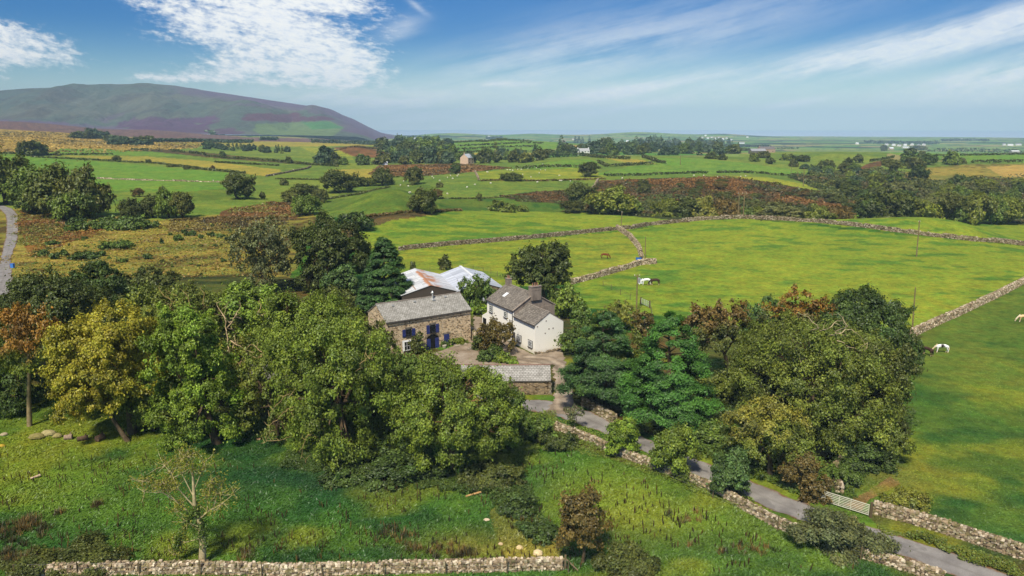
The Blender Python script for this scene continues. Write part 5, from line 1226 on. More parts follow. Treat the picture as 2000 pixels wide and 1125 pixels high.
def canopy_mass(name, polyline, hpx, n, tint, label, group=None, kind=None, cat='wood', leafk=.0026, depthm=40):
    """a far wood that reads as one mass"""
    rg = np.random.default_rng(len(name)+int(polyline[0][0])); P = np.array([at(*q) for q in polyline]); L = resample(P, 1.0) if len(P) > 1 else P
    s = slant(P.mean(0)); h = hpx*s/F; i = rg.integers(0, len(L), n); t = rg.uniform(0, 1, n)
    d = rg.uniform(-.5, .5, n)*depthm
    X = L[i, 0]+rg.normal(0, h*.25, n); Y = L[i, 1]+d
    top = h*(.55+.55*fbm(X/(h*1.1), Y/(h*1.1), 5, 3))
    Z = hgt(X, Y)+top*(1-rg.random(n)**2*.9)
    cc = rg.uniform(.65, 1.3, n)
    V, Q, C = leaf_cards(np.stack([X, Y, Z], 1), rg.normal(0, .6, (n, 3))+np.array((0, -.3, .8)), leafk*s, rg, np.stack([cc, cc, cc], 1), .8)
    o = link(name, mesh(name, V, Q, C), M['leaf']); paint_obj(o, tint); return tag(o, label, cat, group, kind)
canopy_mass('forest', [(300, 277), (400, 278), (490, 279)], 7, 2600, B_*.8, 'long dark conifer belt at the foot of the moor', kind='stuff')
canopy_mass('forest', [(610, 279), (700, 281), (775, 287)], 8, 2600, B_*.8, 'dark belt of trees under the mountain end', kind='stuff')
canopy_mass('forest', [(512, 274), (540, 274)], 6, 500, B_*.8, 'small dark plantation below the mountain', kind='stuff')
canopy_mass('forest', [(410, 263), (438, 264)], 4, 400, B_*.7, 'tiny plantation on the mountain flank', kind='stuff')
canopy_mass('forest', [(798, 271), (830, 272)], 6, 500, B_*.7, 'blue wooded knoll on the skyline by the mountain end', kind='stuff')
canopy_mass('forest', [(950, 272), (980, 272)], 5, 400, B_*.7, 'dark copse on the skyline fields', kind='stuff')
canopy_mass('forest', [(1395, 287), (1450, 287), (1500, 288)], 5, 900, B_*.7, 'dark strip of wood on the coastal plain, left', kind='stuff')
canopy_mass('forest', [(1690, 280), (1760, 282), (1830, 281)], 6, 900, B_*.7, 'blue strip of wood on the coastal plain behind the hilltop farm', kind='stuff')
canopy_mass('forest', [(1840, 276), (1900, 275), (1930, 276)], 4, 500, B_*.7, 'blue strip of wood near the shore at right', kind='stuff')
def hedge(pts, hpx, tint, label, w=1.8, dens=1.0, name='hedge', gap=.0):
    P = np.array([at(*q)[:2] for q in pts]); L = resample(P, .5); s = slant(at(*pts[len(pts)//2])); h = hpx*s/F; rg = np.random.default_rng(int(pts[0][0]*7+pts[0][1]))
    leaf = max(.2, .0026*s); ln = len(L)*.5; n = int(min(15000, 1.9*dens*ln*(h+w)*1.6/(leaf*leaf*.6)))
    i = rg.integers(0, len(L), n); X = L[i, 0]+rg.uniform(-.5, .5, n)*w; Y = L[i, 1]+rg.uniform(-.5, .5, n)*w
    hh = h*(.55+.75*fbm(X/(h*2), Y/(h*2), 3, 3)); 
    if gap: keep = fbm(X/14, Y/14, 8, 3) > gap; X, Y, hh = X[keep], Y[keep], hh[keep]; n = len(X)
    Z = hgt(X, Y)+hh*(1-rg.random(n)**2)
    cc = rg.uniform(.65, 1.3, n); y = rg.normal(0, .25, n)
    V, Q, C = leaf_cards(np.stack([X, Y, Z], 1), rg.normal(0, .6, (n, 3))+np.array((0, -.2, .7)), leaf, rg, np.stack([cc*(1+.3*y), cc, cc], 1), .75)
    o = link(name, mesh(name, V, Q, C), M['leaf']); paint_obj(o, tint); return tag(o, label, 'hedge')
HG = [
 ([(1005, 331), (1060, 327), (1130, 327)], 5, DO, 'dark hedge under the small bright field left of the windswept tree'), ([(1180, 344), (1300, 341), (1380, 339)], 4.5, D_, 'long dark hedge along the foot of the bright hill field, left part'), ([(1400, 338), (1470, 338), (1545, 344)], 4, D_, 'long dark hedge along the foot of the bright hill field, right part'),
 ([(1168, 318), (1185, 326), (1225, 324), (1275, 321)], 6, DO, 'bushy hedge below the little yellow field'), ([(1130, 303), (1180, 309), (1230, 312)], 6, DO, 'bushy hedge above the little yellow field'), ([(1060, 309), (1110, 306), (1140, 305)], 7, DG, 'thick hedge on the bank before the whitewashed house'), ([(1255, 308), (1285, 318), (1300, 320)], 7, DO, 'hedge running down the right end of the yellow field'),
 ([(1545, 344), (1600, 352), (1650, 366)], 6, BR, 'brown hedge dropping to the stream at the end of the bright hill'), ([(1700, 316), (1730, 311), (1745, 308)], 4, D_, 'dark hedge along the brown slope below the hilltop farm'),
 ([(1785, 307), (1880, 304), (2000, 302)], 3.5, D_, 'middle dark hedge on the far right fields'), ([(1810, 296), (1900, 297), (2000, 299)], 3.5, D_, 'upper dark hedge on the far right fields'), ([(1830, 292), (1900, 293), (1990, 295)], 3, D_, 'highest thin hedge on the far right fields'), ([(1840, 320), (1920, 318), (2000, 317)], 6, DO, 'gappy thorn hedge above the straw coloured field'),
 ([(890, 293), (980, 288), (1050, 287)], 3.5, D_, 'lowest dark hedge across the skyline fields'), ([(895, 286), (980, 282), (1060, 281)], 3, D_, 'second dark hedge across the skyline fields'), ([(860, 280), (950, 277), (1040, 277)], 3, D_, 'third dark hedge across the skyline fields'), ([(900, 276), (980, 274), (1080, 275)], 2.5, D_, 'topmost thin hedge of the skyline fields'), ([(820, 303), (940, 297), (1050, 297)], 3, DO, 'hedge above the pale sheep field in the middle'),
 ([(0, 300), (100, 303), (220, 302)], 3, DO, 'dark hedge below the moor edge at the left'), ([(60, 307), (200, 314), (310, 320), (400, 332), (480, 340)], 3, DO, 'long hedge dividing the yellow field from the big green field'), ([(250, 293), (330, 295), (400, 302)], 4, DO, 'scrubby hedge below the right moor clump'), ([(400, 306), (500, 312), (600, 322), (660, 326)], 4.5, DO, 'broad dark scrub hedge across the left pastures'), ([(420, 318), (480, 321), (545, 324)], 3, D_, 'short hedge of gorse below the broad scrub hedge'),
 ([(540, 350), (620, 352), (700, 352), (780, 346)], 2.5, DO, 'low hedge behind the trees above the mound'), ([(330, 432), (420, 427), (560, 427)], 3, BR, 'dark bank hedge below the trio of trees'), ([(600, 394), (700, 380), (760, 366)], 3, DO, 'hedge behind the crest of the mound'),
 ([(1440, 296), (1500, 291), (1560, 291)], 2.5, D_, 'thin hedge above the stone farmstead range'), ([(940, 354), (1040, 354), (1180, 350)], 2.5, BR, 'brown wall top hedge across the sheep pasture'), ([(860, 388), (940, 388), (1010, 384)], 2, DO, 'low thorn line under the sheep pasture'), ([(690, 428), (760, 420), (850, 414), (900, 412)], 4, BR, 'brown rushy hedge at the top of the lime field'), ([(1160, 414), (1240, 421), (1330, 424)], 5, DO, 'scrub hedge edging the lime field under the willow'), ([(640, 298), (700, 288), (745, 290)], 3, BR, 'brown scrub line above the dark grove'),
]
for pts, h, c, lab in HG: hedge(pts, h, c, lab, gap=.42 if 'gappy' in lab or 'scrubby' in lab else 0)
# bracken slope: gorse clumps that one can tell apart
rgB = np.random.default_rng(12); k = 0
GPOLY = [(1300, 376), (1330, 358), (1420, 350), (1500, 362), (1620, 384), (1690, 402), (1660, 418), (1480, 410), (1380, 392)]
while k < 70:
    q = rgB.uniform((1290, 348), (1700, 420))
    if inpoly(np.array([q[0]]), np.array([q[1]]), GPOLY)[0]:
        mtree(tuple(q), rgB.uniform(6, 13), rgB.uniform(5, 10), [DO, D_, BR, DO*.8][rgB.integers(4)], 'dark gorse bush on the red bracken slope', 'gorse_bush', 'gorse bushes on the bracken slope', 'bush'); k += 1
for i in range(60):
    q = rgB.uniform((60, 440), (480, 540))
    mtree(tuple(q), rgB.uniform(2, 5), rgB.uniform(2.5, 6), [DG, MG, DO][rgB.integers(3)], 'low sapling dotted over the rough pasture', 'young_bush', 'young bushes in the rough pasture', 'bush')
# ------------------------------------------------------------------ dry stone walls
STN = [lin(188, 170, 146), lin(152, 134, 108), lin(214, 198, 172), lin(116, 100, 80), lin(170, 148, 118)]
def drystone(pts, h, w, label, size=.3, seed=1, tone=1.0, gapf=0.0, name='stone_wall', rough=.16, moss=.25, world=False):
    P = np.array([at(*q)[:2] for q in pts]) if not world else np.array(pts, float); rg = np.random.default_rng(seed)
    L = smooth_line(resample(P, size*.95), 2); T = unit(np.gradient(L, axis=0)); Nn = np.stack([-T[:, 1], T[:, 0]], 1)
    C0 = []; S = []; A = []; K = []
    rows = max(2, int(round(h/(size*.62))))
    for i in range(len(L)):
        hl = h*(.78+.35*float(fbm(L[i, 0]/3, L[i, 1]/3, seed, 3)))
        if gapf and float(fbm(L[i, 0]/4, L[i, 1]/4, seed+9, 2)) < gapf: hl *= .45
        zg = float(hgt(L[i, 0], L[i, 1])); a = math.atan2(T[i, 1], T[i, 0])
        for r in range(rows):
            z = size*.62*(r+.5)
            if z > hl: break
            ww = w*(1-.35*z/h)
            for sd in ((-1, 1) if r < rows-1 and z < hl-size*.6 else (-1, 0, 1)):
                c = L[i]+T[i]*rg.uniform(-.3, .3)*size+Nn[i]*sd*(ww/2-size*.25)*rg.uniform(.9, 1.15)
                s = size*np.array((rg.uniform(.75, 1.35), rg.uniform(.8, 1.2), rg.uniform(.55, .9)))
                C0.append((c[0], c[1], zg+z+rg.uniform(-.05, .05))); S.append(s); A.append(a+rg.normal(0, .25))
                q = STN[rg.integers(5)]*rg.uniform(.7, 1.2)*tone
                if rg.random() < moss: q = q*.5+lin(110, 108, 56)*.5
                K.append(q)
    C0 = np.array(C0); S = np.array(S); A = np.array(A); K = np.array(K); n = len(C0)
    # each stone: an irregular bevelled block (rhombicuboid corners pulled in)
    base = np.array([(-1, -1, -.7), (1, -1, -.7), (1, 1, -.7), (-1, 1, -.7), (-.75, -.75, 1), (.75, -.75, 1), (.75, .75, 1), (-.75, .75, 1)])*.5
    base = base*np.array((1, 1, 1))
    V = base[None]*S[:, None, :]+rg.uniform(-rough, rough, (n, 8, 3))*size
    ca, sa = np.cos(A)[:, None], np.sin(A)[:, None]
    V = np.stack([V[..., 0]*ca-V[..., 1]*sa, V[..., 0]*sa+V[..., 1]*ca, V[..., 2]], -1)+C0[:, None, :]
    f = np.array([(0, 3, 2, 1), (4, 5, 6, 7), (0, 1, 5, 4), (1, 2, 6, 5), (2, 3, 7, 6), (3, 0, 4, 7)])
    Q = (np.arange(n)[:, None, None]*8+f[None]).reshape(-1, 4)
    V = V.reshape(-1, 3); C = np.repeat(K, 8, axis=0)
    # dark hearting inside
    m = len(L); zg = hgt(L[:, 0], L[:, 1]); b = w*.36
    core = np.concatenate([np.c_[L-Nn*b, zg-.3], np.c_[L-Nn*b*.6, zg+h*.5], np.c_[L+Nn*b*.6, zg+h*.5], np.c_[L+Nn*b, zg-.3]])
    i = np.arange(m-1)
    QC = np.concatenate([np.stack([r*m+i, r*m+i+1, (r+1)*m+i+1, (r+1)*m+i], 1) for r in range(3)])+len(V)
    V = np.vstack([V, core]); C = np.vstack([C, np.tile(lin(58, 50, 40), (len(core), 1))])
    o = link(name, mesh(name, V, np.vstack([Q, QC]), C), M['field_stone']); return tag(o, label, 'wall')
drystone([(60, 1124), (150, 1121), (260, 1118), (400, 1117), (600, 1122), (760, 1117), (960, 1113), (1096, 1110)], .95, .7, 'tumbled dry stone wall along the bottom of the near meadow', .24, 1, 1.12)
drystone([(1085, 838), (1160, 866), (1200, 886), (1260, 908), (1330, 935), (1400, 962), (1450, 992), (1520, 1030), (1570, 1050), (1640, 1072), (1700, 1092), (1770, 1113), (1840, 1135)], .95, .65, 'dry stone wall between the lane and the near meadow', .24, 2, 1.0, moss=.35)
drystone([(1708, 1002), (1760, 1015), (1830, 1035), (1900, 1058), (1960, 1078), (2040, 1104), (2120, 1135)], 1.25, .7, 'tall dry stone wall right of the metal field gate', .24, 3, .95, moss=.4)
drystone([(1640, 965), (1625, 930), (1650, 900), (1690, 840)], 1.2, .6, 'mossy broken wall running up behind the gate under the trees', .3, 4, .9, moss=.6)
drystone([(1140, 792), (1165, 805), (1200, 826)], 1.3, .6, 'short ivy dressed wall below the dark cypress at the lane', .28, 5, .85, moss=.5)
drystone([(2080, 505), (2000, 552), (1940, 583), (1880, 611), (1830, 633), (1790, 652), (1765, 668)], 1.35, .9, 'pale dry stone wall climbing to the right edge past the ponies', .34, 6, 1.05)
drystone([(780, 489), (880, 479), (960, 473), (1050, 465), (1130, 457), (1205, 449), (1225, 447)], 1.3, .8, 'long brown wall between the two lime fields behind the sheds', .42, 7, .62)
drystone([(1205, 447), (1230, 464), (1248, 486), (1254, 508)], 1.5, .9, 'pale wall coming down to the corner by the blue trough', .4, 8, .95)
drystone([(1280, 515), (1250, 517), (1200, 532), (1150, 546), (1112, 556)], 1.35, .85, 'pale curved wall from the corner towards the dark sycamore', .38, 9, 1.05)
drystone([(1228, 448), (1270, 440), (1330, 434), (1345, 434)], 1.4, .8, 'short dark wall at the gap beside the lone pole', .45, 10, .6)
drystone([(1340, 433), (1400, 428), (1450, 427), (1520, 430), (1590, 434), (1660, 441), (1740, 452), (1820, 462), (1900, 471), (2000, 480), (2100, 490)], 1.4, .8, 'long field wall crossing behind the twin pole', .46, 11, .72)
drystone([(1148, 378), (1160, 366), (1168, 352)], 1.5, .8, 'short pale wall at the left edge of the red bracken', .6, 12, 1.0)
drystone([(928, 336), (932, 344), (935, 352)], 1.5, .9, 'short wall piece rising between the two sheep pastures', .6, 13, .8)
drystone([(520, 345), (560, 338), (600, 330), (607, 326)], 1.3, .8, 'grey wall rising diagonally between the left pastures', .7, 14, .6)
drystone([(190, 349), (260, 352), (380, 355), (480, 358)], .8, .8, 'tumbledown wall line across the big green field', .7, 15, 1.0, gapf=.48)
# retaining wall, steps and mounting ledge in the yard
def pt(x, y): return at(x, y)
drystone([(914, 640), (918, 655), (928, 668), (934, 680)], 1.7, .6, 'low retaining wall at the right end of the barn', .3, 16, .8)
b = MB(); rng = np.random.default_rng(3); p = pt(921, 683)
for k in range(4): b.box((k*.34, k*.3, .1+k*.17), (1.5, .5, .22), rz=.5, jit=.02, rng=rng, col=lin(156, 146, 130)*rng.uniform(.85, 1.1))
tag(b.build('stone_steps', M['field_stone'], None, p), 'small flight of stone steps at the yard edge by the barn', 'steps')
b = MB(); p = pt(900, 676); b.box((0, 0, .12), (2.2, .8, .3), rz=.5, jit=.03, rng=rng, col=lin(160, 148, 130)); tag(b.build('stone_bench', M['field_stone'], None, p), 'low stone slab ledge by the blue barn door', 'slab')
b = MB(); p = pt(868, 679); b.tube([(0, 0, 0), (0, 0, .35), (0, 0, .42)], [.3, .38, .4], 10, col=lin(176, 168, 150)); tag(b.build('plant_pot', M['paint'], None, p), 'round pale planter under the clipped shrub', 'planter')

def field_cover(poly, n, h, size, tints, name, label, seed, lump):
    """bracken and scrub one cannot count: leaf clumps over a far slope in several natural colours"""
    P = np.array([at(*p)[:2] for p in poly]); rg = np.random.default_rng(seed); mn, mx = P.min(0), P.max(0)
    X = rg.uniform(mn[0], mx[0], n*5); Y = rg.uniform(mn[1], mx[1], n*5)
    m = inpoly(X+(fbm(X/9, Y/9, 5, 3)-.5)*14, Y+(fbm(X/9, Y/9, 6, 3)-.5)*14, [tuple(p) for p in P]); X, Y = X[m][:n], Y[m][:n]; n = len(X)
    l = sstep(.42, .66, fbm(X/lump, Y/lump, seed+3, 4)); Z = hgt(X, Y)+h*(.12+.88*l)*rg.uniform(.2, 1, n)
    t = np.array(tints); w = np.clip((fbm(X/(lump*1.7), Y/(lump*1.7), seed+5, 4)-.3)/.4*len(t)+rg.normal(0, .45, n), 0, len(t)-.01).astype(int)
    C = t[w]*rg.uniform(.65, 1.35, n)[:, None]
    V, Q, C = leaf_cards(np.stack([X, Y, Z], 1), rg.normal(0, .5, (n, 3))+np.array((0, -.15, 1)), size*rg.uniform(.7, 1.5, n), rg, C, .75)
    o = link(name, mesh(name, V, Q, C), M['leaf']); o.color = (1, 1, 1, 1); return tag(o, label, name.replace('_', ' '), kind='stuff')
BT = [lin(140, 100, 48), lin(112, 82, 42), lin(90, 76, 38), lin(72, 72, 34), lin(88, 98, 42)]
field_cover([(1168, 354), (1400, 347), (1490, 354), (1612, 376), (1700, 398), (1680, 416), (1300, 419), (1160, 398)], 26000, 1.6, 1.0, BT, 'bracken', 'red brown bracken covering the slope behind the field wall', 1, 16)
field_cover([(975, 383), (1050, 376), (1130, 373), (1130, 398), (1010, 394)], 5000, 1.0, .8, BT, 'bracken', 'brown bracken strip under the sheep pasture', 2, 12)
field_cover([(740, 324), (900, 321), (1000, 328), (930, 336), (800, 346), (720, 341)], 6000, .9, 1.3, BT[:3]+[lin(132, 100, 52)], 'bracken', 'brown moorland strip below the dark wood', 3, 20)
field_cover([(430, 414), (560, 396), (600, 400), (580, 426), (430, 428)], 5000, .8, .7, BT[:3]+[lin(140, 104, 52), lin(120, 118, 50)], 'bracken', 'orange bracken bank beside the mound', 4, 9)
field_cover([(330, 433), (430, 428), (580, 428), (500, 452), (330, 454)], 5000, .7, .6, [lin(120, 96, 48), lin(92, 74, 38), lin(70, 62, 32), lin(132, 116, 54)], 'bracken', 'dull brown rushes below the orange bank', 5, 8)
field_cover([(40, 410), (140, 430), (210, 447), (150, 472), (60, 502), (42, 472)], 6000, .8, .5, [lin(140, 98, 46), lin(116, 80, 40), lin(92, 74, 36), lin(130, 116, 50)], 'bracken', 'orange brown bracken patch right of the country lane', 6, 7)
field_cover([(30, 412), (320, 432), (480, 440), (560, 470), (540, 545), (300, 545), (30, 540)], 22000, .55, .42, [lin(166, 150, 60), lin(140, 138, 50), lin(158, 130, 62), lin(118, 98, 46), lin(96, 108, 42), lin(128, 132, 48)], 'moor_grass', 'tawny moor grass and rushes of the rough pasture', 7, 8)
field_cover([(-200, 254), (140, 262), (300, 274), (420, 278), (380, 290), (250, 297), (0, 300), (-200, 300)], 9000, 1.0, 2.6, [lin(182, 152, 72), lin(156, 130, 60), lin(128, 108, 54), lin(100, 92, 48)], 'moor_grass', 'orange brown moorland under the mountain', 8, 40)
field_cover([(1130, 394), (1300, 407), (1660, 412), (1700, 415), (1500, 420), (1330, 420), (1150, 413)], 12000, 3.2, .8, [lin(92, 96, 40), lin(76, 84, 36), lin(60, 70, 32), lin(100, 84, 42)], 'scrub', 'thorn scrub along the stream below the field wall', 9, 9)
field_cover([(1540, 347), (1700, 330), (1800, 352), (2000, 350), (2200, 400), (2000, 440), (1900, 422), (1700, 416), (1610, 378)], 30000, 4.0, 1.1, [lin(104, 106, 44), lin(88, 96, 40), lin(66, 80, 36), lin(96, 84, 44)], 'scrub', 'tangled thorn scrub of the wooded valley', 10, 14)
# ------------------------------------------------------------------ gates, fences, poles
def gate(p0, p1, h, bars, label, col, posts=True):
    a, c = at(*p0), at(*p1); d = c-a; L = float(np.hypot(d[0], d[1])); rz = math.atan2(d[1], d[0])
    e = empty('field_gate', a, label, 'gate', rz=rz); s = d[2]/L
    b = MB()
    for k in range(bars):
        z = .22+(h-.22)*k/(bars-1); b.tube([(0.08, 0, z), (L-.08, 0, z+s*L)], .035 if k not in (0, bars-1) else .045, 6, col=col)
    b.build('rails', M['paint'], e)
    b = MB()
    for x in (.08, L*.38, L*.62, L-.08): b.tube([(x, .02, .15+s*x), (x, .02, h+.04+s*x)], .04, 6, col=col)
    b.build('stiles', M['paint'], e)
    if posts:
        for x, hh in ((-.12, h+.25), (L+.12, h+.3)):
            b = MB(); b.tube([(x, 0, -.3), (x, 0, hh+s*x)], .13, 8, col=lin(96, 80, 58)); b.build('gate_post', M['paint'], e)
gate((1602, 980), (1697, 1010), 1.2, 7, 'pale galvanised seven bar field gate opening off the lane', lin(200, 196, 172))
gate((1252, 594), (1268, 601), 1.2, 5, 'small white field gate in the paddock fence', lin(190, 196, 176))
def pole(base, top, label, arm=0, can=False, cap=True, lean=0, r=.14):
    p = at(*base); q = atD(top[0], top[1], p[1]); h = float(q[2]-p[2]); dx = float(q[0]-p[0])
    dx = max(-.5, min(.5, dx))
    e = empty('utility_pole', p, label, 'pole')
    b = MB(); b.tube([(0, 0, -.5), (0, 0, 0), (dx, 0, h)], [r*1.15, r*1.1, r*.8], 8); b.build('post', M['pole'], e)
    if arm:
        b = MB(); b.box((dx, 0, h-.35), (arm, .12, .12)); b.build('crossarm', M['pole'], e)
        for sx in (-.52, 0, .42):
            b = MB(); b.tube([(dx+sx*arm, 0, h-.28), (dx+sx*arm, 0, h-.02)], [.05, .09], 6, col=lin(210, 205, 195)); b.build('insulator', M['paint'], e)
    if can:
        b = MB(); b.tube([(dx+.32, -.1, h-1.6), (dx+.32, -.1, h-.7), (dx+.32, -.1, h-.6)], [.26, .26, .1], 10, col=lin(150, 150, 146)); b.build('transformer', M['paint'], e)
    return e
pole((1243, 606), (1245, 536), 'utility pole with transformer beside the white horse', 1.0, True)
pole((1782, 640), (1788, 561), 'utility pole with a white top fitting below the field wall', .0, False, r=.12)
b = MB(); p = at(1782, 640)
pole((1790, 501), (1796, 431), 'leaning dark utility pole in the large lime field', .35, r=.17)
pole((1260, 504), (1261, 462), 'slim pole standing by the wall corner and blue trough', .0, r=.12)
pole((1213, 443), (1215, 413), 'slim pole at the wall gap in front of the willow', .4, r=.14)
pole((1569, 364), (1569, 327), 'thin pole on the pasture below the bright hill', .5, r=.2)
pole((1545, 338), (1546, 322), 'tiny pole at the hedge end of the bright hill', .5, r=.2)
pole((1329, 322), (1329, 303), 'tiny pole on the crest of the bright hill', .5, r=.25)
pole((1747, 359), (1747, 345), 'tiny pole on the brown valley slope', .5, r=.2)
def twin_pole():
    a, c = at(1441, 427), at(1451, 427); e = empty('twin_pole', a, 'twin wooden utility pole with one crossarm on the field wall', 'pole')
    h = float(atD(1445, 377, a[1])[2]-a[2]); d = c-a
    for k in (0, 1):
        b = MB(); b.tube([(d[0]*k, d[1]*k, -.4), (d[0]*k, d[1]*k, h)], [.22, .18], 8); b.build('post', M['pole'], e)
    b = MB(); b.box((d[0]*.5+.3, -.15, h-.25), (d[0]+2.4, .16, .16)); b.build('crossarm', M['pole'], e)
    for s in (-.6, 1, 2.6):
        b = MB(); b.tube([(s*d[0]*.5+.15, -.15, h-.18), (s*d[0]*.5+.15, -.15, h+.15)], [.07, .1], 6, col=lin(190, 186, 176)); b.build('insulator', M['paint'], e)
twin_pole()
def fence(pts, step, h, label, rails=0, wires=3, r=.05, col=lin(110, 96, 70)):
    L = resample(np.array([at(*q)[:2] for q in pts]), step); Z = hgt(L[:, 0], L[:, 1]); O = np.array((L[0, 0], L[0, 1], Z[0])); rg = np.random.default_rng(int(pts[0][0]))
    e = empty('wire_fence', O, label, 'fence')
    for (x, y), z in zip(L, Z):
        b = MB(); hh = h*rg.uniform(.9, 1.15); tx, ty = rg.normal(0, .05, 2)
        b.tube([(x-O[0], y-O[1], z-O[2]-.2), (x-O[0]+tx, y-O[1]+ty, z-O[2]+hh)], r, 6, col=col*rg.uniform(.7, 1.2)); b.build('fence_post', M['paint'], e)
    b = MB()
    for k in range(wires):
        b.tube(np.c_[L-O[:2], Z-O[2]+h*(k+1)/(wires+.3)], .008 if wires else .03, 4, col=lin(120, 120, 116), cap=False)
    b.build('wires', M['paint'], e)
fence([(1178, 558), (1210, 575), (1250, 596)], 4.5, 1.2, 'thin wire fence between curved wall and the small paddock gate')
fence([(1270, 602), (1272, 612), (1275, 625)], 3, 1.3, 'few posts below the small paddock gate')
fence([(30, 1128), (300, 1124), (600, 1128), (850, 1123), (1000, 1120), (1110, 1120)], 4.6, 1.25, 'post and wire fence in front of the meadow wall')
fence([(1090, 842), (1200, 892), (1330, 945), (1450, 1002), (1570, 1062), (1680, 1096)], 6, 1.35, 'post and wire fence along the lane side meadow wall')
fence([(800, 540), (850, 530), (905, 524), (950, 532), (985, 545)], 3.2, 1.2, 'post fence behind the metal sheds')
fence([(690, 462), (730, 440), (800, 424), (870, 414)], 6, 1.1, 'post fence along the top corner of the lime field')
# rails left of bottom-right wall end
b = MB(); p = at(1104, 1112)
b.tube([(0, 0, -.2), (0, 0, 1.3)], .09, 6, col=lin(120, 104, 76)); b.tube([(.0, 0, 1.0), (-1.4, .1, .2)], .06, 6, col=lin(130, 114, 86)); b.tube([(0, 0, 1.0), (1.0, -.3, .1)], .06, 6, col=lin(130, 114, 86))
tag(b.build('strainer_post', M['paint'], None, p), 'braced wooden strainer post at the end of the meadow wall', 'post')
# ------------------------------------------------------------------ rocks, logs, trough
def rock(px, py, hw, hp, c, label, name='boulder', cat='rock', group=None, seed=1):
    p = at(px, py); s = slant(p); r = hw*s/F; h = hp*s/F; rg = np.random.default_rng(seed)
    V = []; n, m = 10, 6
    for i in range(m+1):
        for j in range(n):
            th = 2*pi*j/n; ph = pi*i/m; V.append((sin(ph)*cos(th), sin(ph)*sin(th), cos(ph)))
    V = np.array(V); d = 1+.55*(fbm(V[:, 0]*1.6+seed, V[:, 1]*1.6+V[:, 2]*1.3, seed, 3)-.5); V = V*d[:, None]*np.array((r, r*.8, h*.62))+np.array((0, 0, h*.35))
    Q = [(i*n+j, (i+1)*n+j, (i+1)*n+(j+1) % n, i*n+(j+1) % n) for i in range(m) for j in range(n)]
    b = MB(); b.add(V, Q, col=c); return tag(b.build(name, M['field_stone'], None, p), label, cat, group)
rock(1015, 1072, 7, 8, lin(214, 190, 140), 'small sandy boulder nearest the ditch', seed=1); rock(1050, 1084, 10, 11, lin(222, 200, 156), 'largest cream boulder above the meadow wall', seed=2); rock(1070, 1096, 10, 8, lin(170, 168, 166), 'grey boulder right next to the meadow wall end', seed=3)
rock(978, 1064, 5, 5, lin(206, 180, 140), 'little pale stone left of the sandy boulder', seed=4); rock(995, 982, 5, 5, lin(190, 150, 100), 'small stone beside the upper ditch bramble', seed=5); rock(950, 1016, 6, 4, lin(210, 190, 160), 'flat pale stone in the middle of the meadow', seed=6)
rock(72, 856, 14, 10, lin(140, 130, 80), 'mossy rock pile left stone below the pale trunk', seed=7); rock(95, 850, 14, 11, lin(168, 156, 110), 'mossy rock pile tallest stone below the pale trunk', seed=8); rock(112, 854, 9, 8, lin(150, 138, 90), 'mossy rock pile right stone below the pale trunk', seed=9)
rock(8, 850, 7, 5, lin(176, 160, 130), 'flat stone at the left photo edge', seed=12); rock(5, 873, 6, 6, lin(190, 160, 60), 'yellow lichened stone at the left photo edge', seed=13); rock(505, 859, 5, 4, lin(200, 160, 120), 'small pinkish stone under the olive tree', seed=14)
rock(1738, 982, 5, 6, lin(196, 180, 150), 'pale boulder left on the weedy mound', seed=15); rock(1782, 990, 5, 5, lin(196, 180, 150), 'pale boulder right on the weedy mound', seed=16); rock(1668, 1012, 5, 4, lin(200, 170, 130), 'small stone in the gateway', seed=17)
rock(78, 302, 4, 5, lin(176, 160, 140), 'boulders at the foot of the moor edge trees', seed=18)
def log(px, py, L, r, rz, tilt, label, name='log', c=lin(150, 96, 60)):
    p = at(px, py); b = MB(); d = np.array((cos(rz)*cos(tilt), sin(rz)*cos(tilt), sin(tilt)))
    P = [(-d*L/2), (-d*L*.2), d*L*.2, d*L/2]; b.tube([q+np.array((0, 0, r*.9+abs(d[2])*L/2)) for q in P], [r, r*.95, r*1.05, r*1.1], 9, col=c)
    b.tube([np.array((0, 0, r))+d*L*.1, np.array((.1, .2, r*2.6))+d*L*.2], [r*.4, r*.2], 6, col=c*.8); return tag(b.build(name, M['bark_attr'], None, p), label, 'log')
M['bark_attr'] = plain('cut_bark', (1, 1, 1), .95, .35, 5, attr=True)
log(472, 838, 1.9, .3, -.9, .0, 'reddish sawn log lying under the ailing tree'); log(134, 858, .8, .3, .3, 0, 'grey split stump piece right of the mossy rocks', 'stump', lin(150, 128, 108)); log(162, 860, 1.1, .28, .5, 0, 'dark hollow log piece in the row of stumps', 'stump', lin(96, 76, 58)); log(196, 860, .9, .36, 1.2, 0, 'dark cut stump at the right end of the row', 'stump', lin(92, 72, 56)); log(70, 934, .9, .1, .5, .2, 'small pale branch lying in the meadow', 'branch', lin(196, 168, 140))
log(925, 968, 1.6, .1, .4, .1, 'pale fallen branch by the ditch bramble', 'branch', lin(190, 150, 96))
b = MB(); p = at(1247, 508); b.box((0, 0, .35), (1.3, .7, .7), top=1.15, col=lin(40, 110, 200)); b.box((0, 0, .72), (1.3, .6, .04), col=lin(60, 80, 90)); tag(b.build('trough', M['paint'], None, p), 'blue water trough in the wall corner', 'trough')
b = MB(); p = at(25, 523); b.box((0, 0, .5), (.7, .7, 1.0), top=1.1, col=lin(70, 130, 205)); b.box((0, 0, 1.05), (.8, .8, .1), col=lin(60, 110, 180)); tag(b.build('wheelie_bin', M['paint'], None, p), 'blue bin on the verge of the country lane', 'bin')
b = MB(); p = at(1250, 553); b.box((0, 0, .45), (.9, 1.2, .9), top=.9, col=lin(206, 214, 222)); b.box((0, 0, .93), (.7, .9, .06), col=lin(150, 160, 168)); tag(b.build('feed_crate', M['paint'], None, p), 'pale blue feed tank behind the white horse', 'tank')
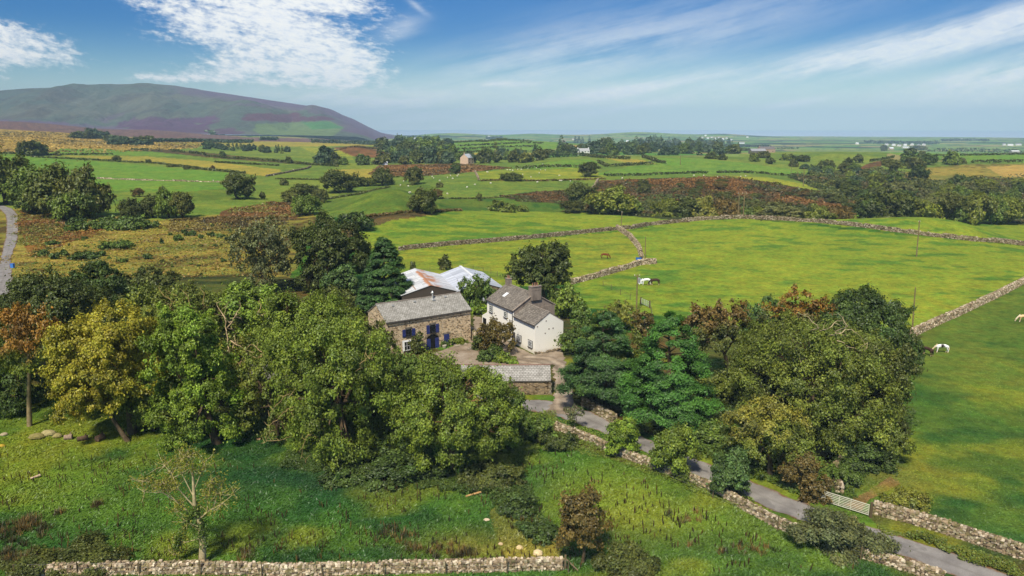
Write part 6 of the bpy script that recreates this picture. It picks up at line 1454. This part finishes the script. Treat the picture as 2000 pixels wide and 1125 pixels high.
# ------------------------------------------------------------------ dead tree in the meadow
def dead_tree():
    p = at(396, 1100); s = slant(p); k = s/F; e = empty('dead_tree', p, 'dying pale ash with bare branches and ivy in the near meadow', 'tree')
    def W(px, py, dd=0.): q = atD(px, py, p[1]+dd); return q-p
    b = MB(); rg = np.random.default_rng(4)
    b.tube([(0, 0, -.3), (0, 0, .2), W(396, 1060), W(390, 1020, .2), W(380, 985), W(378, 950), W(376, 915, .2), W(377, 888)], [.34, .3, .26, .22, .15, .11, .06, .02], 8)
    tips = []
    for pts, r in (([(392, 1022), (352, 985), (318, 962), (282, 961)], .1), ([(388, 1015), (405, 1000), (432, 985), (456, 965)], .1), ([(405, 1002), (406, 970), (412, 945)], .07), ([(418, 992), (424, 965), (433, 950)], .06), ([(345, 980), (328, 962), (318, 945)], .05), ([(378, 960), (392, 925), (398, 905)], .06), ([(380, 990), (348, 955), (335, 925), (322, 910)], .08), ([(378, 970), (355, 925), (350, 900)], .06), ([(376, 930), (366, 905), (360, 893)], .04), ([(330, 968), (300, 955), (284, 940)], .04), ([(392, 1030), (365, 1020), (340, 1000)], .06), ([(396, 1050), (352, 1062), (340, 1085)], .05)):
        dd = rg.uniform(-1.2, 1.2); P = [W(x, y, dd*i/len(pts)) for i, (x, y) in enumerate(pts)]
        b.tube(P, np.linspace(r*.8, r*.2, len(P)), 6, cap=False)
        for q in P[1:]:
            for _ in range(9):
                d = unit(rg.normal(size=3)+np.array((0, 0, .9))); l = rg.uniform(.5, 1.3); m = q+d*l*.5+rg.normal(0, .08, 3); t = q+d*l+rg.normal(0, .12, 3)
                b.tube([q, m, t], [.028, .018, .008], 4, cap=False); tips.append(t); tips.append(m)
    o = b.build('trunk', M['bark'], e, smooth=True); paint_obj(o, lin(190, 174, 132))
    tips = np.array(tips); n = 4500; ii = rg.integers(0, len(tips), n); P = tips[ii]+rg.normal(0, .2, (n, 3)); cc = rg.uniform(.7, 1.2, n)
    V, Q, C = leaf_cards(P, rg.normal(0, 1, (n, 3))+np.array((0, 0, .6)), .15, rg, np.stack([cc*1.1, cc, cc*.7], 1)); o = link('crown', mesh('crown', V, Q, C), M['leaf'], e); paint_obj(o, lin(132, 136, 54))
    n = 2600; L = np.array([W(396, 1066), W(393, 1040), W(390, 1018, .2), W(384, 992), (W(372, 1005)), W(350, 1048), W(344, 1075)]); ii = rg.integers(0, len(L)-1, n); t = rg.random(n)[:, None]
    P = L[ii]*(1-t)+L[ii+1]*t+sph(n, rg)*np.array((.5, .45, .35))*rg.uniform(.2, 1.0, n)[:, None]*(1.5-ii/len(L))[:, None]
    cc = rg.uniform(.6, 1.3, n); V, Q, C = leaf_cards(P, sph(n, rg)+np.array((0, -.3, .6)), .17, rg, np.stack([cc, cc, cc], 1)); o = link('ivy', mesh('ivy', V, Q, C), M['leaf'], e); paint_obj(o, C_['midgreen'])
dead_tree()
# ------------------------------------------------------------------ horses and sheep
def skin(name, pts, edges, rad, sub=1):
    me = bpy.data.meshes.new(name); me.from_pydata([tuple(p) for p in pts], edges, []); o = bpy.data.objects.new(name, me); COL.objects.link(o)
    m = o.modifiers.new('skin', 'SKIN'); m.use_smooth_shade = True
    if not me.skin_vertices: 
        bpy.context.view_layer.objects.active = o
    for v, r in zip(me.skin_vertices[0].data, rad): v.radius = (r, r) if np.isscalar(r) else r; v.use_root = False
    me.skin_vertices[0].data[0].use_root = True
    s = o.modifiers.new('sub', 'SUBSURF'); s.levels = sub; s.render_levels = sub
    dg = bpy.context.evaluated_depsgraph_get(); out = bpy.data.meshes.new_from_object(o.evaluated_get(dg)); bpy.data.objects.remove(o); out.name = name; return out
def horse_mesh(graze=True, stride=.12):
    P = [(0, 0, 1.16), (.42, 0, 1.14), (.72, 0, 1.2), (-.4, 0, 1.17), (-.72, 0, 1.14), (-.88, 0, 1.05)]   # trunk
    R = [.30, .31, .26, .29, .27, .16]; E = [(0, 1), (1, 2), (0, 3), (3, 4), (4, 5)]
    if graze: nk = [(.95, 0, 1.08), (1.2, 0, .78), (1.36, 0, .5), (1.46, 0, .3), (1.5, 0, .1)]
    else: nk = [(.95, 0, 1.42), (1.15, 0, 1.66), (1.28, 0, 1.78), (1.48, 0, 1.66), (1.64, 0, 1.52)]
    r = [.2, .15, .125, .11, .07]; i0 = 2
    for q, rr in zip(nk, r): P.append(q); R.append(rr); E.append((i0, len(P)-1)); i0 = len(P)-1
    for sx in (-1, 1):   # ears
        P.append((nk[2][0]-.02*(1 if graze else 1), sx*.07, nk[2][2]+.16)); R.append(.03); E.append((8, len(P)-1))
    def leg(x, y, hind, ph):
        nonlocal P, R, E
        root = 4 if hind else 2
        pts = [(x, y, .95), (x+.08, y, .72), (x-.14, y, .5), (x-.07+ph*.5, y, .2), (x-.03+ph, y, .05)] if hind else [(x, y, .92), (x+.02, y, .7), (x+.0+ph*.4, y, .45), (x-.02+ph*.8, y, .2), (x+.03+ph, y, .05)]
        rr = [.17, .13, .075, .075, .09] if hind else [.14, .095, .07, .075, .09]
        k = root
        for q, w in zip(pts, rr): P.append(q); R.append(w); E.append((k, len(P)-1)); k = len(P)-1
    leg(.68, .17, False, stride); leg(.68, -.17, False, -stride*.6); leg(-.74, .17, True, -stride*.5); leg(-.74, -.17, True, stride)
    P += [(-.97, 0, .98), (-1.05, 0, .75), (-1.04, 0, .45)]; R += [.06, .08, .04]; n = len(P); E += [(5, n-3), (n-3, n-2), (n-2, n-1)]
    return skin('horse', P, E, R, 1)
HG_, HS_ = horse_mesh(True), horse_mesh(True, -.1)
def horse(px, py, size, rz, base, label, patch=None, mane=None, feather=None, me=None):
    me = (me or HG_).copy(); n = len(me.vertices); co = np.zeros(n*3, np.float32); me.vertices.foreach_get('co', co); co = co.reshape(-1, 3)
    col = np.tile(np.array(base), (n, 1))
    if patch is not None:
        for (x, z, r) in patch[1]: m = ((co[:, 0]-x)/r)**2+((co[:, 2]-z)/(r*1.3))**2 < 1; col[m] = patch[0]
    if feather is not None: col[co[:, 2] < .3] = feather
    tl = (co[:, 0] < -.93) & (co[:, 2] < .95)
    if mane is not None: col[tl] = mane
    a = me.color_attributes.new('Col', 'FLOAT_COLOR', 'POINT'); c = np.ones((n, 4), np.float32); c[:, :3] = col; a.data.foreach_set('color', c.ravel())
    p = at(px, py); o = link('horse', me, M['coat'], None, p); o.scale = (size,)*3; o.rotation_euler = (0, 0, rz); tag(o, label, 'horse')
    mp = MB(); rg = np.random.default_rng(int(px))   # mane as a child
    for t in np.linspace(0, 1, 14):
        q = np.array((.8, 0, 1.42))*(1-t)+np.array((1.4, 0, .62))*t+np.array((.02, 0, .02)); mp.tube([q, q+np.array((.04, .1, -.02)), q+np.array((.0, .17, -.16))], [.05, .045, .015], 5, col=mane if mane is not None else base)
    mp.build('mane', M['coat'], o); return o
WH, CR, BRN, BLK, PAL_ = lin(238, 236, 230), lin(226, 190, 140), lin(120, 62, 34), lin(44, 34, 32), lin(70, 48, 38)
horse(1262, 557, 1.12, pi+.25, WH, 'white grazing horse beside the utility pole', mane=WH, feather=lin(200, 184, 156), me=HG_)
horse(1279, 557, 1.1, pi+.1, PAL_, 'dark brown horse with pale feathered feet behind the white horse', mane=BLK, feather=lin(214, 184, 140), me=HS_)
horse(1181, 505, 1.05, -.15, BRN, 'bay horse grazing alone in the middle paddock', mane=BLK, feather=lin(70, 44, 32))
horse(1839, 689, 1.0, pi-.15, WH, 'piebald white and black pony grazing below the wall', patch=(BLK, [(.05, 1.1, .28), (1.2, .75, .2), (1.42, .4, .14)]), mane=lin(225, 205, 160), feather=lin(228, 204, 164))
horse(1811, 694, .95, pi*.5+.35, PAL_, 'dark brown pony with pale feet next to the piebald pony', mane=BLK, feather=lin(214, 184, 140), me=HS_)
horse(1999, 629, 1.0, pi-.1, CR, 'cream pony cut by the right photo edge', mane=lin(240, 224, 190), feather=lin(236, 214, 176))
def sheep_mesh():
    P = [(0, 0, .55), (.3, 0, .56), (-.32, 0, .55), (.5, 0, .58), (.62, 0, .5), (.76, 0, .4)]; R = [.27, .24, .24, .13, .11, .07]; E = [(0, 1), (0, 2), (1, 3), (3, 4), (4, 5)]
    for x, y, r in ((.28, .12, 1), (.28, -.12, 1), (-.32, .12, 2), (-.32, -.12, 2)):
        P += [(x, y, .32), (x, y, .04)]; R += [.07, .04]; n = len(P); E += [(r, n-2), (n-2, n-1)]
    return skin('sheep', P, E, R, 1)
SM = sheep_mesh(); n = len(SM.vertices); a = SM.color_attributes.new('Col', 'FLOAT_COLOR', 'POINT'); c = np.ones((n, 4), np.float32); c[:, :3] = lin(236, 226, 206); a.data.foreach_set('color', c.ravel())
SHEEP = [(844, 346), (847, 349), (859, 354), (874, 348), (880, 344), (884, 350), (893, 345), (895, 342), (951, 337), (953, 337), (991, 333), (996, 333), (1001, 334), (1011, 332), (1018, 332), (1031, 330), (1048, 329), (1056, 333), (1065, 333), (1021, 342), (1037, 347), (1053, 339), (1092, 344), (1049, 357), (1093, 354), (1096, 354), (1114, 355), (928, 362), (958, 359), (912, 367), (874, 380), (801, 378), (798, 365), (788, 355), (782, 363), (1215, 349), (1222, 361), (1355, 344), (1374, 344), (1402, 347), (1413, 347), (1447, 346), (1456, 345), (1335, 383), (687, 364), (417, 354), (535, 343), (573, 333), (1060, 322), (905, 303), (950, 299), (1008, 297), (962, 303), (880, 307), (830, 302)]
rgS = np.random.default_rng(9)
for x, y in SHEEP:
    o = link('sheep', SM, M['coat'], None, at(x, y)); s = 1.15 if y > 320 else 1.5; o.scale = (s, s, s); o.rotation_euler = (0, 0, rgS.uniform(0, 6.28)); tag(o, 'white sheep dotted over the middle distance pastures', 'sheep', 'sheep in the pastures')
# ------------------------------------------------------------------ grass, rushes, dock stalks
def grass():
    rg = np.random.default_rng(3); n = 210000
    px = rg.uniform(-60, 2060, n); py = 700+(1140-700)*rg.random(n)**.85
    d0 = np.tan(PIT-np.arctan((562.5-py)/F)); Yg = H/d0; zc = Yg*cP+H*sP; Xg = (px-1000)/F*zc
    road = resample(ROADC, .5); keep = np.ones(n, bool)
    cell = {}
    rd = np.full(n, 99.)
    for q in road[::2]: rd = np.minimum(rd, (Xg-q[0])**2+(Yg-q[1])**2)
    keep = (rd > 2.6**2) & ~inpoly(px, py, [(870, 640), (1130, 640), (1140, 800), (1030, 790), (900, 780), (840, 720)])
    meadow = inpoly(px, py, [(-80, 700), (440, 730), (1040, 800), (1900, 1160), (-80, 1160)])
    keep &= meadow | (rg.random(n) < .55)
    X, Y, mead = Xg[keep], Yg[keep], meadow[keep]; n = len(X)
    cols = paint(X, Y, hgt(X, Y)); Z = hgt(X, Y)
    hgt_ = np.where(mead,   .08+.19*fbm(X/2.2, Y/2.2, 33, 3)**1.6, .07)*rg.uniform(.6, 1.4, n)
    ang = rg.uniform(0, 2*pi, n); w = rg.uniform(.05, .11, n)
    wind = np.array((.55, .25))
    B0 = np.stack([X-np.cos(ang)*w, Y-np.sin(ang)*w, Z-.02], 1); B1 = np.stack([X+np.cos(ang)*w, Y+np.sin(ang)*w, Z-.02], 1)
    ln = rg.normal(0, .22, (n, 2))+wind*hgt_[:, None]
    Tp = np.stack([X+ln[:, 0], Y+ln[:, 1], Z+hgt_], 1)
    V = np.stack([B0, B1, Tp], 1).reshape(-1, 3); k = rg.uniform(.95, 1.75, n)[:, None]
    c = cols*k; V_ = V; C = np.repeat(c, 3, axis=0)
    o = link('grass', mesh('grass', V_, np.arange(3*n).reshape(-1, 3), C), M['leaf']); o.color = (1, 1, 1, 1)
    tag(o, 'ungrazed grass tufts all over the near meadows', 'grass', kind='stuff')
    # dock stalks and rushes
    V = []; C = []; Q = []; nn = 0
    m = 2300; px = rg.uniform(0, 1750, m); py = rg.uniform(880, 1120, m); ok = inpoly(px, py, [(0, 870), (420, 900), (900, 960), (1050, 880), (1180, 905), (1500, 1060), (1720, 1125), (0, 1125)]) & (fbm(px/60, py/26, 44, 3) > .5)
    b = MB()
    for x, y in zip(px[ok], py[ok]):
        d = H/tan(dep(y)); zz = d*cP+H*sP; X_ = (x-1000)/F*zz; z = float(hgt(X_, d)); h = rg.uniform(.35, .8); l = rg.normal(0, .08, 2)
        b.tube([(X_, d, z), (X_+l[0]*.5, d+l[1]*.5, z+h*.5), (X_+l[0], d+l[1], z+h)], [.02, .055, .015], 4, col=lin(*((70, 54, 34) if rg.random() < .7 else (112, 92, 46)))*rg.uniform(.7, 1.3), cap=False)
    o = b.build('dock_stalks', M['leaf']); o.color = (1, 1, 1, 1); tag(o, 'dark seeded dock stalks standing in the near meadow', 'weeds', kind='stuff')
    b = MB()
    for cx, cy, rx, ry, k in ((770, 1050, 40, 22, 16), (850, 1080, 55, 16, 18), (910, 1082, 30, 14, 10), (30, 1040, 50, 34, 44), (60, 1020, 30, 14, 14), (118, 1004, 8, 3, 4), (190, 985, 10, 4, 5), (20, 1090, 50, 20, 30), (480, 1085, 20, 12, 8), (1450, 1080, 90, 26, 12), (1330, 1010, 60, 20, 7)):
        for _ in range(k):
            x = rg.normal(cx, rx*.5); y = min(1118, rg.normal(cy, ry*.5)); d = H/tan(dep(y)); X_ = (x-1000)/F*(d*cP+H*sP); z = float(hgt(X_, d)); t = lin(*[(74, 64, 34), (96, 82, 40), (58, 66, 32), (134, 104, 50)][rg.integers(4)])
            for _ in range(26):
                a = rg.uniform(0, 6.28); r = rg.uniform(.15, .55); h = rg.uniform(.35, .75); w_ = .035
                P = np.array([(X_+rg.normal(0, .15), d+rg.normal(0, .15), z-.03)]); q = P[0]+np.array((cos(a)*r, sin(a)*r, h)); n_ = np.array((-sin(a), cos(a), 0))*w_
                b.add([P[0]-n_, P[0]+n_, q], None, [(0, 1, 2)], col=t*rg.uniform(.7, 1.3))
    o = b.build('rushes', M['leaf']); o.color = (1, 1, 1, 1); tag(o, 'clumps of brown green rushes in the near meadow', 'rushes', kind='stuff')
grass()
ground_cover([(940, 862), (1060, 800), (1180, 850), (1440, 968), (1560, 1040), (1420, 985), (1200, 905), (1080, 870), (1020, 905), (960, 930)], 24000, .5, .17, C_['green'], 'undergrowth', 'rank weeds and brambles along the lane wall', 2)
ground_cover([(1240, 850), (1330, 872), (1480, 940), (1600, 985), (1640, 940), (1560, 880), (1420, 800), (1250, 800)], 24000, 1.5, .24, C_['midgreen'], 'undergrowth', 'dense green weeds under the trees beside the lane', 3)
ground_cover([(560, 880), (760, 890), (900, 930), (1020, 940), (1100, 1080), (1040, 1060), (930, 970), (700, 935), (560, 915)], 20000, .8, .2, C_['deepgreen'], 'undergrowth', 'nettles and brambles at the foot of the ash row and ditch', 4)
ground_cover([(1700, 1020), (1760, 1040), (1880, 1080), (2040, 1130), (2080, 1160), (1985, 1128), (1850, 1078), (1725, 1038)], 9000, .6, .17, C_['olive'], 'undergrowth', 'weedy verge with bracken under the tall gate wall', 5, hue=1.2)
ground_cover([(1600, 960), (1640, 905), (1700, 860), (1770, 790), (1790, 830), (1700, 920), (1650, 985)], 9000, 1.0, .22, C_['deepgreen'], 'undergrowth', 'dark scrub skirting the copse on the right field', 6)
ground_cover([(0, 1080), (160, 1072), (260, 1100), (230, 1118), (0, 1125)], 8000, .7, .18, C_['darkolive'], 'undergrowth', 'dark brambles smothering the left end of the meadow wall', 7)
# ------------------------------------------------------------------ sky, sun, air, camera
def world(sun_el, sun_rot, strength=.1):
    w = bpy.data.worlds.new('World'); sc.world = w; w.use_nodes = True; t = NT('w', w.node_tree); w.node_tree.nodes.clear()
    sky = t.n('ShaderNodeTexSky', _sky_type='NISHITA', _sun_disc=False, _sun_elevation=sun_el, _sun_rotation=sun_rot, _air_density=1.2, _dust_density=.4, _ozone_density=3.0, _altitude=50)
    g = t.coord('Generated'); s = t.n('ShaderNodeSeparateXYZ', Vector=g); x, y, z = s.outputs
    ya = t.m_('MAXIMUM', t.m_('ABSOLUTE', y), .05)
    a = t.m_('MULTIPLY_ADD', t.m_('DIVIDE', x, ya), 1435.0, 1000.0)          # bearing, in thousandths
    el = t.m_('MULTIPLY', t.m_('DIVIDE', z, t.m_('SQRT', t.m_('ADD', t.m_('MULTIPLY', x, x), t.m_('MULTIPLY', y, y)))), 1435.0)   # height above the horizon
    def P(sx, sy, ang=0, ox=0, oy=0):
        ca, sa = cos(ang), sin(ang)
        u = t.m_('ADD', t.m_('MULTIPLY', a, ca/sx), t.m_('MULTIPLY', el, sa/sx)); v = t.m_('ADD', t.m_('MULTIPLY', a, -sa/sy), t.m_('MULTIPLY', el, ca/sy))
        return t.n('ShaderNodeCombineXYZ', X=t.m_('ADD', u, ox), Y=t.m_('ADD', v, oy)).outputs[0]
    def blob(cx, cy, rx, ry, ang=0, am=1):
        ca, sa = cos(ang), sin(ang); dx = t.m_('SUBTRACT', a, cx); dy = t.m_('SUBTRACT', el, cy)
        u = t.m_('ADD', t.m_('MULTIPLY', dx, ca/rx), t.m_('MULTIPLY', dy, sa/rx)); v = t.m_('ADD', t.m_('MULTIPLY', dx, -sa/ry), t.m_('MULTIPLY', dy, ca/ry))
        r2 = t.m_('ADD', t.m_('MULTIPLY', u, u), t.m_('MULTIPLY', v, v))
        return t.m_('MULTIPLY', t.m_('EXPONENT', t.m_('MULTIPLY', r2, -1)), am)
    def total(L):
        o = L[0]
        for q in L[1:]: o = t.m_('ADD', o, q)
        return o
    # broken cloud on the left
    m1 = total([blob(460, 248, 280, 30, -.04, .9), blob(300, 215, 240, 26, -.27, .55), blob(560, 175, 170, 60, -.12, .95), blob(400, 160, 110, 16, .05, .4), blob(500, 108, 150, 20, .08, .75), blob(655, 112, 95, 36, -.1, .95), blob(560, 78, 160, 10, -.05, .55), blob(700, 215, 60, 14, -.1, .5), blob(330, 80, 90, 8, 0, .5), blob(40, 122, 130, 32, -.06, 1.15), blob(0, 160, 60, 12, -.3, .5), blob(230, 246, 120, 14, 0, .7), blob(-300, 200, 250, 60, 0, .8), blob(0, 76, 30, 5, 0, .5)])
    n1 = t.noise(P(120, 40, -.12), 1, 8, .66, '2D'); n1b = t.noise(P(26, 9, -.12, 5, 3), 1, 6, .66, '2D')
    d1 = t.mr(t.m_('ADD', t.m_('ADD', t.m_('MULTIPLY', n1, .48), t.m_('MULTIPLY', n1b, .52)), t.m_('MULTIPLY', t.m_('SUBTRACT', t.m_('MINIMUM', t.m_('MULTIPLY', m1, 1.35), 1.25), .75), .27)), .37, .68)
    d1 = t.m_('MULTIPLY', d1, t.mr(m1, .05, .35))
    # wispy cirrus on the right, running up to the right
    ang = .20
    m2 = total([blob(1800, 137, 400, 27, .15, 1.1), blob(1930, 82, 230, 20, .15, .8), blob(1980, 40, 300, 20, .08, .55), blob(1150, 55, 230, 15, .16, .7), blob(1230, 36, 190, 7, .14, .45), blob(1530, 38, 90, 7, .14, .65), blob(790, 178, 44, 18, .35, .36), blob(822, 218, 20, 5, -.6, .4), blob(980, 80, 60, 5, 0, .4), blob(1280, 150, 420, 55, .22, .32), blob(1050, 130, 260, 60, .25, .25), blob(2350, 190, 300, 90, .2, .7)])
    n2 = t.noise(P(330, 22, ang), 1, 6, .62, '2D'); n2b = t.noise(P(150, 40, .3, 7, 1), 1, 5, .6, '2D')
    d2 = t.m_('MULTIPLY', t.m_('MULTIPLY', t.mr(t.m_('ADD', t.m_('MULTIPLY', n2, .65), t.m_('MULTIPLY', n2b, .45)), .24, .72), m2), 1.2)
    d2 = t.m_('MINIMUM', d2, .8)
    # thin veil low over the mountain end and along the horizon
    m3 = t.m_('ADD', t.m_('MULTIPLY', blob(730, 40, 230, 40, -.1, .75), t.mr(t.noise(P(160, 20, .1, 2, 2), 1, 5, .6, '2D'), .25, .7)), t.m_('MULTIPLY', t.mr(el, 110, 0), .42))
    dens = t.m_('MINIMUM', t.m_('ADD', t.m_('ADD', d1, d2), m3), 1.0)
    veil = t.m_('MULTIPLY', t.mr(el, 400, 1200), t.m_('MULTIPLY', t.mr(t.noise(g, 3.0, 6, .6), .4, .65), .6))
    dens = t.m_('MAXIMUM', dens, veil)
    tint = t.mix(t.mr(el, 0, 190), (SKY_LO[0], SKY_LO[1], SKY_LO[2], 1), (SKY_HI[0], SKY_HI[1], SKY_HI[2], 1))
    base = t.mix(1.0, sky.outputs[0], tint, 'MULTIPLY')
    cl = t.mix(t.mr(n1b, .3, .7), (CLOUD*.86, CLOUD*.9, CLOUD*.96, 1), (CLOUD, CLOUD, CLOUD*.97, 1))
    c = t.mix(dens, base, cl)
    bg = t.n('ShaderNodeBackground', Color=c, Strength=strength); o = t.n('ShaderNodeOutputWorld'); t.t.links.new(bg.outputs[0], o.inputs[0])
SKY_LO = (.85, 1.12, 1.15); SKY_HI = (.06, .36, .78); CLOUD = 9.9
SUN_EL = radians(53); SUN_AZ = radians(200)      # azimuth clockwise from +Y: behind the camera
world(SUN_EL, SUN_AZ, .092)
l = bpy.data.lights.new('sun', 'SUN'); l.energy = 4.3; l.angle = radians(6); l.color = (1, .93, .79)
so = bpy.data.objects.new('sun', l); COL.objects.link(so)
sd = np.array((sin(SUN_AZ)*cos(SUN_EL), cos(SUN_AZ)*cos(SUN_EL), sin(SUN_EL)))
from mathutils import Vector
so.rotation_euler = Vector(-sd).to_track_quat('-Z', 'Y').to_euler(); so.location = (0, -40, 120)
def haze():
    b = MB(); b.box((0, 0, (-75+480)/2), (41000, 41000, 555)); o = b.build('haze', None)
    m = bpy.data.materials.new('air'); m.use_nodes = True; nt = m.node_tree; nt.nodes.clear(); v = nt.nodes.new('ShaderNodeVolumePrincipled'); ou = nt.nodes.new('ShaderNodeOutputMaterial')
    v.inputs['Color'].default_value = (.60, .86, 1.0, 1); v.inputs['Density'].default_value = HAZE; v.inputs['Anisotropy'].default_value = -.52
    nt.links.new(v.outputs[0], ou.inputs['Volume']); o.data.materials.clear(); o.data.materials.append(m); tag(o, 'thin blue haze over the far country', 'haze', kind='stuff')
HAZE = 1.0e-4
if HAZE: haze()
cam = bpy.data.cameras.new('camera'); cam.sensor_width = 36; cam.lens = F/2000*36; cam.clip_end = 200000; cam.clip_start = .5
co = bpy.data.objects.new('camera', cam); COL.objects.link(co); co.location = (0, 0, H); co.rotation_euler = (pi/2-PIT, 0, 0); sc.camera = co
vs = sc.view_settings; vs.view_transform = 'Standard'; vs.look = 'None'; vs.exposure = 0.28; vs.gamma = 1
sc.cycles.max_bounces = 5; sc.cycles.diffuse_bounces = 2; sc.cycles.glossy_bounces = 2; sc.cycles.transmission_bounces = 3; sc.cycles.volume_bounces = 0; sc.cycles.transparent_max_bounces = 4
sc.cycles.use_denoising = True
